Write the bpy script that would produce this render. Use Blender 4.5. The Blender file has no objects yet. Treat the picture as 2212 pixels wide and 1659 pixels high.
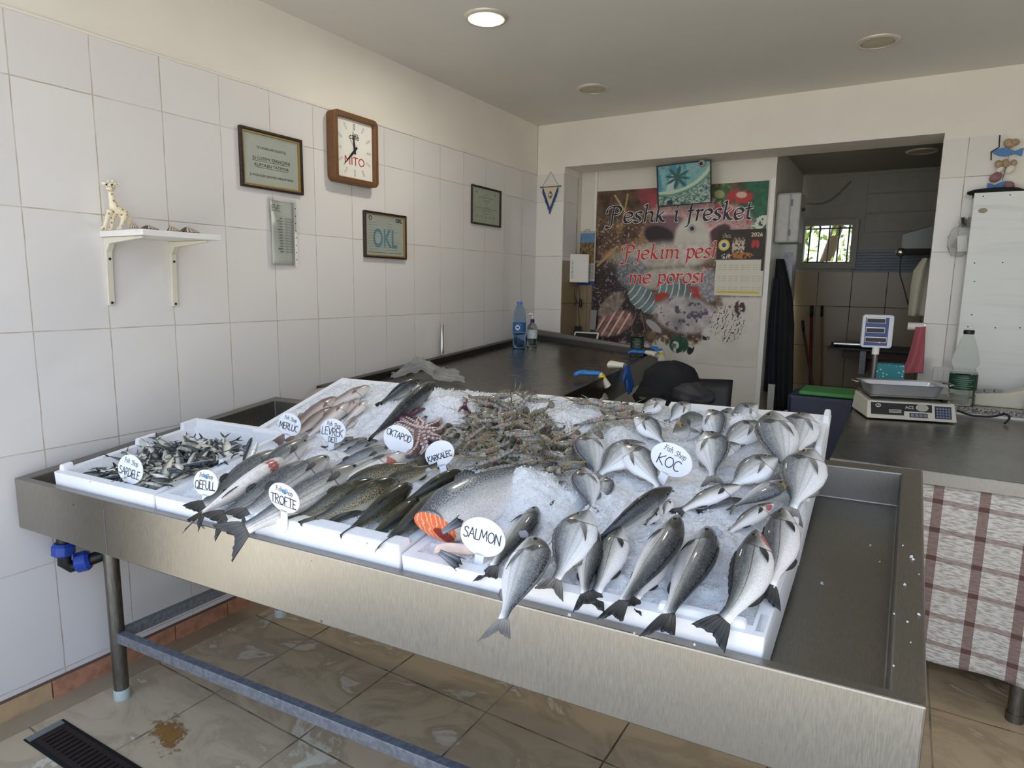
import bpy, math, random
import numpy as np
from mathutils import Vector, Matrix, noise as mnoise

random.seed(7)
rng = np.random.default_rng(11)
SC = bpy.context.scene
COL = SC.collection

# ------------------------------------------------------------------ camera
RX, RY, RZ = math.radians(81.36107792), math.radians(-0.91671236), math.radians(31.23463799)
CAM = np.array([2.45278584, -1.00637348, 1.46511111])
FPX = 1395.584
cam_data = bpy.data.cameras.new('camera')
cam = bpy.data.objects.new('camera', cam_data)
COL.objects.link(cam)
cam.location = CAM
cam.rotation_euler = (RX, RY, RZ)
cam_data.sensor_fit = 'HORIZONTAL'
cam_data.sensor_width = 36.0
cam_data.lens = 36.0 * FPX / 2212.0
cam_data.clip_start = 0.05
SC.camera = cam

# ------------------------------------------------------------------ world, sun, exposure
SC.view_settings.view_transform = 'Standard'
SC.view_settings.look = 'None'
SC.view_settings.gamma = 1.0
SC.view_settings.use_curve_mapping = False
SC.view_settings.exposure = 0.09
SC.cycles.use_denoising = True
SC.cycles.max_bounces = 10
SC.cycles.diffuse_bounces = 6
SC.cycles.transparent_max_bounces = 12
SC.cycles.sample_clamp_indirect = 6.0

world = bpy.data.worlds.new('daylight_sky')
SC.world = world
world.use_nodes = True
wn = world.node_tree
wn.nodes.clear()
w_tc = wn.nodes.new('ShaderNodeTexCoord')
w_sep = wn.nodes.new('ShaderNodeSeparateXYZ')
w_ramp = wn.nodes.new('ShaderNodeValToRGB')
w_bg = wn.nodes.new('ShaderNodeBackground')
w_out = wn.nodes.new('ShaderNodeOutputWorld')
w_map = wn.nodes.new('ShaderNodeMapRange')
w_map.inputs[1].default_value = -0.1
w_map.inputs[2].default_value = 0.9
e = w_ramp.color_ramp.elements
e[0].position = 0.0; e[0].color = (0.60, 0.60, 0.58, 1)
e[1].position = 1.0; e[1].color = (0.42, 0.66, 1.15, 1)
k = e.new(0.12); k.color = (0.86, 0.91, 1.0, 1)
k = e.new(0.5); k.color = (0.68, 0.83, 1.10, 1)
wn.links.new(w_tc.outputs['Generated'], w_sep.inputs[0])
wn.links.new(w_sep.outputs[2], w_map.inputs[0])
wn.links.new(w_map.outputs[0], w_ramp.inputs[0])
wn.links.new(w_ramp.outputs[0], w_bg.inputs[0])
w_bg.inputs[1].default_value = 1.75
wn.links.new(w_bg.outputs[0], w_out.inputs[0])

sun_data = bpy.data.lights.new('sun', 'SUN')
sun_data.energy = 11.0
sun_data.angle = math.radians(0.6)
sun_data.color = (1.0, 0.955, 0.87)
sun = bpy.data.objects.new('sun', sun_data)
COL.objects.link(sun)
# the sun stands high behind the shop, so only the street and the garden behind are sunlit
sun.rotation_euler = Vector((0.22, -0.28, -0.93)).to_track_quat('-Z', 'Y').to_euler()

# ------------------------------------------------------------------ pixel <-> place
_c, _s = math.cos, math.sin
MR = np.array(Matrix.Rotation(RZ, 3, 'Z') @ Matrix.Rotation(RY, 3, 'Y') @ Matrix.Rotation(RX, 3, 'X'))

def ray(u, v):
    return MR @ np.array([(u - 1106) / FPX, (829.5 - v) / FPX, -1.0])

def on(u, v, axis, val):
    """the point of the plane axis = val that the photograph shows at (u, v)"""
    d = ray(u, v)
    return CAM + (val - CAM[axis]) / d[axis] * d

def px(P):
    d = (np.asarray(P, float) - CAM) @ MR
    return np.stack([1106 + FPX * d[..., 0] / -d[..., 2], 829.5 - FPX * d[..., 1] / -d[..., 2]], -1)

# display tank: origin, width and depth vectors of its sloping rim plane
TA = np.array([.03, -.107, .823]); TU = np.array([2.506, .203, .017]); TV = np.array([0, 1.03, .126])
TN = np.cross(TU, TV); TN /= np.linalg.norm(TN)
TB = np.linalg.inv(np.c_[TU, TV, TN])

def tk(s, t, h=0.0):
    return TA + TU * s + TV * t + np.array([0, 0, h])

_pt = [-.3, -.01, .03, .47, .87, 1.0, 1.3]
_ph = [.004, .006, .030, .078, .150, .150, .12]

def heap(s, t):
    h = float(np.interp(t, _pt, _ph))
    m = float(np.interp(s, [.0, .20, .27, 1.0], [0, 0, 1, 1]))
    if t > .47:
        m = float(np.interp(s, [.0, .15, .2, 1.0], [0, 0, 1, 1]))
    lo = float(np.interp(t, [0, .5], [-.010, .002]))
    return lo + (h - lo) * m

def hp(u, v, dh=0.0):
    """point at pixel (u, v) on the heap surface lifted by dh"""
    d = ray(u, v)
    h = .05
    for _ in range(40):
        o = TA + np.array([0, 0, h])
        P = CAM + ((o - CAM) @ TN) / (d @ TN) * d
        s, t, _z = TB @ (P - o)
        h = h + .5 * (heap(s, t) + dh - h)
    return P

def hst(P):
    q = TB @ (np.asarray(P) - TA)
    return q[0], q[1]

# ------------------------------------------------------------------ helpers
def lin(c):
    if isinstance(c, str):
        c = c.lstrip('#')
        c = [int(c[i:i + 2], 16) / 255 for i in (0, 2, 4)]
        c = [x / 12.92 if x <= .04045 else ((x + .055) / 1.055) ** 2.4 for x in c]
    return (c[0], c[1], c[2], 1.0)

I4 = Matrix.Identity(4)

def frame(o, r, up):
    r = Vector(r).normalized(); up = Vector(up); n = r.cross(up).normalized(); up = n.cross(r)
    m = Matrix((r, up, n)).transposed().to_4x4()
    m.translation = Vector(o)
    return m

class MB:
    def __init__(self, T=None):
        self.T = T or I4
        self.v = []; self.f = []; self.m = []; self.rest = []; self.has_rest = False
    def add(self, vs, fs, m=0, rest=None):
        b = len(self.v); T = self.T
        self.v += [T @ Vector(p) for p in vs]
        self.f += [tuple(b + i for i in f) for f in fs]
        self.m += [m] * len(fs)
        if rest is not None:
            self.has_rest = True
            self.rest += list(rest)
        else:
            self.rest += [(0, 0, 0)] * len(vs)
        return self
    def box(self, x0, x1, y0, y1, z0, z1, m=0):
        return self.hexa([(x0, y0, z0), (x1, y0, z0), (x1, y1, z0), (x0, y1, z0), (x0, y0, z1), (x1, y0, z1), (x1, y1, z1), (x0, y1, z1)], m)
    def hexa(self, p, m=0):
        return self.add(p, [(0, 3, 2, 1), (4, 5, 6, 7), (0, 1, 5, 4), (1, 2, 6, 5), (2, 3, 7, 6), (3, 0, 4, 7)], m)
    def prism(self, poly, z0, z1, m=0):
        n = len(poly)
        a = sum(poly[i][0] * poly[(i + 1) % n][1] - poly[(i + 1) % n][0] * poly[i][1] for i in range(n))
        if a < 0: poly = poly[::-1]
        vs = [(x, y, z0) for x, y in poly] + [(x, y, z1) for x, y in poly]
        fs = [tuple(range(n - 1, -1, -1)), tuple(range(n, 2 * n))]
        fs += [(i, (i + 1) % n, n + (i + 1) % n, n + i) for i in range(n)]
        return self.add(vs, fs, m)
    def rrect(self, x0, x1, y0, y1, r, z0, z1, m=0, n=5):
        return self.prism(rr(x0, x1, y0, y1, r, n), z0, z1, m)
    def ring(self, outer, inner, z0, z1, m=0):
        n = len(outer)
        vs = [(x, y, z0) for x, y in outer] + [(x, y, z1) for x, y in outer] + [(x, y, z1) for x, y in inner] + [(x, y, z0) for x, y in inner]
        fs = []
        for i in range(n):
            j = (i + 1) % n
            for a in range(4):
                b = (a + 1) % 4
                fs.append((a * n + i, a * n + j, b * n + j, b * n + i))
        return self.add(vs, fs, m)
    def tube(self, path, r, n=8, cap=True, m=0, flat=1.0):
        path = [Vector(p) for p in path]
        k = len(path)
        if not hasattr(r, '__len__'): r = [r] * k
        vs = []; fs = []
        up = None
        for i, p in enumerate(path):
            t = (path[min(i + 1, k - 1)] - path[max(i - 1, 0)])
            t = t.normalized() if t.length > 1e-9 else Vector((0, 0, 1))
            if up is None:
                up = Vector((0, 0, 1)) if abs(t.z) < .9 else Vector((1, 0, 0))
            a = up - t * up.dot(t)
            if a.length < 1e-6: a = t.orthogonal()
            a.normalize(); b = t.cross(a); up = a
            for q in range(n):
                w = 2 * math.pi * q / n
                vs.append(p + (a * math.cos(w) * flat + b * math.sin(w)) * r[i])
        for i in range(k - 1):
            for q in range(n):
                q2 = (q + 1) % n
                fs.append((i * n + q, i * n + q2, (i + 1) * n + q2, (i + 1) * n + q))
        if cap:
            fs.append(tuple(range(n - 1, -1, -1)))
            fs.append(tuple((k - 1) * n + q for q in range(n)))
        return self.add(vs, fs, m)
    def lathe(self, prof, n=24, c=(0, 0, 0), m=0, cap=True):
        c = Vector(c)
        vs = [c + Vector((r * math.cos(2 * math.pi * q / n), r * math.sin(2 * math.pi * q / n), z)) for r, z in prof for q in range(n)]
        fs = []
        for i in range(len(prof) - 1):
            for q in range(n):
                q2 = (q + 1) % n
                fs.append((i * n + q, i * n + q2, (i + 1) * n + q2, (i + 1) * n + q))
        if cap:
            fs.append(tuple(range(n - 1, -1, -1)))
            fs.append(tuple((len(prof) - 1) * n + q for q in range(n)))
        return self.add(vs, fs, m)
    def ball(self, c, r, n=12, k=8, m=0):
        c = Vector(c)
        if not hasattr(r, '__len__'): r = (r, r, r)
        vs = []; fs = []
        for i in range(k + 1):
            a = math.pi * i / k
            for q in range(n):
                w = 2 * math.pi * q / n
                vs.append(c + Vector((r[0] * math.sin(a) * math.cos(w), r[1] * math.sin(a) * math.sin(w), r[2] * math.cos(a))))
        for i in range(k):
            for q in range(n):
                q2 = (q + 1) % n
                fs.append((i * n + q, (i + 1) * n + q, (i + 1) * n + q2, i * n + q2))
        return self.add(vs, fs, m)
    def grid(self, fn, nu, nv, m=0, thick=0.0):
        """sheet: fn(a, b) -> point, a, b in 0..1; thick > 0 gives it a second side"""
        P = [[Vector(fn(i / nu, j / nv)) for j in range(nv + 1)] for i in range(nu + 1)]
        vs = [P[i][j] for i in range(nu + 1) for j in range(nv + 1)]
        w = nv + 1
        fs = [(i * w + j, (i + 1) * w + j, (i + 1) * w + j + 1, i * w + j + 1) for i in range(nu) for j in range(nv)]
        if thick:
            b = len(vs)
            for i in range(nu + 1):
                for j in range(nv + 1):
                    du = P[min(i + 1, nu)][j] - P[max(i - 1, 0)][j]; dv = P[i][min(j + 1, nv)] - P[i][max(j - 1, 0)]
                    nn = du.cross(dv)
                    nn = nn.normalized() if nn.length > 1e-12 else Vector((0, 0, 1))
                    vs.append(P[i][j] - nn * thick)
            fs += [tuple(b + q for q in reversed(f)) for f in fs]
            rim = [(i, 0) for i in range(nu)] + [(nu, j) for j in range(nv)] + [(i, nv) for i in range(nu, 0, -1)] + [(0, j) for j in range(nv, 0, -1)]
            rim = [i * w + j for i, j in rim]
            for a in range(len(rim)):
                p, q = rim[a], rim[(a + 1) % len(rim)]
                fs.append((p, b + p, b + q, q))
        return self.add(vs, fs, m)
    def obj(self, name, mats, parent=None, smooth=False, bevel=0.0, raw=False, seg=2, auto=None):
        me = bpy.data.meshes.new(name)
        off = Vector((0, 0, 0))
        if parent is not None and not raw:
            off = Vector(parent['_w']) if '_w' in parent else Vector((0, 0, 0))
        me.from_pydata([tuple(p - off) for p in self.v], [], self.f)
        if not isinstance(mats, (list, tuple)): mats = [mats]
        for x in mats: me.materials.append(x)
        if len(mats) > 1: me.polygons.foreach_set('material_index', self.m)
        if self.has_rest:
            a = me.attributes.new('rest', 'FLOAT_VECTOR', 'POINT')
            a.data.foreach_set('vector', np.array(self.rest, dtype=np.float32).ravel())
        if smooth: me.polygons.foreach_set('use_smooth', [True] * len(me.polygons))
        if auto is not None:
            me.polygons.foreach_set('use_smooth', [True] * len(me.polygons))
            me.set_sharp_from_angle(angle=math.radians(auto))
        me.update()
        o = bpy.data.objects.new(name, me)
        COL.objects.link(o)
        if parent is not None:
            o.parent = parent
            o['_w'] = tuple(off)
        else:
            o['_w'] = (0, 0, 0)
        if bevel:
            b = o.modifiers.new('bevel', 'BEVEL'); b.width = bevel; b.segments = seg; b.limit_method = 'ANGLE'; b.angle_limit = math.radians(35)
        return o

def rr(x0, x1, y0, y1, r, n=5):
    pts = []
    for cx, cy, a0 in ((x1 - r, y1 - r, 0), (x0 + r, y1 - r, 90), (x0 + r, y0 + r, 180), (x1 - r, y0 + r, 270)):
        for q in range(n + 1):
            a = math.radians(a0 + 90 * q / n)
            pts.append((cx + r * math.cos(a), cy + r * math.sin(a)))
    return pts

def tag(o, label, cat, group=None, kind=None):
    o['label'] = label; o['category'] = cat
    if group: o['group'] = group
    if kind: o['kind'] = kind
    return o

def thing(name, label, cat, loc=(0, 0, 0), group=None):
    o = bpy.data.objects.new(name, None)
    o.empty_display_size = .05
    COL.objects.link(o)
    o.location = loc; o['_w'] = tuple(loc)
    return tag(o, label, cat, group)

def struct(o):
    o['kind'] = 'structure'
    return o

def copy_tree(o, parent=None):
    c = o.copy(); COL.objects.link(c); c.parent = parent
    for ch in list(o.children): copy_tree(ch, c)
    return c

# ------------------------------------------------------------------ materials
def nd(nt, typ, ins=None, **at):
    n = nt.nodes.new('ShaderNode' + typ)
    for k, v in at.items(): setattr(n, k, v)
    for k, v in (ins or {}).items():
        s = n.inputs[k]
        if isinstance(v, bpy.types.NodeSocket): nt.links.new(v, s)
        else: s.default_value = v
    return n

def new_mat(name, rough=.5, metal=0.0, spec=.5, **kw):
    m = bpy.data.materials.new(name); m.use_nodes = True
    nt = m.node_tree
    b = nt.nodes['Principled BSDF']
    b.inputs['Roughness'].default_value = rough
    b.inputs['Metallic'].default_value = metal
    b.inputs['Specular IOR Level'].default_value = spec
    for k, v in kw.items(): b.inputs[k.replace('_', ' ')].default_value = v
    return m, nt, b

def mix(nt, f, a, b, mode='MIX'):
    n = nt.nodes.new('ShaderNodeMix'); n.data_type = 'RGBA'; n.blend_type = mode
    for i, v in ((0, f), (6, a), (7, b)):
        if isinstance(v, bpy.types.NodeSocket): nt.links.new(v, n.inputs[i])
        else: n.inputs[i].default_value = v
    return n.outputs[2]

def ma(nt, op, a, b=0.0, c=0.0, clamp=False):
    n = nt.nodes.new('ShaderNodeMath'); n.operation = op; n.use_clamp = clamp
    for i, v in enumerate((a, b, c)):
        if isinstance(v, bpy.types.NodeSocket): nt.links.new(v, n.inputs[i])
        else: n.inputs[i].default_value = v
    return n.outputs[0]

def ramp(nt, f, stops, interp='LINEAR'):
    n = nt.nodes.new('ShaderNodeValToRGB'); n.color_ramp.interpolation = interp
    e = n.color_ramp.elements
    while len(e) < len(stops): e.new(.5)
    for q, (p, c) in zip(e, stops):
        q.position = p; q.color = lin(c) if isinstance(c, str) else (c, c, c, 1) if not hasattr(c, '__len__') else lin(c)
    nt.links.new(f, n.inputs[0])
    return n.outputs[0]

def smooth(nt, x, lo, hi):
    n = nd(nt, 'MapRange', {0: x, 1: lo, 2: hi}, interpolation_type='SMOOTHSTEP')
    return n.outputs[0]

def plain(name, c, rough=.5, metal=0.0, var=0.0, vscale=20.0, bump=0.0, bscale=200.0, spec=.5, **kw):
    m, nt, b = new_mat(name, rough, metal, spec, **kw)
    tc = nd(nt, 'TexCoord').outputs['Object']
    col = lin(c)
    nz = nd(nt, 'TexNoise', {'Vector': tc, 'Scale': vscale, 'Detail': 4.0}).outputs[0]
    v = smooth(nt, nz, .3, .7)
    k = max(var, .03)
    c2 = tuple(x * (1 - k) for x in col[:3]) + (1,)
    nt.links.new(mix(nt, v, c2, col), b.inputs['Base Color'])
    if bump:
        bn = nd(nt, 'TexNoise', {'Vector': tc, 'Scale': bscale, 'Detail': 3.0}).outputs[0]
        bp = nd(nt, 'Bump', {'Height': bn, 'Strength': bump, 'Distance': .002})
        nt.links.new(bp.outputs[0], b.inputs['Normal'])
    return m

def steel(name, c, rough, streak=(1, 30, 1), dirt=.25, spots=False):
    m, nt, b = new_mat(name, rough, 1.0)
    tc = nd(nt, 'TexCoord').outputs['Object']
    mp = nd(nt, 'Mapping', {'Vector': tc, 'Scale': streak}).outputs[0]
    s1 = nd(nt, 'TexNoise', {'Vector': mp, 'Scale': 14.0, 'Detail': 5.0, 'Roughness': .65}).outputs[0]
    d1 = nd(nt, 'TexNoise', {'Vector': tc, 'Scale': 3.5, 'Detail': 6.0, 'Roughness': .7}).outputs[0]
    base = lin(c)
    dk = tuple(x * (1 - dirt) for x in base[:3]) + (1,)
    col = mix(nt, smooth(nt, s1, .35, .65), dk, base)
    col = mix(nt, smooth(nt, d1, .35, .7), col, mix(nt, .5, col, dk))
    if spots:
        v = nd(nt, 'TexVoronoi', {'Vector': tc, 'Scale': 38.0, 'Randomness': 1.0})
        keep = smooth(nt, v.outputs['Color'], .84, .86)
        bl = nd(nt, 'TexNoise', {'Vector': tc, 'Scale': 160.0}).outputs[0]
        spot = ma(nt, 'MULTIPLY', ma(nt, 'LESS_THAN', ma(nt, 'ADD', v.outputs['Distance'], ma(nt, 'MULTIPLY', bl, .3)), .30), keep)
        col = mix(nt, ma(nt, 'MULTIPLY', spot, .65), col, lin('#4a443a'))
    nt.links.new(col, b.inputs['Base Color'])
    r = ma(nt, 'ADD', ma(nt, 'MULTIPLY', s1, .18), rough - .05)
    r = ma(nt, 'ADD', r, ma(nt, 'MULTIPLY', d1, .12))
    nt.links.new(r, b.inputs['Roughness'])
    bp = nd(nt, 'Bump', {'Height': s1, 'Strength': .06, 'Distance': .002})
    nt.links.new(bp.outputs[0], b.inputs['Normal'])
    return m

def glassy(name, c, rough=.03, ior=1.12, alpha=1.0):
    m, nt, b = new_mat(name, rough)
    b.inputs['Base Color'].default_value = lin(c)
    b.inputs['Transmission Weight'].default_value = 1.0
    b.inputs['IOR'].default_value = ior
    tc = nd(nt, 'TexCoord').outputs['Object']
    nz = nd(nt, 'TexNoise', {'Vector': tc, 'Scale': 60.0}).outputs[0]
    nt.links.new(nd(nt, 'Bump', {'Height': nz, 'Strength': .05, 'Distance': .002}).outputs[0], b.inputs['Normal'])
    return m

def vcol(name, rough=.5, spec=.4):
    m, nt, b = new_mat(name, rough, 0, spec)
    a = nd(nt, 'Attribute', attribute_name='print')
    nt.links.new(a.outputs['Color'], b.inputs['Base Color'])
    return m

def printed(name, T, w, h, nx, ny, fn, mat, parent, depth=.0008):
    """a flat printed sheet w x h in frame T; fn(X, Y arrays 0..1 from the top left) -> sRGB array; real thickness"""
    mb = MB(T)
    mb.grid(lambda a, b: (a * w, b * h, 0), nx, ny)
    n0 = len(mb.v)
    mb.box(0, w, 0, h, -depth, -.00005)
    o = mb.obj(name, mat, parent)
    X, Y = np.meshgrid(np.arange(nx + 1) / nx, 1 - np.arange(ny + 1) / ny, indexing='ij')
    c = np.clip(fn(X, Y), 0, 1).reshape(-1, 3)
    c = np.where(c <= .04045, c / 12.92, ((c + .055) / 1.055) ** 2.4)
    full = np.ones((len(mb.v), 4), np.float32); full[:n0, :3] = c; full[n0:, :3] = .6
    at = o.data.color_attributes.new('print', 'FLOAT_COLOR', 'POINT')
    at.data.foreach_set('color', full.ravel())
    return o

# ------------------------------------------------------------------ lettering
def text_mb(mb, s, x, y, size, align='CENTER', z=.0006, m=0, sx=1.0, bold=0.0):
    cu = bpy.data.curves.new('lettering', 'FONT')
    cu.body = s; cu.size = size; cu.align_x = align; cu.align_y = 'CENTER'; cu.resolution_u = 3
    cu.extrude = .0001; cu.offset = bold
    o = bpy.data.objects.new('lettering', cu)
    COL.objects.link(o)
    dg = bpy.context.evaluated_depsgraph_get(); dg.update()
    me = bpy.data.meshes.new_from_object(o.evaluated_get(dg))
    mb.add([(x + p.co.x * sx, y + p.co.y, z + p.co.z) for p in me.vertices], [tuple(f.vertices) for f in me.polygons], m)
    bpy.data.objects.remove(o); bpy.data.curves.remove(cu); bpy.data.meshes.remove(me)

# hand lettering: every glyph = (advance, [strokes]) on a unit cap height
def _arc(cx, cy, rx, ry, a0, a1, n=10):
    return [(cx + rx * math.cos(math.radians(a0 + (a1 - a0) * i / n)), cy + ry * math.sin(math.radians(a0 + (a1 - a0) * i / n))) for i in range(n + 1)]

CAPS = {
 'A': (.72, [[(0, 0), (.32, 1), (.64, 0)], [(.12, .38), (.54, .38)]]),
 'C': (.68, [_arc(.34, .5, .32, .5, 50, 310)]),
 'D': (.70, [[(.04, 0), (.04, 1)], [(0, 1)] + _arc(.1, .5, .5, .5, 88, -88) + [(0, 0)]]),
 'E': (.58, [[(.5, 1), (.03, 1), (.03, 0), (.5, 0)], [(.03, .52), (.42, .52)]]),
 'F': (.56, [[(.5, 1), (.03, 1), (.03, 0)], [(.03, .52), (.4, .52)]]),
 'I': (.22, [[(.06, 0), (.06, 1)]]),
 'K': (.66, [[(.03, 0), (.03, 1)], [(.55, 1), (.05, .48), (.58, 0)]]),
 'L': (.54, [[(.03, 1), (.03, 0), (.48, 0)]]),
 'M': (.90, [[(0, 0), (.1, 1), (.4, .25), (.7, 1), (.8, 0)]]),
 'N': (.74, [[(.03, 0), (.03, 1), (.6, 0), (.6, 1)]]),
 'O': (.78, [_arc(.36, .5, .34, .5, 90, 450, 16)]),
 'P': (.60, [[(.03, 0), (.03, 1)] + _arc(.1, .74, .4, .26, 90, -90) + [(.03, .48)]]),
 'Q': (.80, [_arc(.36, .5, .34, .5, 90, 450, 16), [(.42, .25), (.74, -.08)]]),
 'R': (.64, [[(.03, 0), (.03, 1)] + _arc(.1, .74, .4, .26, 90, -90) + [(.03, .48)], [(.18, .48), (.55, 0)]]),
 'S': (.60, [[(.5, .86), (.38, .98), (.2, 1), (.06, .86), (.1, .66), (.3, .53), (.48, .38), (.5, .18), (.36, .02), (.16, 0), (.02, .14)]]),
 'T': (.66, [[(0, 1), (.62, 1)], [(.31, 1), (.31, 0)]]),
 'U': (.72, [[(.03, 1), (.03, .3)] + _arc(.31, .28, .28, .28, 180, 360) + [(.59, 1)]]),
 'V': (.66, [[(0, 1), (.3, 0), (.6, 1)]]),
 ' ': (.4, []),
}
LOW = {
 'P': (.92, [[(.38, 1.02), (.34, .6), (.34, .1), (.30, -.22), (.16, -.3), (.06, -.2), (.02, -.34)], [(.05, .62), (.02, .8), (.14, .98), (.36, 1.04), (.6, 1.0), (.74, .82), (.68, .6), (.5, .5), (.42, .56)]]),
 'F': (.62, [[(.62, 1.0), (.4, .96), (.1, 1.0)], [(.34, .96), (.26, .5), (.18, .05), (.02, .02)], [(.1, .52), (.46, .54)]]),
 'S': (.62, [[(.55, .84), (.42, 1), (.22, .96), (.14, .76), (.34, .56), (.5, .36), (.4, .08), (.18, 0), (.02, .16)]]),
 'e': (.50, [[(.05, .3), (.4, .38), (.38, .56), (.22, .64), (.06, .5), (.04, .22), (.16, .02), (.34, .04), (.44, .16)]]),
 's': (.46, [[(.4, .56), (.26, .64), (.1, .54), (.14, .4), (.32, .26), (.36, .1), (.2, .0), (.04, .08)]]),
 'h': (.58, [[(.02, .96), (.14, 1.06), (.12, .5), (.12, 0)], [(.12, .44), (.28, .62), (.44, .54), (.44, .1), (.54, .02)]]),
 'k': (.58, [[(.02, .96), (.14, 1.06), (.12, .5), (.12, 0)], [(.42, .62), (.16, .34)], [(.2, .36), (.36, .06), (.52, .02)]]),
 'i': (.28, [[(.02, .56), (.12, .62), (.12, .1), (.22, .02)], [(.11, .84), (.16, .92)]]),
 'f': (.46, [[(.46, 1.0), (.34, 1.08), (.22, .9), (.2, .4), (.18, -.2), (.04, -.34)], [(.04, .58), (.38, .62)]]),
 'r': (.42, [[(.02, .56), (.12, .62), (.12, 0)], [(.12, .42), (.26, .62), (.38, .58)]]),
 't': (.40, [[(.18, .9), (.16, .4), (.18, .08), (.34, .02)], [(.02, .6), (.34, .64)]]),
 'j': (.30, [[(.02, .56), (.14, .62), (.14, 0), (.1, -.26), (-.06, -.34)], [(.14, .86), (.16, .92)]]),
 'm': (.86, [[(.02, .56), (.12, .62), (.12, 0)], [(.12, .46), (.28, .62), (.4, .5), (.4, 0)], [(.4, .46), (.56, .62), (.7, .52), (.7, .1), (.8, .02)]]),
 'p': (.56, [[(.02, .56), (.12, .62), (.12, 0), (.1, -.34)], [(.12, .48), (.28, .64), (.46, .5), (.46, .18), (.32, .0), (.14, .1)]]),
 'o': (.54, [_arc(.26, .31, .21, .32, 100, 460, 12)]),
 '!': (.34, [[(.2, 1.0), (.16, .3)], [(.13, .02), (.15, .08)]]),
 ' ': (.34, []),
}

def _dense(pts, step=.06):
    out = []
    P = [np.array(p, float) for p in pts]
    if len(P) < 3:
        return P
    for i in range(len(P) - 1):
        p0 = P[max(i - 1, 0)]; p1 = P[i]; p2 = P[i + 1]; p3 = P[min(i + 2, len(P) - 1)]
        n = max(2, int(np.linalg.norm(p2 - p1) / step))
        for k in range(n):
            t = k / n
            out.append(.5 * (2 * p1 + (p2 - p0) * t + (2 * p0 - 5 * p1 + 4 * p2 - p3) * t * t + (3 * p1 - p0 - 3 * p2 + p3) * t ** 3))
    out.append(P[-1])
    return out

def write(mb, s, x, y, cap, pen, font=CAPS, curved=False, nib=None, z=.0006, m=0, slant=0.0, sx=1.0, rise=0.0, jit=0.0):
    """pen strokes; nib=(angle, width) draws with a broad nib"""
    wid = sum(font[ch][0] for ch in s) * cap * sx
    cx = x - wid / 2
    rnd = random.Random(s)
    for ch in s:
        adv, strokes = font[ch]
        dy = rnd.uniform(-jit, jit) * cap
        for st in strokes:
            pts = _dense(st) if curved else [np.array(p, float) for p in st]
            pts = [(cx + (p[0] + slant * p[1]) * cap * sx, y + (cx - x) * rise + p[1] * cap + dy) for p in pts]
            _pen(mb, pts, pen, z, m)
            if nib:
                a, w = nib; dx, dyy = math.cos(a) * w / 2, math.sin(a) * w / 2
                for i in range(len(pts) - 1):
                    (x0, y0), (x1, y1) = pts[i], pts[i + 1]
                    q = [(x0 - dx, y0 - dyy), (x1 - dx, y1 - dyy), (x1 + dx, y1 + dyy), (x0 + dx, y0 + dyy)]
                    ar = (q[2][0] - q[0][0]) * (q[3][1] - q[1][1]) - (q[2][1] - q[0][1]) * (q[3][0] - q[1][0])
                    if ar < 0: q = q[::-1]
                    zz = z + _lift(); mb.add([(a_, b_, zz) for a_, b_ in q], [(0, 1, 2, 3)], m)
        cx += adv * cap * sx
    return wid

_zc = [0]
def _lift():
    _zc[0] = (_zc[0] + 1) % 400
    return _zc[0] * 1.2e-6

def _pen(mb, pts, w, z, m):
    r = w / 2
    z0 = z
    for i in range(len(pts) - 1):
        (x0, y0), (x1, y1) = pts[i], pts[i + 1]
        L = math.hypot(x1 - x0, y1 - y0)
        if L < 1e-9: continue
        ux, uy = (x1 - x0) / L * r, (y1 - y0) / L * r
        z = z0 + _lift()
        mb.add([(x0 - ux * .6 + uy, y0 - uy * .6 - ux, z), (x1 + ux * .6 + uy, y1 + uy * .6 - ux, z), (x1 + ux * .6 - uy, y1 + uy * .6 + ux, z), (x0 - ux * .6 - uy, y0 - uy * .6 + ux, z)], [(0, 1, 2, 3)], m)
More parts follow.
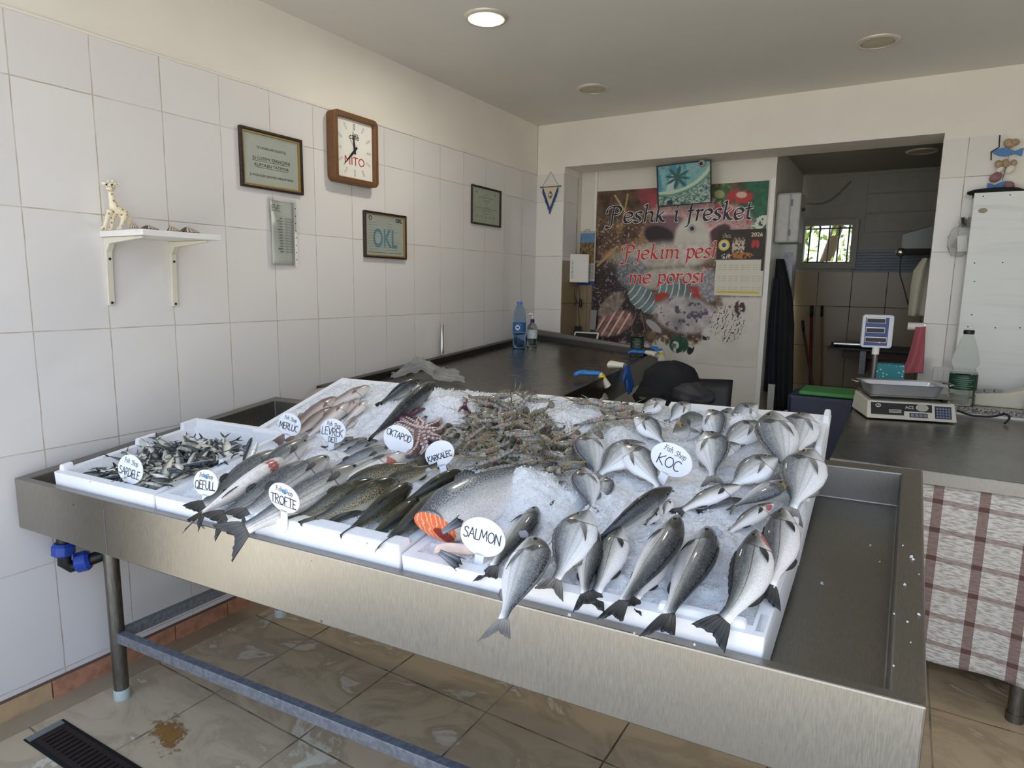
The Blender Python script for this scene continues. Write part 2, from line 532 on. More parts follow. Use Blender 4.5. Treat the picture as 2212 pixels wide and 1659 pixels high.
# ------------------------------------------------------------------ setting: materials
def tile_mat(name, c, grout, du, dv, u0, v0, axes, rough=.12, lw=.0035, var=.05, rows=None, marble=None, bump=.5):
    """glazed tiles: grid du x dv from (u0, v0) in the two object axes"""
    m, nt, b = new_mat(name, rough)
    tc = nd(nt, 'TexCoord').outputs['Object']
    sp = nd(nt, 'SeparateXYZ', {0: tc})
    U = sp.outputs[axes[0]]; Vv = sp.outputs[axes[1]]
    wob = nd(nt, 'TexNoise', {'Vector': tc, 'Scale': 9.0}).outputs[0]
    wob = ma(nt, 'MULTIPLY', ma(nt, 'SUBTRACT', wob, .5), .004)
    def line(x, x0, d):
        q = ma(nt, 'DIVIDE', ma(nt, 'SUBTRACT', ma(nt, 'ADD', x, wob), x0), d)
        fr = ma(nt, 'FRACT', q)
        dist = ma(nt, 'MULTIPLY', ma(nt, 'MINIMUM', fr, ma(nt, 'SUBTRACT', 1.0, fr)), d)
        return dist, ma(nt, 'FLOOR', q)
    a, ia = line(U, u0, du)
    c_, ib = line(Vv, v0, dv)
    dist = ma(nt, 'MINIMUM', a, c_)
    g = smooth(nt, dist, lw * .45, lw)
    cid = nd(nt, 'CombineXYZ', {0: ia, 1: ib, 2: 0.0}).outputs[0]
    wn_ = nd(nt, 'TexWhiteNoise', {'Vector': cid}, noise_dimensions='2D').outputs[0]
    base = lin(c); dk = tuple(x * (1 - var) for x in base[:3]) + (1,)
    col = mix(nt, wn_, dk, base)
    if marble:
        n1 = nd(nt, 'TexNoise', {'Vector': nd(nt, 'Mapping', {'Vector': tc, 'Scale': (1, 1.8, 1), 'Rotation': (0, 0, .6)}).outputs[0], 'Scale': 3.2, 'Detail': 7.0, 'Roughness': .62, 'Distortion': 1.2}).outputs[0]
        for p0, p1, cc in marble:
            col = mix(nt, smooth(nt, n1, p0, p1), col, lin(cc))
    gn = nd(nt, 'TexNoise', {'Vector': tc, 'Scale': 7.0, 'Detail': 4.0}).outputs[0]
    gcol = mix(nt, smooth(nt, gn, .35, .6), lin(grout), mix(nt, .5, lin(grout), base))
    nt.links.new(mix(nt, g, gcol, col), b.inputs['Base Color'])
    nt.links.new(ma(nt, 'ADD', ma(nt, 'MULTIPLY', ma(nt, 'SUBTRACT', 1.0, g), .6), rough), b.inputs['Roughness'])
    wav = nd(nt, 'TexNoise', {'Vector': tc, 'Scale': 6.0, 'Detail': 2.0}).outputs[0]
    hgt = ma(nt, 'ADD', ma(nt, 'MULTIPLY', g, .6), ma(nt, 'MULTIPLY', wav, .9))
    nt.links.new(nd(nt, 'Bump', {'Height': hgt, 'Strength': bump, 'Distance': .0022}).outputs[0], b.inputs['Normal'])
    return m

M = {}
TW = .24336
M['tile_left'] = tile_mat('white_wall_tile_side', '#e2dfdc', '#b3a58e', TW, .4, 0.0, .09, (1, 2), rough=.10, lw=.0026)
M['tile_back'] = tile_mat('white_wall_tile_back', '#e2dfd8', '#9c8d77', TW, .4, -.0156, .09, (0, 2), rough=.10, lw=.0026)
M['plaster'] = plain('cream_plaster', '#e8e3d8', .75, var=.05, vscale=3, bump=.5, bscale=22)
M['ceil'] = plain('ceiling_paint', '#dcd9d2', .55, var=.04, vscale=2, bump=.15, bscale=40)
M['niche'] = plain('white_panel_paint', '#dcd8cc', .5, var=.05, vscale=4, bump=.1, bscale=60)
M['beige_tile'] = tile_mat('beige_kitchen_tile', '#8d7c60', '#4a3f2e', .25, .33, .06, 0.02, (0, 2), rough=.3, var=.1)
M['floor'] = tile_mat('stone_floor_tile', '#ccb694', '#574a3d', .44, .437, .455, .273, (0, 1), rough=.25, lw=.0045, var=.10, bump=.35,
                      marble=[(.42, .58, '#b5a182'), (.58, .63, '#d8cbb2'), (.64, .78, '#a69073')])
M['strip_tile'] = plain('beige_floor_border', '#a8967a', .3, var=.12, vscale=8)
M['pink'] = plain('pink_marble_tile', '#c08a6c', .3, var=.35, vscale=30)
M['tan'] = plain('tan_marble_tile', '#bfa27c', .3, var=.2, vscale=18)
M['street'] = plain('pale_paving', '#cbc3b4', .85, var=.1, vscale=2)
M['white'] = plain('white_paint', '#e8e6e0', .4)
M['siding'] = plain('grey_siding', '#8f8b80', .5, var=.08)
M['black'] = plain('black_plastic', '#17171a', .45, var=.1)
M['darkmetal'] = plain('dark_metal', '#2b2b2c', .45, .6)
M['chrome'] = plain('bright_steel', '#c9c9c7', .18, 1.0)
M['steel'] = steel('brushed_stainless', '#9a9791', .30, (60, 4, 4), .22)
M['steel_apron'] = steel('brushed_stainless_apron', '#aaa69d', .23, (40, 1, 3), .18, spots=True)
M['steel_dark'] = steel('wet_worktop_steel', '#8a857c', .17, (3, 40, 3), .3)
M['steel_side'] = steel('shaded_worktop_steel', '#5f5b54', .28, (60, 4, 4), .25)  # darker steel copy, shade of the worktop sides put into its colour
M['leg'] = steel('leg_steel', '#8b8883', .32, (20, 20, 2), .35)
M['galv'] = plain('dull_square_bar', '#8d9097', .45, .35, var=.35, vscale=70)
M['foot'] = plain('pale_rubber_foot', '#b9c4be', .5)
M['eps'] = plain('polystyrene_foam', '#f1f2f3', .62, var=.03, vscale=60, bump=.35, bscale=260)

def eps_glow():
    b = M['eps'].node_tree.nodes['Principled BSDF']
    b.inputs['Subsurface Weight'].default_value = .25
    b.inputs['Subsurface Radius'].default_value = (.01, .01, .012)
eps_glow()

# ------------------------------------------------------------------ setting: room
YF = -.75                      # shop front, open to the street
def sbox(name, mat, *b, bevel=0):
    return struct(MB().box(*b).obj(name, mat, bevel=bevel))

sbox('floor', M['floor'], 0, 4.6, YF, 3.379, -.12, 0)
sbox('floor_kitchen', M['floor'], .0, 4.6, 3.379, 5.0, -.12, -.001)
sbox('trim_1', M['strip_tile'], .006, .108, YF + .002, 1.0, 0.0005, .002)
sbox('ground_street', M['street'], -14, 18, -22, YF, -.16, -.03)
YL = -.33                      # the tiling ends here, then an added dark block out of view
sbox('wall_left', M['plaster'], -.2, -.004, YL, 3.7, -.12, 2.64)
sbox('wall_reflection_block', plain('added_dark_block', '#4d4841', .7, var=.2), -.25, .012, YF, YL - .001, -.12, 2.64)  # unseen block, added to darken the left end of the apron's reflection
w = struct(MB().box(-.006, 0, YL, 3.379, .062, 2.287).obj('wall_left_tiles', M['tile_left']))
# rough plaster lip above the tiles
mb = MB()
pts = [(0.0 + .0025 * mnoise.noise((y * 9, 0, 0)), y, 2.289 + .004 * mnoise.noise((y * 5, 3, 0))) for y in np.linspace(YL, 3.37, 130)]
mb.tube(pts, .006, 6)
struct(mb.obj('trim_2', M['plaster'], smooth=True))
sbox('ceiling', M['ceil'], -.2, 4.8, YF, 3.62, 2.64, 2.9)
sbox('wall_right', M['plaster'], 4.6, 4.8, YF, 5.2, -.12, 2.64)
sbox('wall_back_left', M['tile_back'], 0, .228, 3.379, 3.62, -.12, 2.287)
sbox('wall_back_left_plaster', M['plaster'], 0, .228, 3.381, 3.62, 2.287, 2.64)
sbox('wall_back_right', M['plaster'], 2.548, 4.6, 3.383, 3.62, -.12, 2.64)
sbox('wall_back_right_tiles', M['tile_back'], 2.546, 2.83, 3.377, 3.60, 0, 2.295)
sbox('wall_back_lintel', M['plaster'], .228, 2.548, 3.381, 3.66, 2.33, 2.64)
sbox('wall_niche_left', M['niche'], -.2, .2275, 3.60, 4.95, -.12, 2.42)
sbox('wall_partition', M['niche'], .228, 1.64, 3.68, 4.9, -.12, 2.40)
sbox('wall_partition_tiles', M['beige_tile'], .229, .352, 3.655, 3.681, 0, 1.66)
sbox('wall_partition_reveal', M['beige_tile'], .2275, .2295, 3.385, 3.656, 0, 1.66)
sbox('wall_back_reveal', M['tile_left'], .2279, .2296, 3.382, 3.60, 1.66, 2.287)
sbox('trim_3', M['white'], .345, .362, 3.664, 3.684, 1.66, 2.33)
sbox('trim_4', M['white'], 1.612, 1.642, 3.668, 3.70, 0, 2.2)
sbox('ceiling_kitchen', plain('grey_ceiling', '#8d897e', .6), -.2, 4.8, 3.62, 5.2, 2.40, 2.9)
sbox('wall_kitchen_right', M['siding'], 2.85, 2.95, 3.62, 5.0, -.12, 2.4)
# kitchen back wall with the window hole
WX0, WX1, WZ0, WZ1 = 1.66, 2.03, 1.69, 2.0
wa = on(1738, 486, 1, 4.95); wb = on(1838, 571, 1, 4.95)
WX0, WZ1, WX1, WZ0 = wa[0] + .0, wa[2], wb[0], wb[2]
mb = MB()
mb.box(1.60, WX0, 4.95, 5.08, 1.62, 2.4); mb.box(WX1, 2.9, 4.95, 5.08, 1.62, 2.4)
mb.box(WX0, WX1, 4.95, 5.08, 1.62, WZ0); mb.box(WX0, WX1, 4.95, 5.08, WZ1, 2.4)
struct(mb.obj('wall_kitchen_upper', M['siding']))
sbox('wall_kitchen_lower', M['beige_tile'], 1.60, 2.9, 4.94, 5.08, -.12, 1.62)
mb = MB()
for z in (1.93, 2.08, 2.23): mb.box(WX1 + .07, 2.86, 4.943, 4.95, z, z + .143)
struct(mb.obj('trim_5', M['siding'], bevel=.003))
pa = on(1843, 540, 1, 4.93); pb = on(1965, 588, 1, 4.93)
mb = MB()
zz = np.linspace(pb[2], pa[2], 9)
for a, b_ in zip(zz[:-1], zz[1:]): mb.box(pa[0], 2.86, 4.925, 4.95, a, b_ - .006)
struct(mb.obj('trim_6', plain('slate_corrugated_strip', '#4a5660', .4, .3)))
# window: frame, bars, pane
win = struct(MB().ring([(WX0 - .035, WZ0 - .035), (WX1 + .035, WZ0 - .035), (WX1 + .035, WZ1 + .035), (WX0 - .035, WZ1 + .035)],
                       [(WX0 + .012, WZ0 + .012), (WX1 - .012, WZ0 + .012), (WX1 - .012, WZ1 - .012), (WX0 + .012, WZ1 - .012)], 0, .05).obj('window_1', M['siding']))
for v in win.data.vertices: v.co = (v.co.x, 4.955 - v.co.z, v.co.y)
win.data.flip_normals()
for i in range(5):
    x = WX0 + .04 + (WX1 - WX0 - .08) * i / 4
    MB().tube([(x, 5.0, WZ0), (x + .004, 5.0, WZ1)], .006, 6).obj('window_bar', M['black'], win)
for z in (WZ0 + .02, WZ1 - .03):
    MB().tube([(WX0, 5.005, z), (WX1, 5.005, z)], .006, 6).obj('window_bar', M['black'], win)
MB().box(WX0, WX0 + .15, 5.02, 5.024, WZ0, WZ1).obj('window_pane', glassy('window_glass', '#e8efe0', .02, 1.05), win)
# skirting along the tiled wall
mb = MB(); mb2 = MB()
y = YF
pink = []
edges = [YL, -.05, .16, .40, .64, .88, 1.12, 1.36, 1.6]
for i in range(len(edges) - 1):
    (mb if i > 0 else mb2).box(0, .012, edges[i] + .002, edges[i + 1] - .002, 0.0, .066)
struct(mb.obj('baseboard_left', M['pink'], bevel=.001)); struct(mb2.obj('baseboard_left_front', M['tan'], bevel=.001))
sbox('trim_7', plain('dark_mortar', '#6d5344', .9), -.001, .010, YL, 1.6, .064, .072)

# trees seen through the back window
leafm, nt_, b_ = new_mat('sunlit_leaf', .5)
tcn = nd(nt_, 'TexCoord').outputs['Object']
nzl = nd(nt_, 'TexNoise', {'Vector': tcn, 'Scale': 7.0, 'Detail': 2.0}).outputs[0]
nt_.links.new(ramp(nt_, nzl, [(.3, '#4e6a1e'), (.5, '#86a336'), (.7, '#c3cf6e')]), b_.inputs['Base Color'])
b_.inputs['Transmission Weight'].default_value = 0
tr = thing('garden_tree', 'leafy green tree outside the barred kitchen window', 'tree', (1.2, 7.6, -.1))
MB().tube([(1.35, 7.6, -.1), (1.5, 7.55, 1.4), (1.75, 7.4, 2.4), (1.9, 7.4, 3.4)], [.11, .08, .05, .03], 8).obj('trunk', plain('bark', '#5b4a38', .9), tr, smooth=True)
mb = MB(); rl = random.Random(3)
for i in range(1500):
    c = Vector((rl.uniform(.2, 2.6), 7.5 + rl.uniform(-.8, 1.2), rl.uniform(1.2, 3.6)))
    a = Vector((rl.gauss(0, 1), rl.gauss(0, 1), rl.gauss(0, 1))).normalized(); b2 = a.orthogonal().normalized()
    s_ = rl.uniform(.03, .085)
    mb.add([c - a * s_, c + b2 * s_ * .4, c + a * s_, c - b2 * s_ * .4], [(0, 1, 2, 3)])
mb.obj('foliage', leafm, tr)
sbox('ground_garden', plain('garden_earth', '#8d8a6a', .9), -6, 10, 5.08, 20, -.16, -.05)

# ------------------------------------------------------------------ ceiling lamps
lamp_on, ntl, bl = new_mat('lit_led_panel', .4)
bl.inputs['Emission Color'].default_value = (1, .94, .83, 1); bl.inputs['Emission Strength'].default_value = 130.0
lamp_off = plain('unlit_lamp_diffuser', '#c2b89c', .5)
lamp_rim = plain('lamp_rim', '#cfcabb', .35, .3)
for (x, y, z), lit, lab in (((.746, 1.551, 2.64), 1, 'round recessed ceiling lamp, the only one switched on'),
                            ((.729, 2.731, 2.64), 0, 'unlit round ceiling lamp above the back corner with the bottles'),
                            ((2.222, 2.685, 2.64), 0, 'unlit round ceiling lamp above the scales'),
                            ((2.45, 4.25, 2.40), 0, 'dim round lamp in the dark kitchen ceiling')):
    t = thing('ceiling_lamp', lab, 'lamp', (x, y, z), 'round recessed ceiling lamps')
    MB(Matrix.Translation((x, y, z))).lathe([(.074, -.004), (.074, -.012), (.092, -.010), (.098, -.001), (.098, .004), (.074, .004)], 40, cap=False).obj('rim', lamp_rim, t, smooth=True)
    MB(Matrix.Translation((x, y, z))).lathe([(.0005, -.0085), (.06, -.0085), (.0745, -.006), (.0745, .002)], 40).obj('diffuser', lamp_on if lit else lamp_off, t, smooth=True)

# ------------------------------------------------------------------ display tank
RI = dict(f=.024, b=.040, l=.016, r=.0205)
def basin(parent):
    mb = MB()
    ins = [(RI['l'], RI['f']), (1 - RI['r'], RI['f']), (1 - RI['r'], 1 - RI['b']), (RI['l'], 1 - RI['b'])]
    out = [(0, 0), (1, 0), (1, 1), (0, 1)]
    O = [tk(*q) for q in out]; I = [tk(*q, -.002) for q in ins]; F = [tk(*q, -.10) for q in ins]
    Bt = [np.array([p[0], p[1], .655 + .12 * q[1]]) for p, q in zip(O, out)]
    Bi = [p + np.array([(.5 - q[0]) * .03, (.5 - q[1]) * .03, 0]) for p, q in zip(Bt, out)]
    Ti = [p + np.array([(.5 - q[0]) * .03, (.5 - q[1]) * .03, -.125]) for p, q in zip(O, out)]
    rings = [Ti, Bi, Bt, O, I, F]
    vs = [p for r in rings for p in r]
    fs = [(r * 4 + i, r * 4 + (i + 1) % 4, (r + 1) * 4 + (i + 1) % 4, (r + 1) * 4 + i) for r in range(5) for i in range(4)]
    ms = [0, 0, 1, 0, 0]
    b = mb
    for r in range(5):
        b.add([p for p in rings[r] + rings[r + 1]], [(i, (i + 1) % 4, 4 + (i + 1) % 4, 4 + i) for i in range(4)], ms[r])
    b.add(F, [(0, 1, 2, 3)], 0)
    o = b.obj('basin', [M['steel'], M['steel_apron']], parent)
    # weld the rings so that the bevel rounds the rim
    import bmesh
    bm = bmesh.new(); bm.from_mesh(o.data); bmesh.ops.remove_doubles(bm, verts=bm.verts, dist=1e-5); bmesh.ops.recalc_face_normals(bm, faces=bm.faces)
    bm.to_mesh(o.data); bm.free()
    bv = o.modifiers.new('bevel', 'BEVEL'); bv.width = .004; bv.segments = 2; bv.limit_method = 'ANGLE'; bv.angle_limit = math.radians(30)
    return o
tank = thing('display_tank', 'long stainless steel tank table holding the fish boxes', 'table', (1.3, .5, 0))
basin(tank)
for (x, y, zt) in ((.200, .085, .70), (.20, .77, .80), (2.36, .26, .70), (2.36, .95, .80)):
    l = MB().tube([(x, y, .03), (x, y, zt)], .024, 18).obj('leg', M['leg'], tank, auto=40)
    MB().lathe([(.0262, 0), (.0262, .034), (.025, .036)], 18, (x, y, 0)).obj('foot', M['foot'], l, auto=40)
for a, b_ in (((.20, .085), (2.36, .26)), ((.20, .085), (.20, .77)), ((2.36, .26), (2.36, .95))):
    d = (Vector((*b_, 0)) - Vector((*a, 0))); L = d.length
    T = frame((*a, .235), d, (0, 0, 1))
    MB(T).box(.02, L - .02, -.018, .018, -.014, .014).obj('crossbar', M['galv'], tank, bevel=.002)
# overlapping seam in the apron
P0 = tk(.187, 0); 
MB(frame(P0 + np.array([0, -.0008, -.165]), TU, (0, 0, 1))).box(0, .0012, 0, .16, -.0004, .0004).obj('seam', M['galv'], tank)

# ------------------------------------------------------------------ cleaning worktop behind
LF, RF, RB, LB = [np.array(p) for p in ((.03, 1.165, .968), (1.245, 1.25, .995), (1.03, 3.325, 1.035), (.03, 3.325, 1.110))]
def wt(a, b, h=0.0):
    return LF * (1 - a) * (1 - b) + RF * a * (1 - b) + RB * a * b + LB * (1 - a) * b + np.array([0, 0, h])
work = thing('cleaning_worktop', 'dark wet steel worktop with raised rim behind the fish display', 'table', (.6, 2.2, 0))
mb = MB()
out = [(0, 0), (1, 0), (1, 1), (0, 1)]; ins = [(.045, .03), (.985, .03), (.985, .965), (.045, .965)]
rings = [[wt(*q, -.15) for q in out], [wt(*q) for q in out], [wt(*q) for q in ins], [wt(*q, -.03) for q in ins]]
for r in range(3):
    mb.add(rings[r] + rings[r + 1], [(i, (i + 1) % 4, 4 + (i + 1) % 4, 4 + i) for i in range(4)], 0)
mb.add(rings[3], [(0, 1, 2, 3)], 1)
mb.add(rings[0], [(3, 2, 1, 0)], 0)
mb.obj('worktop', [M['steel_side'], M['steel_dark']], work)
mb = MB(); 
mb.hexa([wt(0, .985, -.02), wt(1, .985, -.02), wt(1, 1, -.02), wt(0, 1, -.02), wt(0, .985, .035), wt(1, .985, .012), wt(1, 1, .012), wt(0, 1, .035)])
mb.obj('splash_rim', M['steel'], work, bevel=.002)
for (x, y) in ((.08, 1.3), (1.12, 1.4), (.98, 3.2), (.08, 3.2)):
    MB().tube([(x, y, 0), (x, y, .86)], .02, 14).obj('leg', M['leg'], work, auto=40)
pp = on(955, 757, 0, .05)
st = thing('steel_rod', 'short upright steel pipe standing on the worktop rim by the tiled wall', 'pipe', tuple(pp))
pt = on(955, 702, 0, .05)
MB().tube([pp - np.array([0, 0, .02]), pt, pt + np.array([0, 0, .006])], [.011, .011, .006], 14).obj('tube', M['chrome'], st, auto=40)

# ------------------------------------------------------------------ polystyrene boxes
def eps_box(name, lab, s0, s1, t0, t1, h0, h1, depth, wall=.010, wf=.024, front=0.0, notch=None, raised=(), cav=.05):
    """tray in tank coordinates; h0/h1 = height of the rim at the front/back over the tank's rim plane"""
    def q(s, t, dh):
        k = (t - t0) / (t1 - t0)
        return tk(s, t, h0 + (h1 - h0) * k + dh)
    t = thing(name, lab, 'box', tuple(q((s0 + s1) / 2, (t0 + t1) / 2, -depth)), 'white polystyrene fish boxes')
    mb = MB()
    o = [(s0, t0), (s1, t0), (s1, t1), (s0, t1)]
    wi = [(s0 + wall, t0 + wf), (s1 - wall, t0 + wf), (s1 - wall, t1 - wf), (s0 + wall, t1 - wf)]
    lowr = .0025
    rings = [[q(s + (lowr if s == s0 else -lowr), tt + (.004 if tt == t0 else -.004), -depth) for s, tt in o], [q(*c, 0) for c in o], [q(*c, 0) for c in wi],
             [q(c[0] + (.004 if i in (0, 3) else -.004), c[1] + (.008 if i < 2 else -.008), -cav) for i, c in enumerate(wi)]]
    for r in range(3):
        mb.add(rings[r] + rings[r + 1], [(i, (i + 1) % 4, 4 + (i + 1) % 4, 4 + i) for i in range(4)])
    mb.add(rings[3], [(0, 1, 2, 3)]); mb.add(rings[0], [(3, 2, 1, 0)])
    mb.obj('tray', M['eps'], t, bevel=.004)
    def block(a0, a1, b0, b1, dz):
        e = .0012
        return MB().hexa([q(a0, b0, -.004), q(a1, b0, -.004), q(a1, b1, -.004), q(a0, b1, -.004), q(a0 + e, b0 + e, dz), q(a1 - e, b0 + e, dz), q(a1 - e, b1 - e, dz), q(a0 + e, b1 - e, dz)])
    for a0, a1, b0, b1, dz in raised:
        block(s0 + (s1 - s0) * a0, s0 + (s1 - s0) * a1, t0 + (t1 - t0) * b0, t0 + (t1 - t0) * b1, dz).obj('raised_lip', M['eps'], t, bevel=.004)
    return t

eps_box('foam_box', 'shallow foam box full of sardines by the tiled wall', .070, .262, .026, .50, .036, .044, .13,
        raised=[(0, .05, .03, .10, .018), (0, .05, .52, .66, .022), (0, .05, .86, 1, .026), (.05, 1, .955, 1, .026), (.955, 1, .45, .62, .02)])
eps_box('foam_box', 'foam box under the striped mullets beside the sardine box', .264, .416, .026, .50, .034, .06, .13, raised=[(0, 1, .955, 1, .022), (0, .05, .6, .95, .02)])
eps_box('foam_box', 'foam box of dark trout with a thick raised front wall', .418, .600, .026, .50, .036, .055, .14, wf=.04,
        raised=[(0, 1, 0, .085, .014)])
eps_box('foam_box', 'foam box under the cut salmon', .602, .713, .026, .49, .030, .055, .13, raised=[(0, .06, .3, .9, .01)])
eps_box('foam_box', 'foam box at the front corner under the sea bass', .716, .905, .026, .485, .034, .062, .135,
        raised=[(.95, 1, .02, .14, .0), (.955, 1, .24, .62, .022), (.955, 1, .72, 1, .026), (.60, .93, .02, .06, .012)])
eps_box('foam_box', 'tilted foam box of pale hake next to the wall', .20, .358, .47, .89, .062, .148, .10)
eps_box('foam_box', 'foam box holding the octopus under ice', .36, .53, .49, .90, .040, .128, .12)
eps_box('foam_box', 'foam box heaped with shrimps', .532, .72, .49, .90, .055, .150, .12)
eps_box('foam_box', 'foam box of sea bream, its corner rising at the back right of the display', .722, .905, .492, .93, .045, .155, .125,
        raised=[(.955, 1, .12, .30, .02), (.955, 1, .55, .80, .022), (.955, 1, .90, 1, .02)])
eps_box('foam_box', 'lower foam box carrying the sea bream box at the far right', .722, .901, .50, .94, -.035, .025, .07)
# ------------------------------------------------------------------ crushed ice
def ice_mat():
    m, nt, b = new_mat('crushed_ice_grains', .22, 0, .6)
    tc = nd(nt, 'TexCoord').outputs['Object']
    v = nd(nt, 'TexVoronoi', {'Vector': tc, 'Scale': 150.0, 'Randomness': 1.0})
    n = nd(nt, 'TexNoise', {'Vector': tc, 'Scale': 90.0, 'Detail': 4.0, 'Roughness': .7}).outputs[0]
    c = mix(nt, smooth(nt, v.outputs['Color'], .1, .9), lin('#eff3f7'), lin('#ffffff'))
    nt.links.new(c, b.inputs['Base Color'])
    h = ma(nt, 'ADD', ma(nt, 'MULTIPLY', v.outputs['Distance'], .9), n)
    nt.links.new(nd(nt, 'Bump', {'Height': h, 'Strength': .5, 'Distance': .003}).outputs[0], b.inputs['Normal'])
    b.inputs['Transmission Weight'].default_value = .12
    b.inputs['IOR'].default_value = 1.31
    b.inputs['Subsurface Weight'].default_value = .35
    b.inputs['Subsurface Radius'].default_value = (.006, .008, .01)
    return m
M['ice'] = ice_mat()
m_, nt_, b_ = new_mat('clear_ice_lump', .08)
b_.inputs['Base Color'].default_value = lin('#eaf1fa'); b_.inputs['Transmission Weight'].default_value = .65; b_.inputs['IOR'].default_value = 1.31
M['lump'] = m_

BUMPS = []
for u, v, r, h in ((985, 868, .10, .050), (930, 880, .05, .03), (1215, 890, .10, .045), (1140, 880, .07, .03), (1160, 1050, .10, .050), (1110, 1040, .07, .035), (1520, 1175, .10, .030),
                   (690, 985, .07, .035), (850, 880, .08, .030), (770, 850, .07, .02), (1330, 930, .06, .03), (1300, 1060, .07, .02), (1600, 905, .06, .05), (1240, 970, .05, .02), (1080, 1000, .05, .02)):
    P = hp(u, v, h * .7); s, t = hst(P); BUMPS.append((P[0], P[1], r, h))

def ice_h(P, s, t):
    z = 0
    for x, y, r, h in BUMPS:
        d2 = (P[0] - x) ** 2 + (P[1] - y) ** 2
        if d2 < 4 * r * r: z += h * math.exp(-d2 / (r * r * .5) * .5)
    return z

def _octa(c, r, rnd):
    q = Matrix.Rotation(rnd.uniform(0, 6.3), 3, Vector((rnd.gauss(0, 1), rnd.gauss(0, 1), rnd.gauss(0, 1) + .01)).normalized())
    return [c + q @ (Vector(a) * r * rnd.uniform(.65, 1.15)) for a in ((1, 0, 0), (0, 1, 0), (-1, 0, 0), (0, -1, 0), (0, 0, 1), (0, 0, -1))]

def ice_patch(lab, s0, s1, t0, t1, dh=-.008, chips=500, edge=.012, seed=1):
    ns = max(6, int((s1 - s0) * 2.51 / .0055)); nt = max(6, int((t1 - t0) * 1.03 / .0055))
    mb = MB(); rnd = random.Random(seed)
    def f(a, b):
        s = s0 + (s1 - s0) * a; t = t0 + (t1 - t0) * b
        h = heap(s, t)
        P = tk(s, t, h + dh)
        e = min(1, min(a * (s1 - s0) * 2.51, (1 - a) * (s1 - s0) * 2.51, b * (t1 - t0), (1 - b) * (t1 - t0)) / edge)
        P[2] += ice_h(P, s, t) * e
        P[2] += (.010 * mnoise.noise((P[0] * 16, P[1] * 16, seed)) + .007 * mnoise.noise((P[0] * 45, P[1] * 45, seed)) + .004 * mnoise.noise((P[0] * 120, P[1] * 120, 5))) * (.4 + .6 * e) - .014 * (1 - e)
        return P
    mb.grid(f, ns, nt)
    for _ in range(int(chips * 5)):
        c = Vector(f(rnd.random(), rnd.random())) + Vector((0, 0, rnd.uniform(-.002, .004)))
        r = rnd.choice((.0012, .0016, .002, .0024, .003, .0042))
        mb.add(_octa(c, r, rnd), [(0, 1, 4), (1, 2, 4), (2, 3, 4), (3, 0, 4), (1, 0, 5), (2, 1, 5), (3, 2, 5), (0, 3, 5)])
    o = mb.obj('crushed_ice', M['ice'], auto=38)
    return tag(o, lab, 'ice', 'crushed ice on the display', 'stuff')

ice_patch('crushed ice under and between the striped mullets', .276, .412, .045, .49, chips=350, seed=2)
ice_patch('crushed ice under the dark trout', .424, .600, .06, .50, chips=500, seed=3)
ice_patch('white crushed ice covering the tail half of the cut salmon', .606, .714, .045, .515, chips=400, seed=4)
ice_patch('crushed ice under the sea bass in the front corner box', .718, .899, .05, .515, chips=700, seed=5)
ice_patch('crushed ice around the hake and the big dark bass', .215, .362, .49, .885, chips=500, seed=6)
ice_patch('crushed ice heaped over the purple octopus', .357, .54, .475, .90, chips=800, seed=7)
ice_patch('crushed ice between and behind the shrimps', .53, .73, .475, .90, chips=800, seed=8)
ice_patch('crushed ice under the sea bream at the back right', .718, .899, .46, .92, chips=700, seed=9)

for i, (u, v, r, lab) in enumerate(((1545, 1150, .017, 'clear ice lump beside the pale belly of the upright sea bass'), (1227, 1163, .011, 'small clear ice lump on the front bream group'),
                                    (1255, 1185, .012, 'clear ice lump wedged between two small bass'), (1044, 975, .012, 'clear ice lump among the shrimps'), (926, 1015, .009, 'round ice lump on the trout near the shrimp sign'),
                                    (1130, 1155, .012, 'ice lump between salmon sign and front bream'))):
    P = hp(u, v, .028); rnd = random.Random(50 + i); mb = MB()
    mb.ball(P, (r, r * .8, r * .7), 9, 6)
    mb.v = [p + Vector((mnoise.noise(p * 90), mnoise.noise(p * 90 + Vector((9, 0, 0))), mnoise.noise(p * 90 + Vector((0, 9, 0))))) * r * .5 for p in mb.v]
    tag(mb.obj('ice_lump', M['lump']), lab, 'ice lump', 'clear ice lumps')

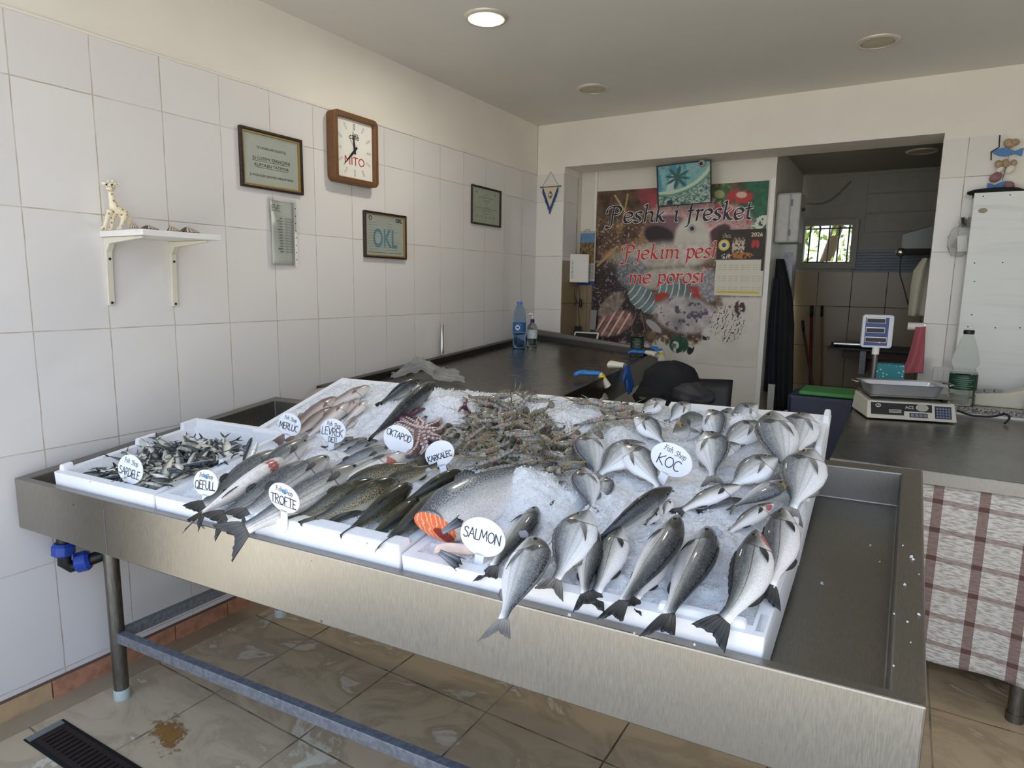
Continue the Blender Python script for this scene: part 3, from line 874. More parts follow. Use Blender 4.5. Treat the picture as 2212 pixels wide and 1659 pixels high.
# ------------------------------------------------------------------ fish
def fish_mat(name, stops, LS, AS, scale_amt=.35, rough=.26, metal=.35, spots=None, stripes=None, line=None, head=None, blotch=False, freckle=0.0, jit=.18, pink=None, gold=False, sheen=.12):
    m, nt, b = new_mat(name, rough, metal, .6)
    at = nd(nt, 'Attribute', attribute_name='rest').outputs['Vector']
    sp = nd(nt, 'SeparateXYZ', {0: at}); u, v, a = sp.outputs[0], sp.outputs[1], sp.outputs[2]
    oi = nd(nt, 'ObjectInfo').outputs['Random']
    off = nd(nt, 'CombineXYZ', {0: ma(nt, 'MULTIPLY', oi, 30.0), 1: 0.0, 2: 0.0}).outputs[0]
    sc = nd(nt, 'VectorMath', {0: at, 1: (7, 3, 2)}, operation='MULTIPLY').outputs[0]
    sc = nd(nt, 'VectorMath', {0: sc, 1: off}, operation='ADD').outputs[0]
    n = nd(nt, 'TexNoise', {'Vector': sc, 'Scale': 1.0, 'Detail': 5.0, 'Roughness': .6}).outputs[0]
    vj = ma(nt, 'ADD', v, ma(nt, 'MULTIPLY', ma(nt, 'SUBTRACT', n, .5), jit * 2))
    f = ma(nt, 'MULTIPLY', ma(nt, 'ADD', vj, 1.0), .5, clamp=True)
    col = ramp(nt, f, stops)
    pat = nd(nt, 'CombineXYZ', {0: ma(nt, 'MULTIPLY', u, LS), 1: ma(nt, 'MULTIPLY', a, AS), 2: 0.0}).outputs[0]
    vo = nd(nt, 'TexVoronoi', {'Vector': pat, 'Scale': 1.0, 'Randomness': .55}, voronoi_dimensions='2D')
    body = smooth(nt, u, .25, .30)
    sd = ma(nt, 'MULTIPLY', ma(nt, 'SUBTRACT', .55, vo.outputs['Distance']), body)
    glint = nd(nt, 'TexWhiteNoise', {'Vector': vo.outputs['Position']}, noise_dimensions='2D').outputs[0]
    k = ma(nt, 'ADD', ma(nt, 'MULTIPLY', sd, scale_amt * 1.5), ma(nt, 'MULTIPLY', ma(nt, 'MULTIPLY', glint, body), scale_amt * .7))
    k = ma(nt, 'ADD', k, 1.02 - scale_amt * .45)
    kk = nd(nt, 'CombineXYZ', {0: k, 1: k, 2: k}).outputs[0]
    col = mix(nt, 1.0, col, kk, 'MULTIPLY')
    shine = ma(nt, 'MULTIPLY', ma(nt, 'MULTIPLY', ma(nt, 'GREATER_THAN', glint, .62), body), sheen)
    col = mix(nt, shine, col, lin('#c3d3ee'))  # bluish-white scale highlights painted into the skin colour
    if stripes:
        cnt, amt, cc = stripes
        wv = ma(nt, 'SINE', ma(nt, 'ADD', ma(nt, 'MULTIPLY', a, cnt), ma(nt, 'MULTIPLY', n, 1.0)))
        st = ma(nt, 'MULTIPLY', ma(nt, 'MULTIPLY', smooth(nt, wv, .1, .9), body), amt)
        st = ma(nt, 'MULTIPLY', st, smooth(nt, v, -.75, -.2))
        col = mix(nt, st, col, lin(cc))
    if pink:
        pk = ma(nt, 'SUBTRACT', 1.0, smooth(nt, ma(nt, 'ABSOLUTE', ma(nt, 'SUBTRACT', v, .05)), .0, .3))
        col = mix(nt, ma(nt, 'MULTIPLY', pk, .35), col, lin(pink))
    if spots:
        ss, aa, th, lo, cc = spots
        pv = nd(nt, 'CombineXYZ', {0: ma(nt, 'MULTIPLY', u, ss), 1: ma(nt, 'MULTIPLY', a, aa), 2: 0.0}).outputs[0]
        v2 = nd(nt, 'TexVoronoi', {'Vector': pv, 'Scale': 1.0, 'Randomness': 1.0}, voronoi_dimensions='2D')
        dot = ma(nt, 'LESS_THAN', ma(nt, 'ADD', v2.outputs['Distance'], ma(nt, 'MULTIPLY', ma(nt, 'SUBTRACT', n, .5), .25)), th)
        dot = ma(nt, 'MULTIPLY', dot, smooth(nt, v, lo, lo + .3))
        col = mix(nt, ma(nt, 'MULTIPLY', dot, .85), col, lin(cc))
    if line is not None:
        dl = ma(nt, 'ABSOLUTE', ma(nt, 'SUBTRACT', v, ma(nt, 'ADD', line, ma(nt, 'MULTIPLY', smooth(nt, u, .9, .25), .16))))
        col = mix(nt, ma(nt, 'MULTIPLY', ma(nt, 'SUBTRACT', 1.0, smooth(nt, dl, .012, .035)), ma(nt, 'MULTIPLY', body, .75)), col, lin('#2a2b29'))
    if head:
        hm = ma(nt, 'MULTIPLY', ma(nt, 'SUBTRACT', 1.0, smooth(nt, u, .20, .31)), smooth(nt, ma(nt, 'ADD', v, ma(nt, 'MULTIPLY', n, .4)), -.1, .6))
        col = mix(nt, ma(nt, 'MULTIPLY', hm, .8), col, lin(head))
    # gill slit and mouth line
    gs = ma(nt, 'ADD', .285, ma(nt, 'MULTIPLY', ma(nt, 'MULTIPLY', v, v), -.05))
    gd = ma(nt, 'ABSOLUTE', ma(nt, 'SUBTRACT', u, gs))
    gm = ma(nt, 'MULTIPLY', ma(nt, 'SUBTRACT', 1.0, smooth(nt, gd, .0025, .010)), ma(nt, 'LESS_THAN', v, .75))
    col = mix(nt, ma(nt, 'MULTIPLY', gm, .7), col, lin('#3a302c'))
    md = ma(nt, 'ABSOLUTE', ma(nt, 'ADD', v, ma(nt, 'ADD', .12, ma(nt, 'MULTIPLY', u, 2.2))))
    mm = ma(nt, 'MULTIPLY', ma(nt, 'SUBTRACT', 1.0, smooth(nt, md, .02, .07)), ma(nt, 'LESS_THAN', u, .075))
    col = mix(nt, ma(nt, 'MULTIPLY', mm, .8), col, lin('#2b2522'))
    if blotch:
        bx = ma(nt, 'ABSOLUTE', ma(nt, 'SUBTRACT', u, .300)); by = ma(nt, 'ABSOLUTE', ma(nt, 'SUBTRACT', v, .46))
        bm = ma(nt, 'SUBTRACT', 1.0, smooth(nt, ma(nt, 'ADD', ma(nt, 'ADD', ma(nt, 'MULTIPLY', bx, 9.0), ma(nt, 'MULTIPLY', by, 1.3)), ma(nt, 'MULTIPLY', n, .4)), .45, .85))
        col = mix(nt, ma(nt, 'MULTIPLY', bm, .85), col, lin('#15161a'))
    if gold:
        gx = ma(nt, 'SUBTRACT', 1.0, smooth(nt, ma(nt, 'ABSOLUTE', ma(nt, 'SUBTRACT', u, .13)), .01, .035))
        col = mix(nt, ma(nt, 'MULTIPLY', ma(nt, 'MULTIPLY', gx, smooth(nt, v, .3, .6)), .55), col, lin('#b79a52'))
    if freckle:
        fr = nd(nt, 'TexVoronoi', {'Vector': pat, 'Scale': .55, 'Randomness': 1.0}, voronoi_dimensions='2D')
        fm = ma(nt, 'MULTIPLY', ma(nt, 'LESS_THAN', fr.outputs['Distance'], .14), smooth(nt, v, -.1, .3))
        col = mix(nt, ma(nt, 'MULTIPLY', fm, freckle), col, lin('#b9bdb8'))
    nt.links.new(col, b.inputs['Base Color'])
    nt.links.new(nd(nt, 'Bump', {'Height': sd, 'Strength': .30, 'Distance': .0015}).outputs[0], b.inputs['Normal'])
    b.inputs['Coat Weight'].default_value = .5; b.inputs['Coat Roughness'].default_value = .12
    return m

def fin_mat(name, c0, c1, rays=46.0):
    m, nt, b = new_mat(name, .35, 0, .5)
    at = nd(nt, 'Attribute', attribute_name='rest').outputs['Vector']
    sp = nd(nt, 'SeparateXYZ', {0: at})
    w_ = ma(nt, 'SINE', ma(nt, 'MULTIPLY', sp.outputs[1], rays))
    col = mix(nt, smooth(nt, sp.outputs[0], .1, 1.0), lin(c0), lin(c1))
    col = mix(nt, ma(nt, 'MULTIPLY', smooth(nt, w_, -.2, .8), .45), col, lin(c1))
    nt.links.new(col, b.inputs['Base Color'])
    nt.links.new(nd(nt, 'Bump', {'Height': w_, 'Strength': .35, 'Distance': .001}).outputs[0], b.inputs['Normal'])
    return m

SP = {
 'bream': dict(prof=[(0, .012, .012, .012), (.03, .044, .034, .024), (.09, .088, .062, .040), (.18, .138, .098, .056), (.28, .176, .132, .066), (.40, .186, .150, .070), (.54, .165, .138, .062), (.68, .122, .104, .046), (.80, .070, .062, .030), (.90, .038, .036, .018), (1, .034, .033, .010)],
    mat=fish_mat('silver_bream_skin', [(.0, '#fafafa'), (.3, '#eff0ef'), (.5, '#d3d5d4'), (.68, '#a4a7a4'), (.84, '#6a7074'), (1, '#2e3338')], 125, 24, .34, spots=None, stripes=(26.0, .28, '#8a8063'), head='#5f5d52', blotch=True, gold=True, metal=.15, sheen=.16),
    fin=fin_mat('dusky_bream_fin', '#a19d95', '#5d5a56'), fork=.30, span=.125, eye=(.150, 34, .027), pec=(.29, -2, -30, .24, .05), dors=(.28, .84, .035)),
 'bass': dict(prof=[(0, .010, .010, .012), (.04, .030, .028, .026), (.11, .058, .050, .040), (.2, .085, .078, .052), (.32, .108, .100, .060), (.46, .112, .106, .060), (.62, .092, .090, .050), (.78, .058, .056, .034), (.90, .038, .037, .022), (1, .036, .036, .012)],
    mat=fish_mat('dark_backed_bass_skin', [(.0, '#fbf7f4'), (.34, '#efebe6'), (.5, '#c3c1b8'), (.64, '#8a8b84'), (.8, '#474c4e'), (1, '#15191c')], 120, 24, .34, line=.12, head='#33322f', metal=.12, sheen=.05),
    fin=fin_mat('dark_bass_fin', '#4c4b49', '#191a1c'), fork=.18, span=.115, eye=(.130, 30, .021), pec=(.285, -8, -26, .14, .05), dors=(.32, .80, .032)),
 'trout': dict(prof=[(0, .014, .012, .018), (.04, .040, .034, .034), (.11, .066, .056, .050), (.22, .088, .080, .064), (.36, .100, .094, .072), (.5, .098, .092, .068), (.66, .078, .074, .054), (.8, .054, .050, .036), (.91, .040, .038, .024), (1, .042, .042, .014)],
    mat=fish_mat('spotted_trout_skin', [(.0, '#dcd8ca'), (.3, '#bdb69c'), (.46, '#9b9472'), (.64, '#6f6b4c'), (.82, '#3e402c'), (1, '#191c13')], 150, 30, .2, rough=.2, metal=.1, spots=(58, 11, .36, -.45, '#14140f'), pink='#96705f', head='#22251a', sheen=.0),
    fin=fin_mat('olive_trout_fin', '#5b5a44', '#2a2a20'), fork=.10, span=.10, eye=(.07, 30, .016), pec=(.23, -35, -55, .12, .045), dors=(.45, .60, .045)),
 'mullet': dict(prof=[(0, .018, .016, .022), (.03, .040, .040, .040), (.09, .060, .062, .054), (.2, .082, .086, .066), (.34, .096, .102, .072), (.5, .096, .100, .066), (.66, .078, .080, .052), (.8, .055, .055, .034), (.91, .040, .039, .022), (1, .036, .036, .012)],
    mat=fish_mat('striped_mullet_skin', [(.0, '#f8f3ec'), (.34, '#ece7de'), (.5, '#cdc9be'), (.66, '#9a9a92'), (.84, '#5a5f61'), (1, '#262b2d')], 74, 16, .36, stripes=(24.0, .45, '#6a6a60'), head='#8c8a80', metal=.12),
    fin=fin_mat('grey_mullet_fin', '#6c6a64', '#3c3b3a'), fork=.34, span=.13, eye=(.06, 20, .018), pec=(.22, 18, 8, .15, .045), dors=(.62, .74, .05)),
 'hake': dict(prof=[(0, .010, .012, .014), (.05, .030, .030, .028), (.14, .048, .048, .040), (.24, .060, .064, .046), (.36, .062, .066, .046), (.55, .052, .052, .038), (.75, .034, .034, .024), (.9, .018, .018, .012), (1, .014, .014, .006)],
    mat=fish_mat('pale_hake_skin', [(.0, '#f1ebe8'), (.3, '#dfd5d0'), (.5, '#bfb0a9'), (.7, '#8d7b72'), (1, '#4f433d')], 120, 20, .14, rough=.3, metal=.05, head='#6e5b54', jit=.3, sheen=.05),
    fin=fin_mat('brown_hake_fin', '#a18d84', '#6a574f'), fork=.02, span=.05, eye=(.10, 36, .016), pec=(.26, 0, -12, .12, .03), dors=(.30, .86, .026)),
 'salmon': dict(prof=[(0, .012, .012, .014), (.05, .036, .034, .034), (.14, .050, .044, .040), (.25, .070, .056, .050), (.4, .112, .112, .074), (.55, .110, .108, .070), (.7, .082, .080, .052), (.84, .050, .048, .032), (1, .038, .038, .014)],
    mat=fish_mat('silver_salmon_skin', [(.0, '#f5efec'), (.3, '#e9e4e0'), (.48, '#c6c6c3'), (.66, '#989c9b'), (.82, '#666c70'), (1, '#454b52')], 130, 26, .35, spots=(95, 20, .30, .12, '#2c2e32'), metal=.1, sheen=.1),
    fin=fin_mat('slate_salmon_fin', '#8b929a', '#1d2024'), fork=.1, span=.12, eye=None, pec=None, dors=(.5, .62, .05)),
 'sardine': dict(prof=[(0, .012, .012, .012), (.05, .034, .038, .026), (.15, .060, .068, .040), (.3, .080, .094, .048), (.5, .080, .092, .046), (.7, .056, .062, .032), (.88, .028, .030, .016), (1, .022, .022, .007)],
    mat=fish_mat('sardine_skin', [(.0, '#f4f1e6'), (.42, '#e4dfca'), (.58, '#bfbba2'), (.70, '#7a8474'), (.82, '#35434a'), (1, '#131b21')], 44, 9, .30, rough=.22, metal=.15),
    fin=fin_mat('sardine_fin', '#4f5556', '#23282b', 30), fork=.5, span=.13, eye=(.085, 25, .024), pec=None, dors=None),
}
FAT = {'bream': (1.06, 1.1), 'bass': (1.13, 1.15), 'trout': (1.28, 1.5), 'mullet': (1.12, 1.16), 'hake': (1.5, 1.5), 'sardine': (1.3, 1.35), 'salmon': (1.0, 1.0)}
for k_, (fa, fb_) in FAT.items(): SP[k_]['prof'] = [(p[0], p[1] * fa, p[2] * fa, p[3] * fb_) for p in SP[k_]['prof']]
eye_ball = plain('fish_eye_ring', '#8f8b78', .15, .3); eye_pupil = plain('fish_eye_pupil', '#08090b', .05)
M['blood'], bnt_, bb_ = new_mat('red_gill_flesh', .3)
_a = nd(bnt_, 'Attribute', attribute_name='rest').outputs['Vector']
_n = nd(bnt_, 'TexNoise', {'Vector': nd(bnt_, 'TexCoord').outputs['Object'], 'Scale': 130.0, 'Detail': 4.0}).outputs[0]
_l = nd(bnt_, 'VectorMath', {0: _a}, operation='LENGTH').outputs['Value']
bnt_.links.new(mix(bnt_, _n, lin('#a8322e'), lin('#d98a80')), bb_.inputs['Base Color'])
bnt_.links.new(ma(bnt_, 'MULTIPLY', smooth(bnt_, ma(bnt_, 'SUBTRACT', ma(bnt_, 'ADD', _n, .35), ma(bnt_, 'MULTIPLY', _l, .75)), .12, .45), .85), bb_.inputs['Alpha'])

def fish_geom(sp, cl, nrm, roll, L, u0=0.0, nr=26, ns=18):
    """cl(c) centreline point for c in 0..1; returns surface function S(u, deg, off) and the basis function"""
    d = SP[sp]; pr = np.array(d['prof'])
    def basis(c):
        t = cl(max(c - .02, 0)) - cl(min(c + .02, 1)); t /= np.linalg.norm(t)
        rt = np.cross(t, nrm); rt /= np.linalg.norm(rt)
        n = np.cross(rt, t)
        r = math.radians(roll)
        dor = rt * math.cos(r) + n * math.sin(r)
        lat = np.cross(dor, t)
        if lat @ n < -1e-6: lat = -lat
        return t, dor, lat
    def S(u, deg, off=0.0):
        c = u * .86
        t, dor, lat = basis(c)
        top, bot, w = (np.interp(u, pr[:, 0], pr[:, i]) * L for i in (1, 2, 3))
        if u < .28: w *= 1.05
        a = math.radians(deg)
        ca, sa = math.cos(a), math.sin(a)
        x = w * math.copysign(abs(ca) ** .85, ca); z = (top if sa > 0 else bot) * sa
        p = cl(c) + lat * x + dor * z
        if off:
            o = lat * ca + dor * sa
            p = p + o / np.linalg.norm(o) * off
        return p
    return S, basis

def build_fish(sp, cl, nrm, roll, L, both=False, u0=0.0, nr=26, ns=18, name=None, finmat=None, simple=False, oblique=0.0):
    d = SP[sp]
    S, basis = fish_geom(sp, cl, nrm, roll, L)
    us = [u0 + (1 - u0) * (i / (nr - 1)) ** 1.25 for i in range(nr)]
    mb = MB(); vs = []; rs = []; fs = []
    for iu, uu in enumerate(us):
        for q in range(ns):
            a = 360 * q / ns
            sa = math.sin(math.radians(a))
            u = uu + oblique * (1 - sa) / 2 * max(0, 1 - iu / 6)
            vs.append(S(u, a))
            rs.append((u, sa, math.degrees(math.asin(max(-1, min(1, sa)))) / 90))
    for i in range(nr - 1):
        for q in range(ns):
            q2 = (q + 1) % ns
            fs.append((i * ns + q, i * ns + q2, (i + 1) * ns + q2, (i + 1) * ns + q))
    b = len(vs)
    vs.append(np.mean(vs[:ns], 0)); rs.append((us[0], 0, 0)); vs.append(np.mean(vs[(nr - 1) * ns:nr * ns], 0)); rs.append((1, 0, 0))
    for q in range(ns):
        fs.append((b, (q + 1) % ns, q)); fs.append((b + 1, (nr - 1) * ns + q, (nr - 1) * ns + (q + 1) % ns))
    mb.add(vs, fs, 0, rs)
    org = cl(.4)
    root = mb.obj(name or sp, d['mat'], smooth=True)
    for v in root.data.vertices: v.co -= Vector(org)
    root.data.update()
    root.location = org; root['_w'] = tuple(org)
    fm = finmat or d['fin']
    def sheet(nm, fn, nu, nv, th=.0008):
        m2 = MB(); m2.grid(fn, nu, nv, thick=th)
        r = [(i / nu, j / nv, 0) for i in range(nu + 1) for j in range(nv + 1)]
        m2.rest = r + r; m2.has_rest = True
        return m2.obj(nm, fm, root, smooth=True)
    # tail fin
    t, dor, lat = basis(.9)
    Bp = cl(.85); Ep = cl(1.0); tl = np.linalg.norm(Ep - Bp)
    dt = (Ep - Bp) / tl
    hb = np.interp(1, [p[0] for p in d['prof']], [p[1] for p in d['prof']]) * L * .9
    rnd = random.Random(int(L * 1e5))
    jag = [rnd.uniform(-.05, .03) for _ in range(40)]
    def tail(a, b):
        k = 2 * b - 1
        ln = tl * (1.12 - d['fork'] * 1.6 * (1 - abs(k)) ** 1.3 + jag[int(b * 20)] * (1 if a > .9 else 0))
        wv = lat * (.012 * L * math.sin(b * 19) * a * .35)
        return Bp + dt * (ln * a) + dor * k * (hb + (d['span'] * L - hb) * a ** .8) + wv - nrm * (.02 * L * a * a)
    sheet('tail_fin', tail, 5, 20)
    if d['eye']:
        ue, ae, re = d['eye']
        for sd in ((1, -1) if both else (1,)):
            ang = ae if sd > 0 else 180 - ae
            p = S(ue, ang); tt, dd, ll = basis(ue * .86)
            o = S(ue, ang, .01) - p; o /= np.linalg.norm(o)
            T = frame(p - o * re * L * .25, tt, np.cross(o, tt))
            m2 = MB(T)
            m2.ball((0, 0, 0), (re * L, re * L, re * L * .42), 16, 8, 0)
            m2.ball((0, 0, re * L * .16), (re * L * .74, re * L * .74, re * L * .32), 14, 6, 1)
            m2.obj('eye', [eye_ball, eye_pupil], root, smooth=True)
    if simple: return root
    if d['pec']:
        up_, a0, a1, ln, wd = d['pec']
        for sd in ((1, -1) if both else (1,)):
            def pec(a, b, sd=sd):
                w_ = wd * math.sin(math.pi * min(1, .12 + a * .88) ** .75) * (1 - .3 * a)
                ang = a0 + (a1 - a0) * a + (b - .5) * math.degrees(w_ * (6.5 if sp == 'bream' else 10.0))
                if sd < 0: ang = 180 - ang
                return S(up_ + ln * a * .95, ang, .0018 + .010 * L * a + .0006 * math.sin(b * 15))
            sheet('pectoral_fin', pec, 8, 6, .0006)
    if d['dors']:
        b0, b1, hh = d['dors']
        def dorsal(a, b):
            u = b0 + (b1 - b0) * b
            sp_ = .75 + .25 * abs(math.sin(b * 22))
            h_ = hh * L * (math.sin(math.pi * min(.97, .12 + b * .85)) ** .5) * sp_
            tt, dd, ll = basis(u * .86)
            return S(u, 90, -.002) + (dd * .72 - tt * .62) * h_ * a
        sheet('dorsal_fin', dorsal, 3, 22, .0006)
        def anal(a, b):
            u = .62 + .18 * b
            tt, dd, ll = basis(u * .86)
            return S(u, -90, -.002) + (-dd * .65 - tt * .72) * hh * 1.2 * L * math.sin(math.pi * (.25 + .7 * b)) * a
        sheet('anal_fin', anal, 3, 10, .0006)
    return root

def fish(sp, H, T, roll, bs, bn, lab, cat='fish', group=None, dh=(0, 0), u0=0.0, name=None, lift=.55, k=None, oblique=0.0):
    if k is None: k = {'bream': 1.38, 'bass': 1.08}.get(sp, 1.0)
    w = max(p[3] for p in SP[sp]['prof'])
    hh = max(p[1] for p in SP[sp]['prof'])
    L = .3
    for _ in range(3):
        e = (w * abs(math.cos(math.radians(roll))) + hh * abs(math.sin(math.radians(roll)))) * L * lift
        P = hp(*H, e + dh[0] + {'bream': .016, 'bass': .010}.get(sp, 0)); Q = hp(*T, e * .4 + dh[1])
        L = float(np.linalg.norm(P - Q)) * k
    s, t = hst((P + Q) / 2)
    n0 = np.array([0, -.12 - (.075 if t < .47 else .17) * .9, 1.0]); n0 /= np.linalg.norm(n0)
    tg = (P - Q); tg /= np.linalg.norm(tg)
    rt = np.cross(tg, n0); rt /= np.linalg.norm(rt); n = np.cross(rt, tg)
    K = (P + Q) / 2 + rt * bs * L + n * bn * L * .45
    cl = lambda c: (1 - c) ** 2 * P + 2 * c * (1 - c) * K + c * c * Q
    o = build_fish(sp, cl, n, roll, L, both=abs(math.sin(math.radians(roll))) > .55, u0=u0, name=name, oblique=oblique)
    tag(o, lab, cat, group)
    FISHLOG.append((sp, lab[:40], round(L, 3)))
    return o
FISHLOG = []
# --- grey mullets (striped), sign QEFULL
def many(sp, name, group, rows):
    out = []
    for r in rows:
        kw = dict(r[6]) if len(r) > 6 else {}
        out.append(fish(sp, r[0], r[1], r[2], r[3], r[4], r[5], group=group, name=name, **kw))
    return out

MUL = many('mullet', 'striped_mullet', 'striped mullets', [
 ((660, 953), (500, 1080), 110, -.03, .02, 'dark-backed mullet lying deepest, nose on the ice next to the sardines', dict(dh=(.0, -.005))),
 ((600, 977), (413, 1113), 102, -.02, .04, 'striped mullet on the sardine side of the row, tail over the QEFULL sign box edge', dict(dh=(.012, .02))),
 ((612, 994), (400, 1132), 225, .04, .03, 'belly-up pale mullet with a bleeding red gill', dict(dh=(.022, .03))),
 ((668, 1000), (452, 1133), 98, .05, .04, 'striped mullet with its nose hidden behind the gaping one', dict(dh=(.01, .02))),
 ((708, 988), (505, 1128), 118, .02, .03, 'striped mullet with pale gill cover facing up beside ice', dict(dh=(.018, .01))),
 ((772, 1010), (484, 1165), 122, .06, .02, 'mullet with the broad tail hanging over the steel rim', dict(dh=(.004, .018))),
 ((874, 983), (650, 1085), 165, .02, .02, 'mullet with blood-red gill cover pointing at the octopus sign', dict(dh=(.02, .0))),
 ((838, 965), (690, 1030), 95, .0, .02, 'dark mullet back half hidden below the octopus sign', dict(dh=(.012, -.01))),
 ((815, 952), (716, 992), 90, .0, .02, 'longest of the three small dark backs in ice below the bass sign', dict(dh=(.0, -.01))),
 ((793, 947), (706, 980), 90, .0, .02, 'middle of the three small dark backs in ice below the bass sign', dict(dh=(.0, -.01))),
 ((764, 945), (696, 970), 90, .0, .02, 'shortest of the three small dark backs in ice below the bass sign', dict(dh=(.0, -.01))),
])
def red_patch(o, r0, r1, name, width=.45, ns=18, at_=None):
    """raw red skin: a thin piece over the body rings r0..r1 on the side turned to the viewer"""
    V = [np.array(v.co) for v in o.data.vertices]; org = np.array(o.location)
    best = max(range(ns), key=lambda q: (V[r0 * ns + q] - np.mean(V[r0 * ns:(r0 + 1) * ns], 0)) @ (CAM - org))
    if at_ is not None: best = at_
    k = max(1, int(ns * width / 4)); idx = [(best + d_) % ns for d_ in range(-k, k + 1)]
    mb = MB()
    rows = []
    for r in range(r0, r1 + 1):
        c = np.mean(V[r * ns:(r + 1) * ns], 0)
        rows.append([V[r * ns + q] + (V[r * ns + q] - c) / np.linalg.norm(V[r * ns + q] - c) * .0007 for q in idx])
    m_ = len(idx)
    mb.add([p for row in rows for p in row], [(a * m_ + b, a * m_ + b + 1, (a + 1) * m_ + b + 1, (a + 1) * m_ + b) for a in range(len(rows) - 1) for b in range(m_ - 1)])
    n_r = len(rows)
    mb.rest = [(2 * a / (n_r - 1) - 1, 2 * b / (m_ - 1) - 1, 0) for a in range(n_r) for b in range(m_)]; mb.has_rest = True
    x = mb.obj(name, M['blood'], o, smooth=True, raw=True)
    sb_m = x.modifiers.new('sub', 'SUBSURF'); sb_m.levels = 2; sb_m.render_levels = 2
    so_ = x.modifiers.new('solid', 'SOLIDIFY'); so_.thickness = .0004
    x['label'] = 'red bloody patch'
red_patch(MUL[2], 5, 9, 'red_gill', .8); red_patch(MUL[6], 5, 9, 'red_gill', .7)

many('trout', 'trout', 'dark trout', [
 ((745, 1050), (925, 996), 60, .02, .02, 'trout lying head-first under the mullets, tail towards the shrimp sign', dict(dh=(.0, .012))),
 ((822, 1052), (962, 1000), 70, .0, .02, 'trout with its thin tail reaching over to the shrimp sign', dict(dh=(-.008, .012))),
 ((812, 1040), (622, 1135), 112, -.02, .02, 'trout next to the TROFTE sign, partly under its dark neighbour', dict(dh=(.0, .0))),
 ((856, 1037), (655, 1142), 108, .04, .03, 'large dark trout second from the TROFTE sign', dict(dh=(.012, .0))),
 ((820, 1068), (680, 1145), 40, .02, .01, 'small slim trout low between two larger ones', dict(dh=(-.008, -.004))),
 ((888, 1047), (735, 1162), 62, .03, .03, 'dark trout in the middle of the front row', dict(dh=(.010, .0))),
 ((905, 1080), (785, 1172), 30, .0, .01, 'pale grey spotted trout below the golden one', dict(dh=(-.006, -.002))),
 ((970, 1058), (812, 1183), 45, .05, .03, 'golden-olive trout nearest to the salmon cut', dict(dh=(.012, .004))),
 ((995, 1018), (858, 1095), 58, .03, .03, 'dark trout with wet shiny head at the top of the box', dict(dh=(.012, .002))),
 ((1034, 1027), (935, 1090), 85, .02, .02, 'dark trout behind, between the top one and the salmon ice', dict(dh=(.002, .0))),
 ((1056, 1034), (955, 1092), 40, -.03, .02, 'small pale-speckled trout lying along the salmon back', dict(dh=(.002, -.004))),
])

many('hake', 'hake', 'pale hake', [
 ((798, 836), (668, 908), 150, -.03, .05, 'top hake with brown head, highest on the white box', dict(dh=(.012, .0))),
 ((722, 850), (640, 915), 160, -.05, .03, 'hake nearest to the white box edge', dict(dh=(.0, .0))),
 ((726, 860), (598, 953), 140, .03, .03, 'hake with tail lying behind the MERLUC sign', dict(dh=(.008, .002))),
 ((722, 882), (620, 953), 130, -.02, .03, 'thin brown hake tail above the sign stem', dict(dh=(.004, .004))),
 ((752, 872), (648, 954), 160, .03, .02, 'pale hake with the whitish belly between two signs', dict(dh=(.006, .002))),
 ((775, 862), (722, 914), 150, .0, .02, 'small hake half behind the pinkish one with the dark spot', dict(dh=(.002, -.002))),
 ((792, 866), (730, 925), 170, .03, .03, 'plump pinkish hake with grey head beside the LEVREK sign', dict(dh=(.014, .004))),
 ((770, 905), (738, 936), 140, .0, .0, 'short brown hake lowest beside the LEVREK sign', dict(dh=(-.004, -.004))),
])
big = many('bass', 'big_sea_bass', 'big dark sea bass', [
 ((938, 827), (790, 955), 48, .03, .04, 'huge dark sea bass stretched over the ice behind the octopus sign', dict(dh=(.028, .006))),
 ((907, 820), (812, 880), 55, -.03, .02, 'second dark sea bass with its head against the plastic bag', dict(dh=(.012, -.012), k=1.5)),
])

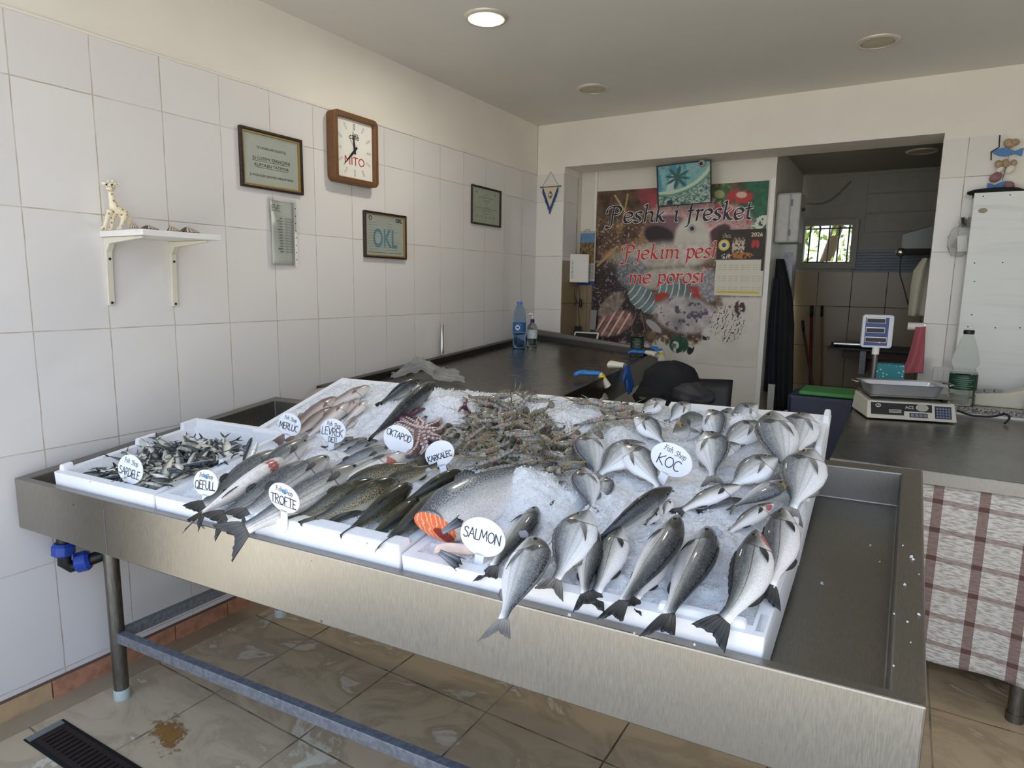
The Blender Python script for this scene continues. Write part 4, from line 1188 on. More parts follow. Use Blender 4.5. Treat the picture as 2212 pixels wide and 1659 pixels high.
many('bream', 'sea_bream', 'silver sea bream', [
 ((1438, 866), (1372, 902), 160, .0, .05, 'bream at the back edge nearest the shrimps', dict(dh=(.0, -.012), k=1.55)),
 ((1492, 872), (1440, 915), 150, -.02, .04, 'bream at the back edge beneath the dark jackets', dict(dh=(.0, -.015), k=1.5)),
 ((1370, 902), (1442, 966), 20, .03, .05, 'bream with folded fin facing the shrimps, ice on its tail', dict(dh=(.02, -.01))),
 ((1455, 935), (1550, 905), 75, .0, .02, 'bream pointing its dark head towards the shrimps near the back edge', dict(dh=(.004, -.012), k=1.0)),
 ((1530, 886), (1548, 968), 25, .02, .05, 'round bream with white belly and dark back behind the KOC sign', dict(dh=(.01, -.012))),
 ((1578, 882), (1572, 950), 160, .0, .02, 'narrow pale bream face between two round bream at the back', dict(dh=(-.002, -.02))),
 ((1636, 874), (1575, 935), 150, -.03, .03, 'bream carrying a cap of ice at the back edge', dict(dh=(.012, -.01), k=1.4)),
 ((1650, 915), (1545, 976), 165, .0, .03, 'bream lying on its side showing white belly under the ice', dict(dh=(.006, -.006))),
 ((1600, 962), (1520, 990), 160, .0, .0, 'bream mostly buried, dark eye stripe visible below the white belly', dict(dh=(-.012, -.02))),
 ((1742, 894), (1712, 995), 165, .02, .03, 'dark bream leaning at the far back corner of the box', dict(dh=(.006, -.008))),
 ((1690, 905), (1710, 1000), 20, .03, .0, 'bream almost hidden behind the big upright one', dict(dh=(-.004, -.02))),
 ((1668, 890), (1698, 1045), 168, .05, .06, 'big upright bream with eye and gill showing, tail straight down', dict(dh=(.050, .012), k=1.15)),
 ((1756, 972), (1700, 1120), 170, .04, .04, 'pale bream hanging along the right box edge', dict(dh=(.020, .006), k=1.1)),
 ((1680, 990), (1560, 1062), 165, .0, .03, 'bream facing right with yellow cheek and black nape', dict(dh=(.018, -.008))),
 ((1702, 1040), (1570, 1102), 15, .0, .04, 'bream facing right below it, dark back turned to the viewer', dict(dh=(.026, -.006))),
 ((1524, 933), (1538, 1045), 20, .05, .05, 'bream upright right beside the KOC sign', dict(dh=(.020, -.006))),
 ((1272, 936), (1290, 1040), 165, .03, .05, 'bright bream at the shrimp edge with its fin sticking out', dict(dh=(.016, -.004))),
 ((1395, 960), (1280, 1036), 160, -.04, .03, 'bream with dark head and small tail crossing the bright one', dict(dh=(.012, .004))),
 ((1343, 963), (1436, 1068), 20, .03, .05, 'white-bellied bream slanting down to the KOC sign stem', dict(dh=(.024, .0), k=1.1)),
 ((1222, 1040), (1180, 1105), 160, .0, .02, 'small bream half behind in ice next to the salmon', dict(dh=(-.004, -.012))),
 ((1258, 1010), (1282, 1112), 165, .04, .06, 'round bream in the middle with golden lines and folded fin', dict(dh=(.024, -.006))),
 ((1305, 1030), (1298, 1100), 20, .0, .02, 'bream showing only its flank behind the round middle one', dict(dh=(-.004, -.012))),
 ((1272, 1104), (1186, 1278), 168, .05, .06, 'bream with pearly belly, tail resting on the foam box front', dict(dh=(.028, .016), k=1.1)),
 ((1150, 1160), (1068, 1372), 22, .06, .06, 'big front bream with its forked tail hanging over the tank edge', dict(dh=(.020, .030), k=1.06)),
 ((1200, 1080), (1135, 1128), 25, .0, .02, 'dark bream head deep in the ice by the salmon', dict(dh=(-.012, -.018))),
])
BAS = many('bass', 'sea_bass', 'front sea bass', [
 ((1160, 1095), (1048, 1245), 22, .02, .02, 'bass tail sticking out of ice beside the SALMON sign', dict(dh=(-.016, .008))),
 ((1292, 1150), (1262, 1305), 30, -.06, .02, 'short bass with a square black tail next to the pearly bream', dict(dh=(.0, .018))),
 ((1345, 1140), (1276, 1305), 168, .03, .03, 'pale bass under the large dark one, head cut off by ice', dict(dh=(.006, .008))),
 ((1450, 1053), (1262, 1190), 72, .03, .05, 'dark bass lying across the ice from the KOC sign', dict(dh=(.028, -.004))),
 ((1425, 1100), (1392, 1140), 160, .0, .0, 'pale bass head peeking out below the crossing one', dict(dh=(.004, -.012), k=2.2)),
 ((1466, 1115), (1318, 1330), 28, .07, .06, 'large bass with raised head and black tail on the foam edge', dict(dh=(.026, .020))),
 ((1440, 1190), (1362, 1310), 160, .0, .0, 'bass lying low between the two large front ones', dict(dh=(-.012, .006))),
 ((1530, 1140), (1420, 1362), 28, .05, .05, 'large bass with its head under ice, forked tail hanging in front', dict(dh=(-.002, .022))),
 ((1632, 1146), (1532, 1370), 160, .18, .05, 'curved bass with bloody jaw, white belly outward', dict(dh=(.030, .020))),
 ((1690, 1100), (1648, 1292), 168, .09, .05, 'broad bass lying along the right box edge', dict(dh=(.022, .010))),
 ((1672, 1088), (1560, 1160), 170, -.02, .02, 'pale bass with pink throat behind the broad one', dict(dh=(.014, -.006))),
 ((1600, 1050), (1455, 1112), 160, -.06, .05, 'arched bass showing silver belly, nose under the bream', dict(dh=(.016, -.006))),
 ((1605, 1078), (1505, 1108), 80, .0, .01, 'black bass back in the hollow beneath the arched one', dict(dh=(-.006, -.010))),
 ((1452, 1078), (1432, 1118), 190, .0, .0, 'pale bass belly between crossing bass and KOC sign stem', dict(dh=(-.004, -.012), k=2.0)),
])

red_patch(BAS[8], 3, 8, 'red_jaw', .5, at_=16); red_patch(BAS[10], 3, 8, 'red_throat', .5, at_=16)
# --- the cut salmon
sal = fish('salmon', (820, 1205), (1225, 985), 35, .02, .03, 'large salmon cut open at the head end, orange flesh showing', name='salmon', u0=.24, oblique=.08, dh=(.020, -.02))
def salmon_cut():
    P = np.array([np.array(sal.matrix_basis @ sal.data.vertices[i].co) if False else np.array(sal.data.vertices[i].co) + np.array(sal.location) for i in range(18)])
    c = P.mean(0); tdir = np.cross(P[4] - P[13], P[0] - P[9]); tdir /= np.linalg.norm(tdir)
    if tdir @ (np.array(sal.data.vertices[8 * 18].co) - np.array(sal.data.vertices[0].co)) < 0: tdir = -tdir
    m, nt, b = new_mat('orange_salmon_flesh', .3)
    tc = nd(nt, 'TexCoord').outputs['Object']
    wv = nd(nt, 'TexWave', {'Vector': tc, 'Scale': 28.0, 'Distortion': 7.0, 'Detail': 2.0, 'Detail Scale': 1.4}).outputs['Fac']
    nt.links.new(mix(nt, smooth(nt, wv, .72, .98), lin('#e2703e'), lin('#f0b38c')), b.inputs['Base Color'])
    b.inputs['Coat Weight'].default_value = .4
    mb = MB()
    n = 18
    rings = [[c + (p - c) * k - tdir * (.004 * (1 - k)) for p in P] for k in (.985, .6, .3)]
    vs = [p - tdir * .0015 for r in rings for p in r]
    fs = [(r * n + q, r * n + (q + 1) % n, (r + 1) * n + (q + 1) % n, (r + 1) * n + q) for r in range(2) for q in range(n)] + [tuple(2 * n + q for q in range(n))]
    mb.add(vs, fs)
    mb.obj('flesh_cut', m, sal, smooth=True)
    # belly cavity
    low = P[13]; ctr = c * .45 + low * .55
    mb = MB(); nc = 14
    e1 = (low - c); e1 /= np.linalg.norm(e1); e2 = np.cross(e1, tdir)
    vs = [ctr + e1 * math.cos(2 * math.pi * q / nc) * .030 + e2 * math.sin(2 * math.pi * q / nc) * .012 - tdir * .0075 for q in range(nc)]
    vs += [ctr - tdir * .004 + e1 * .004]
    mb.add(vs, [(q, (q + 1) % nc, nc) for q in range(nc)])
    mb.obj('belly_cavity', plain('dark_red_cavity', '#8e2a20', .25, var=.4, vscale=60), sal, smooth=True)
salmon_cut()
def salmon_flap():
    fl = plain('white_belly_flap', '#ecd2c4', .35, var=.12, vscale=40)
    A = hp(938, 1196, .006); B = hp(1040, 1196, .004); C = hp(945, 1176, .030); D = hp(1030, 1172, .026)
    mb = MB(); mb.grid(lambda a, b: (A * (1 - a) + B * a) * (1 - b) + (C * (1 - a) + D * a) * b + np.array([0, -.004 * math.sin(math.pi * b), .003 * math.sin(a * 6)]), 12, 8, thick=.004)
    mb.obj('belly_flap', fl, sal, smooth=True)
    f = SP['salmon']['fin']
    for (u0_, v0_), (u1, v1), w_ in (((955, 1150), (1000, 1122), .030), ((950, 1193), (998, 1222), .030)):
        A = hp(u0_, v0_, .055 if v0_ < 1170 else .03); B = hp(u1, v1, .07 if v0_ < 1170 else .012)
        d = B - A; side = np.cross(d, [0, -.7, .7]); side /= np.linalg.norm(side)
        m2 = MB(); m2.grid(lambda a, b: A + d * a * (1 - .18 * abs(math.sin(b * 9)) * (a > .9)) + side * (b - .5) * w_ * (.3 + .7 * a) + np.array([0, 0, .003 * math.sin(b * 12)]), 5, 14, thick=.0012)
        r = [(i / 5, j / 14, 0) for i in range(6) for j in range(15)]; m2.rest = r + r; m2.has_rest = True
        m2.obj('fin', f, sal, smooth=True)
salmon_flap()

# ------------------------------------------------------------------ sardines: five ways of lying, copied
sard = []
for i, (bs, rl_) in enumerate(((0, 15), (.10, 165), (-.12, 20), (.05, 80), (-.04, 200))):
    H = np.array([.055, 0, 0]); T = np.array([-.055, 0, 0]); K = np.array([0, bs * .11, .004])
    cl = lambda c, H=H, T=T, K=K: (1 - c) ** 2 * H + 2 * c * (1 - c) * K + c * c * T
    o = build_fish('sardine', cl, np.array([0, 0, 1.0]), rl_, .11, both=True, nr=14, ns=10, name='sardine', simple=True)
    sard.append(o)
def inside(poly, x, y):
    r = False; n = len(poly)
    for i in range(n):
        (x0, y0), (x1, y1) = poly[i], poly[(i + 1) % n]
        if (y0 > y) != (y1 > y) and x < (x1 - x0) * (y - y0) / (y1 - y0) + x0: r = not r
    return r
SPOLY = [(212, 1030), (265, 1000), (330, 972), (400, 958), (470, 958), (520, 965), (560, 985), (545, 1010), (505, 1045), (478, 1078), (440, 1108), (345, 1102), (255, 1070)]
rs_ = random.Random(21); n = 0; used = set()
SL = 'small silver sardine with dark back in the loose pile by the SARDELE sign'
while n < 270:
    u, v = rs_.uniform(205, 565), rs_.uniform(950, 1110)
    if not inside(SPOLY, u, v): continue
    lay = n // 75
    P = hp(u, v, .006 + lay * .011 + rs_.uniform(0, .008))
    s_q, t_q = hst(P)
    if not (.088 < s_q < .256 and .098 < t_q < .455): continue
    i = rs_.randrange(5)
    o = copy_tree(sard[i]) if i in used else sard[i]
    used.add(i)
    ax = rs_.gauss(0, .35); ay = rs_.gauss(0, .3)
    az = rs_.uniform(0, 2 * math.pi)
    if rs_.random() < .35: az = rs_.gauss(2.4, .5)
    o.matrix_basis = Matrix.Translation(P) @ Matrix.Rotation(ax, 4, 'X') @ Matrix.Rotation(ay, 4, 'Y') @ Matrix.Rotation(az, 4, 'Z') @ Matrix.Scale(rs_.uniform(1.0, 1.25), 4)
    tag(o, SL, 'sardine', 'sardines in the foam box')
    n += 1
for (u, v, az, ay) in ((533, 975, .8, -1.25), (545, 985, 1.2, -1.2), (452, 975, 2.0, -1.0), (395, 960, 1.9, -.9), (430, 970, .4, -.8)):
    P = hp(u, v, .035); o = copy_tree(sard[rs_.randrange(5)])
    o.matrix_basis = Matrix.Translation(P) @ Matrix.Rotation(az, 4, 'Z') @ Matrix.Rotation(ay, 4, 'Y')
    tag(o, 'sardine standing nearly upright out of the pile', 'sardine', 'upright sardines')

# ------------------------------------------------------------------ shrimps
def shrimp_mat():
    m, nt, b = new_mat('grey_shrimp_shell', .22, 0, .6)
    at = nd(nt, 'Attribute', attribute_name='rest').outputs['Vector']; sp = nd(nt, 'SeparateXYZ', {0: at})
    oi = nd(nt, 'ObjectInfo').outputs['Random']
    tc = nd(nt, 'TexCoord').outputs['Object']
    n = nd(nt, 'TexNoise', {'Vector': tc, 'Scale': 120.0, 'Detail': 3.0}).outputs[0]
    base = mix(nt, oi, lin('#8d8a78'), lin('#868c92'))
    base = mix(nt, smooth(nt, n, .4, .7), base, lin('#5d5a4c'))
    seg = ma(nt, 'SINE', ma(nt, 'MULTIPLY', sp.outputs[0], 6 * 2 * math.pi))
    base = mix(nt, ma(nt, 'MULTIPLY', smooth(nt, seg, .5, 1.0), .45), base, lin('#b9ae93'))
    red = ma(nt, 'SUBTRACT', 1.0, smooth(nt, ma(nt, 'ABSOLUTE', ma(nt, 'SUBTRACT', sp.outputs[0], .12)), .02, .09))
    base = mix(nt, ma(nt, 'MULTIPLY', red, ma(nt, 'MULTIPLY', ma(nt, 'GREATER_THAN', oi, .45), .6)), base, lin('#b5552f'))
    nt.links.new(base, b.inputs['Base Color'])
    b.inputs['Coat Weight'].default_value = .5
    return m
shm = shrimp_mat()
shl = plain('shrimp_feeler', '#a08f69', .35, var=.2, vscale=100); she = plain('shrimp_eye', '#141210', .15); sht = plain('shrimp_tail_fan', '#7a7060', .3, var=.3, vscale=200)
def make_shrimp(curl, L=.105, seed=0):
    rnd = random.Random(seed)
    n = 32; pts = []; p = np.array([0., 0., 0.]); a = 0.0
    for i in range(n):
        pts.append(p.copy()); a += curl / n * (.3 + 1.2 * i / n); p += np.array([-math.cos(a), -math.sin(a), 0]) * L * .68 / n
    rad = []
    for i in range(n):
        f = i / (n - 1); seg = (f * 6) % 1
        rad.append(.0105 * (1 - .62 * f ** 1.3) * (1.06 - .14 * seg))
    mb = MB(); mb.tube(pts, rad, 12, flat=.86); mb.has_rest = True
    mb.rest = [(i / (n - 1), q / 12, 0) for i in range(n) for q in range(12)]
    root = mb.obj('shrimp', shm, smooth=True)
    cp = [np.array([x, 0, 0]) for x in np.linspace(-.003, .040, 12)]
    cr = [.0098, .0112, .0116, .0118, .0116, .011, .0102, .009, .0075, .0055, .003, .0008]
    c = MB(); c.tube(cp, cr, 12, flat=.9); c.has_rest = True; c.rest = [(.3 + i * .01, 0, 0) for i in range(12) for q in range(12)]
    c.tube([(.036, -.002, 0), (.048, -.006, 0), (.060, -.007, 0)], [.0022, .0014, .0003], 6); c.rest = c.rest[:144] + [(.4, 0, 0)] * 18
    c.obj('carapace', shm, root, smooth=True, raw=True)
    t = MB(); e = pts[-1]; d = pts[-1] - pts[-3]; d /= np.linalg.norm(d); s = np.array([-d[1], d[0], 0])
    for k in (-1, -.5, .0, .5, 1):
        dd = d + s * .25 * k + np.array([0, 0, .5 * k]); dd /= np.linalg.norm(dd); ss = np.cross(dd, s); ss /= np.linalg.norm(ss)
        t.grid(lambda a_, b_: e + dd * .020 * a_ + ss * (b_ - .5) * .009 * math.sin(math.pi * (.15 + .8 * a_)), 4, 3, thick=.0005)
    t.obj('tail_fan', sht, root, smooth=True, raw=True)
    g = MB()
    for k in range(5):
        x = .002 + k * .007
        g.tube([(x, .008, .003 * (-1) ** k), (x + .006, .018, .004), (x - .002, .029, .001)], [.0011, .0009, .0004], 5)
    for k in range(5):
        q = pts[3 + k * 5]; s2 = np.array([math.sin(curl * .2 * k), 1, 0])
        g.tube([q + s2 * .006, q + s2 * .015 + np.array([-.004, 0, .002])], [.0018, .0007], 5)
    g.obj('legs', shl, root, smooth=True, raw=True)
    for k in range(4):
        a0 = rnd.uniform(-.5, .9); ln = rnd.uniform(.05, .11)
        an = MB(); an.tube([np.array([.038, 0, 0]) + np.array([math.cos(a0 + w * rnd.uniform(.2, .9)) * ln * w, math.sin(a0 + w * .8) * ln * w, .012 * math.sin(w * 3)]) for w in np.linspace(0, 1, 7)], np.linspace(.0009, .0004, 7), 5)
        an.obj('antenna', shl, root, smooth=True, raw=True)
    for k in (-1, 1):
        MB().ball((.036, -.001, .007 * k), .0024, 8, 6).obj('eye', she, root, smooth=True, raw=True)
    return root
shr = [make_shrimp(c_, seed=i) for i, c_ in enumerate((1.0, 1.9, 2.6, .5, 1.5))]
HPOLY = [(955, 935), (985, 905), (1020, 885), (1075, 885), (1120, 878), (1165, 888), (1195, 910), (1225, 935), (1255, 965), (1245, 1000), (1215, 1020), (1150, 1012), (1105, 1008), (1068, 1022), (1030, 1000), (990, 975), (970, 955)]
SHL = 'grey-brown raw shrimp with long feelers in the heap behind the KARKALEC sign'
n = 0; used = set(); rs_ = random.Random(5)
def put_shrimp(u, v, dh, az, lab, grp, sc=1.0):
    P = hp(u, v, dh); i = rs_.randrange(5)
    o = copy_tree(shr[i]) if i in used else shr[i]
    used.add(i)
    fl = Matrix.Rotation(math.pi, 4, 'X') if rs_.random() < .5 else I4
    o.matrix_basis = Matrix.Translation(P) @ Matrix.Rotation(.25, 4, 'X') @ Matrix.Rotation(rs_.gauss(0, .35), 4, 'X') @ Matrix.Rotation(rs_.gauss(0, .3), 4, 'Y') @ Matrix.Rotation(az, 4, 'Z') @ fl @ Matrix.Scale(sc, 4)
    tag(o, lab, 'shrimp', grp)
while n < 105:
    u, v = rs_.uniform(950, 1260), rs_.uniform(875, 1025)
    if not inside(HPOLY, u, v): continue
    put_shrimp(u, v, .012 + (n // 35) * .011 + rs_.uniform(0, .01), rs_.uniform(0, 6.28), SHL, 'shrimps in the heap', rs_.uniform(.85, 1.15))
    n += 1
for (u, v, az) in ((1058, 862, 0.1), (1078, 856, .6), (1050, 874, 3.0), (1128, 852, 1.5), (1160, 866, .3), (1262, 868, 3.0), (1295, 872, 3.1), (1318, 876, .1), (1342, 882, 3.0), (1330, 900, .3), (1305, 905, .2), (1105, 884, .1), (1362, 898, .5), (1240, 945, 2.8), (1285, 928, 1.2)):
    put_shrimp(u, v, .035, az, 'stray shrimp lying on the ice at the back edge of the heap', 'stray shrimps on ice', 1.1)

# ------------------------------------------------------------------ octopus
def octo_mat(name, a, b2):
    m, nt, b = new_mat(name, .22, 0, .6)
    tc = nd(nt, 'TexCoord').outputs['Object']
    n = nd(nt, 'TexNoise', {'Vector': tc, 'Scale': 60.0, 'Detail': 5.0, 'Roughness': .7}).outputs[0]
    nt.links.new(mix(nt, smooth(nt, n, .35, .65), lin(a), lin(b2)), b.inputs['Base Color'])
    b.inputs['Coat Weight'].default_value = .5
    return m
OM = octo_mat('octopus_skin', '#4f3b43', '#8a6d6c'); OU = plain('octopus_sucker', '#d9c3bb', .3, var=.1); OD = octo_mat('dark_octopus_skin', '#3d2630', '#7b4c5a')
def octopus(lab, c, arms, mat, suck=True, r0=.015, body=.03):
    t = thing('octopus', lab, 'octopus', tuple(hp(*c, 0)), 'octopuses')
    C0 = hp(*c, .030)
    mb = MB(); mb.ball(C0, (body, body * .87, body * .67), 16, 10)
    mb.obj('head', mat, t, smooth=True)
    for pts in arms:
        W = [C0] + [hp(u, v, d) for u, v, d in pts]
        P = [np.array(p) for p in W]; path = []
        for i in range(len(P) - 1):
            p0 = P[max(i - 1, 0)]; p1 = P[i]; p2 = P[i + 1]; p3 = P[min(i + 2, len(P) - 1)]
            for kk in range(8):
                q = kk / 8
                path.append(.5 * (2 * p1 + (p2 - p0) * q + (2 * p0 - 5 * p1 + 4 * p2 - p3) * q * q + (3 * p1 - p0 - 3 * p2 + p3) * q ** 3))
        path.append(P[-1]); k = len(path)
        rad = [r0 * (1 - .72 * (i / (k - 1)) ** 1.1) for i in range(k)]
        am = MB(); am.tube(path, rad, 10); a = am.obj('arm', mat, t, smooth=True)
        if suck:
            sm = MB()
            for i in range(1, k - 1):
                if i % 2 and i < k * .6: continue
                for sd in (-1, 1):
                    d = path[i + 1] - path[i - 1]; d /= np.linalg.norm(d)
                    sv = np.cross(d, [0, -.5, .85]); sv /= np.linalg.norm(sv); up = np.cross(sv, d)
                    cc = path[i] + up * rad[i] * .86 + sv * sd * rad[i] * .45
                    rr_ = rad[i] * .30
                    sm.T = frame(cc, sv, d)
                    sm.lathe([(rr_, -.002), (rr_ * 1.05, .0008), (rr_ * .8, .0018), (rr_ * .3, .0003)], 9)
            sm.obj('suckers', OU, a, smooth=True)
    return t
octopus('octopus with pale suckers spread beside the OKTAPOD sign', (905, 938),
        [[(912, 922, .036), (906, 912, .040), (914, 903, .034)], [(930, 936, .040), (950, 932, .032), (960, 920, .024)], [(932, 948, .034), (948, 952, .026), (940, 960, .016)], [(902, 955, .036), (896, 972, .028), (882, 984, .020), (876, 974, .012)],
         [(916, 958, .034), (920, 972, .020), (908, 984, .012)], [(886, 928, .036), (866, 920, .030), (852, 926, .022), (846, 938, .014)], [(892, 920, .034), (874, 908, .030), (858, 910, .022)], [(925, 926, .032), (945, 915, .026), (952, 905, .018)]], OM, r0=.022)
octopus('dark purple octopus half buried in crushed ice behind the OKTAPOD sign', (872, 905),
        [[(888, 894, .030), (905, 885, .036), (918, 884, .030)], [(860, 912, .020), (848, 918, .016), (836, 926, .008)], [(888, 908, .026), (906, 904, .024), (922, 900, .018)], [(866, 896, .026), (880, 884, .034), (900, 872, .040)], [(880, 914, .022), (900, 916, .018)]], OD, suck=False, r0=.013)
octopus('red octopus arms poking through the ice next to the shrimps', (1008, 885), [[(1004, 874, .058), (1008, 864, .060), (1000, 858, .050)], [(1014, 892, .040), (1006, 900, .026)], [(998, 880, .054), (990, 890, .044)]], OD, suck=False, r0=.008, body=.010)

# ------------------------------------------------------------------ name signs
M['sign'] = plain('white_sign_plastic', '#e9edf2', .3); M['ink'] = plain('black_marker', '#1d1f2a', .5); M['blue_ink'] = plain('blue_print', '#3f8fd0', .5)
def sign(word, c, base, rot, w, lab, script=1, tilt=10, yaw=4, under=False, two=None, h=None, dy=0, shift=0):
    Bp = hp(*base, .008)
    r = np.array([math.cos(math.radians(yaw)), math.sin(math.radians(yaw)), 0])
    up = np.array([-math.sin(math.radians(yaw)) * math.sin(math.radians(tilt)), math.cos(math.radians(yaw)) * math.sin(math.radians(tilt)), math.cos(math.radians(tilt))])
    nn = np.cross(r, up); d_ = ray(*c); P = CAM + ((Bp - CAM) @ nn) / (d_ @ nn) * d_
    a = math.radians(rot)
    R2 = r * math.cos(a) + up * math.sin(a); U2 = -r * math.sin(a) + up * math.cos(a)
    T = frame(P, R2, U2)
    h = h or w * .74
    t = thing('name_sign', lab, 'sign', tuple(P), 'oval fish name signs')
    mb = MB(T)
    ov = [(w / 2 * math.cos(2 * math.pi * q / 40), h / 2 * math.sin(2 * math.pi * q / 40)) for q in range(40)]
    mb.prism(ov, -.003, 0)
    mb.prism([(-.011, -h / 2 + .006), (.011, -h / 2 + .006), (.011, -h / 2 - .045), (.0, -h / 2 - .058), (-.011, -h / 2 - .045)], -.003, 0)
    mb.obj('plate', M['sign'], t, bevel=.0008)
    tx = MB(T); k = sum(CAPS[q][0] for q in word)
    cap = min(w * .84 / k, h * .32)
    write(tx, word, shift, -h * .24 + dy, cap, .0022, jit=.05, sx=min(1.15, w * .84 / (k * cap)))
    if two: write(tx, two, .004, -h * .22 + dy - cap * .92, cap * .66, .0018)
    if under: tx.box(-w * .34, w * .40, -h * .27 + dy, -h * .255 + dy, .0004, .0007)
    tx.obj('lettering', M['ink'], t)
    if script:
        sc = MB(T); write(sc, 'Fish', -w * .15, h * .20, h * .16, .0011, LOW, True); write(sc, 'Shop', w * .16, h * .17, h * .16, .0011, LOW, True)
        sc.obj('script_lettering', M['ink'], t)
    if script == 2:
        bl_ = MB(T); bl_.prism([(-.007, h * .24), (-.002, h * .32), (.005, h * .28), (.008, h * .20), (.003, h * .15), (-.004, h * .18)], .0003, .0006)
        bl_.obj('fish_print', M['blue_ink'], t)
    return t
LOW['h'] = LOW['h']
sign('SARDELE', (281, 1014), (290, 1068), -4, .118, 'oval white sign reading SARDELE in the sardine box', script=1)
sign('QEFULL', (444, 1043), (454, 1094), 3, .096, 'oval white sign reading QEFULL with a blue fish print', script=2, under=True)
sign('TROFTE', (613, 1076), (628, 1142), -7, .102, 'oval white sign reading TROFTE, underlined', script=2, tilt=-4, under=True)
sign('MERLUC', (625, 917), (636, 950), -7, .100, 'oval white sign reading MERLUC before the hake', script=1)
sign('LEVREK', (719, 931), (722, 966), -2, .104, 'oval white sign reading LEVREK DETI', script=1, two='DETI', dy=.004)
sign('OKTAPOD', (860, 949), (862, 990), -12, .110, 'oval white sign reading OKTAPOD before the octopus', script=0, dy=.022)
sign('KARKALEC', (949, 980), (955, 1016), 22, .098, 'oval white sign reading KARKALEC before the shrimps', script=0, dy=.002)
sign('KOC', (1450, 993), (1436, 1050), -20, .108, 'oval white sign reading KOC among the sea bream', script=1, dy=-.002)
sign('SALMON', (1042, 1160), (1050, 1207), -4, .112, 'oval white sign reading SALMON on the salmon', script=0, dy=.012)
# ------------------------------------------------------------------ things on the tiled wall
def wrect(c, d=0.0):
    """(y0, y1, z0, z1) of a rectangle hanging at x = d, from its corners TL TR BR BL"""
    q = [on(u, v, 0, d) for u, v in c]
    return (q[0][1] + q[3][1]) / 2, (q[1][1] + q[2][1]) / 2, (q[2][2] + q[3][2]) / 2, (q[0][2] + q[1][2]) / 2

def wframe(y, z, x=0.0, roll=0.0):
    a = math.radians(roll)
    return frame((x, y, z), (0, math.cos(a), math.sin(a)), (0, -math.sin(a), math.cos(a)))

M['wood_clock'] = plain('brown_clock_case', '#74502f', .45, .2, var=.15, vscale=40)
M['face'] = plain('clock_face_paper', '#e9e7de', .35)
M['ink2'] = plain('black_print', '#15161a', .5); M['red'] = plain('red_print', '#b3232b', .5)
M['frame_dark'] = plain('dark_moulded_frame', '#3a3029', .35, .3, var=.5, vscale=60)
M['gilt'] = plain('gilt_inner_edge', '#a98c4f', .35, .5)
M['paper'] = plain('wavy_paper', '#dcdfd3', .4, var=.06, vscale=12, bump=.5, bscale=18)
M['glass_sheet'] = glassy('picture_glass', '#f4f6f4', .02, 1.02)

# clock
y0, y1, z0, z1 = wrect([(722, 231), (818, 264), (818, 405), (723, 391)], .055)
W, H = y1 - y0, z1 - z0
t = thing('wall_clock', 'square brown wall clock with red and black lettering on its face', 'clock', (0, (y0 + y1) / 2, (z0 + z1) / 2))
T = wframe(y0, z0)
MB(T).ring(rr(0, W, 0, H, .03, 6), rr(.027, W - .027, .027, H - .027, .006, 6), .001, .055).obj('case', M['wood_clock'], t, bevel=.004)
MB(T).box(.02, W - .02, .02, H - .02, .02, .034).obj('dial', M['face'], t)
cx, cy = W / 2, H / 2
mb = MB(T)
for i in range(12):
    a = math.radians(90 - 30 * i); rx_, ry_ = (W / 2 - .05), (H / 2 - .05)
    k = min(rx_ / max(abs(math.cos(a)), 1e-6), ry_ / max(abs(math.sin(a)), 1e-6)); k = .55 * k + .45 * min(rx_, ry_) * 1.0
    ca, sa = math.cos(a), math.sin(a); px_, py_ = cx + ca * k, cy + sa * k
    for sgn in ((-1, 1) if i else (-1.8, -.6, .6, 1.8)):
        ox, oy = -sa * .0035 * sgn, ca * .0035 * sgn
        _pen(mb, [(px_ - ca * .014 + ox, py_ - sa * .014 + oy), (px_ + ca * .014 + ox, py_ + sa * .014 + oy)], .0013, .0346, 0)
    for e_ in (-1, 1):
        _pen(mb, [(px_ + ca * .014 * e_ + sa * .0035, py_ + sa * .014 * e_ - ca * .0035), (px_ + ca * .014 * e_ - sa * .0035, py_ + sa * .014 * e_ + ca * .0035)], .0013, .0346, 0)
mb.obj('hour_marks', M['ink2'], t)
mb = MB(T); text_mb(mb, 'caffè', cx, cy + .062, .042, z=.0346, bold=.0003, sx=.85); mb.obj('lettering', M['ink2'], t)
mb = MB(T); text_mb(mb, 'MITO', cx, cy - .056, .058, z=.0346, bold=.0); mb.obj('red_lettering', M['red'], t)
def hand(nm, ang, L, w, z, tail=.02):
    a = math.radians(ang); c_, s_ = math.cos(a), math.sin(a)
    P = lambda r, o: (cx + c_ * r - s_ * o, cy + s_ * r + c_ * o)
    MB(T).prism([P(-tail, -w), P(L * .25, -w * 1.1), P(L, -.0006), P(L, .0006), P(L * .25, w * 1.1), P(-tail, w)], z, z + .001).obj(nm, M['ink2'], t)
hand('hour_hand', 97, .088, .0055, .037); hand('minute_hand', 226, .112, .0055, .039); hand('second_hand', 128, .075, .0006, .041, .0)

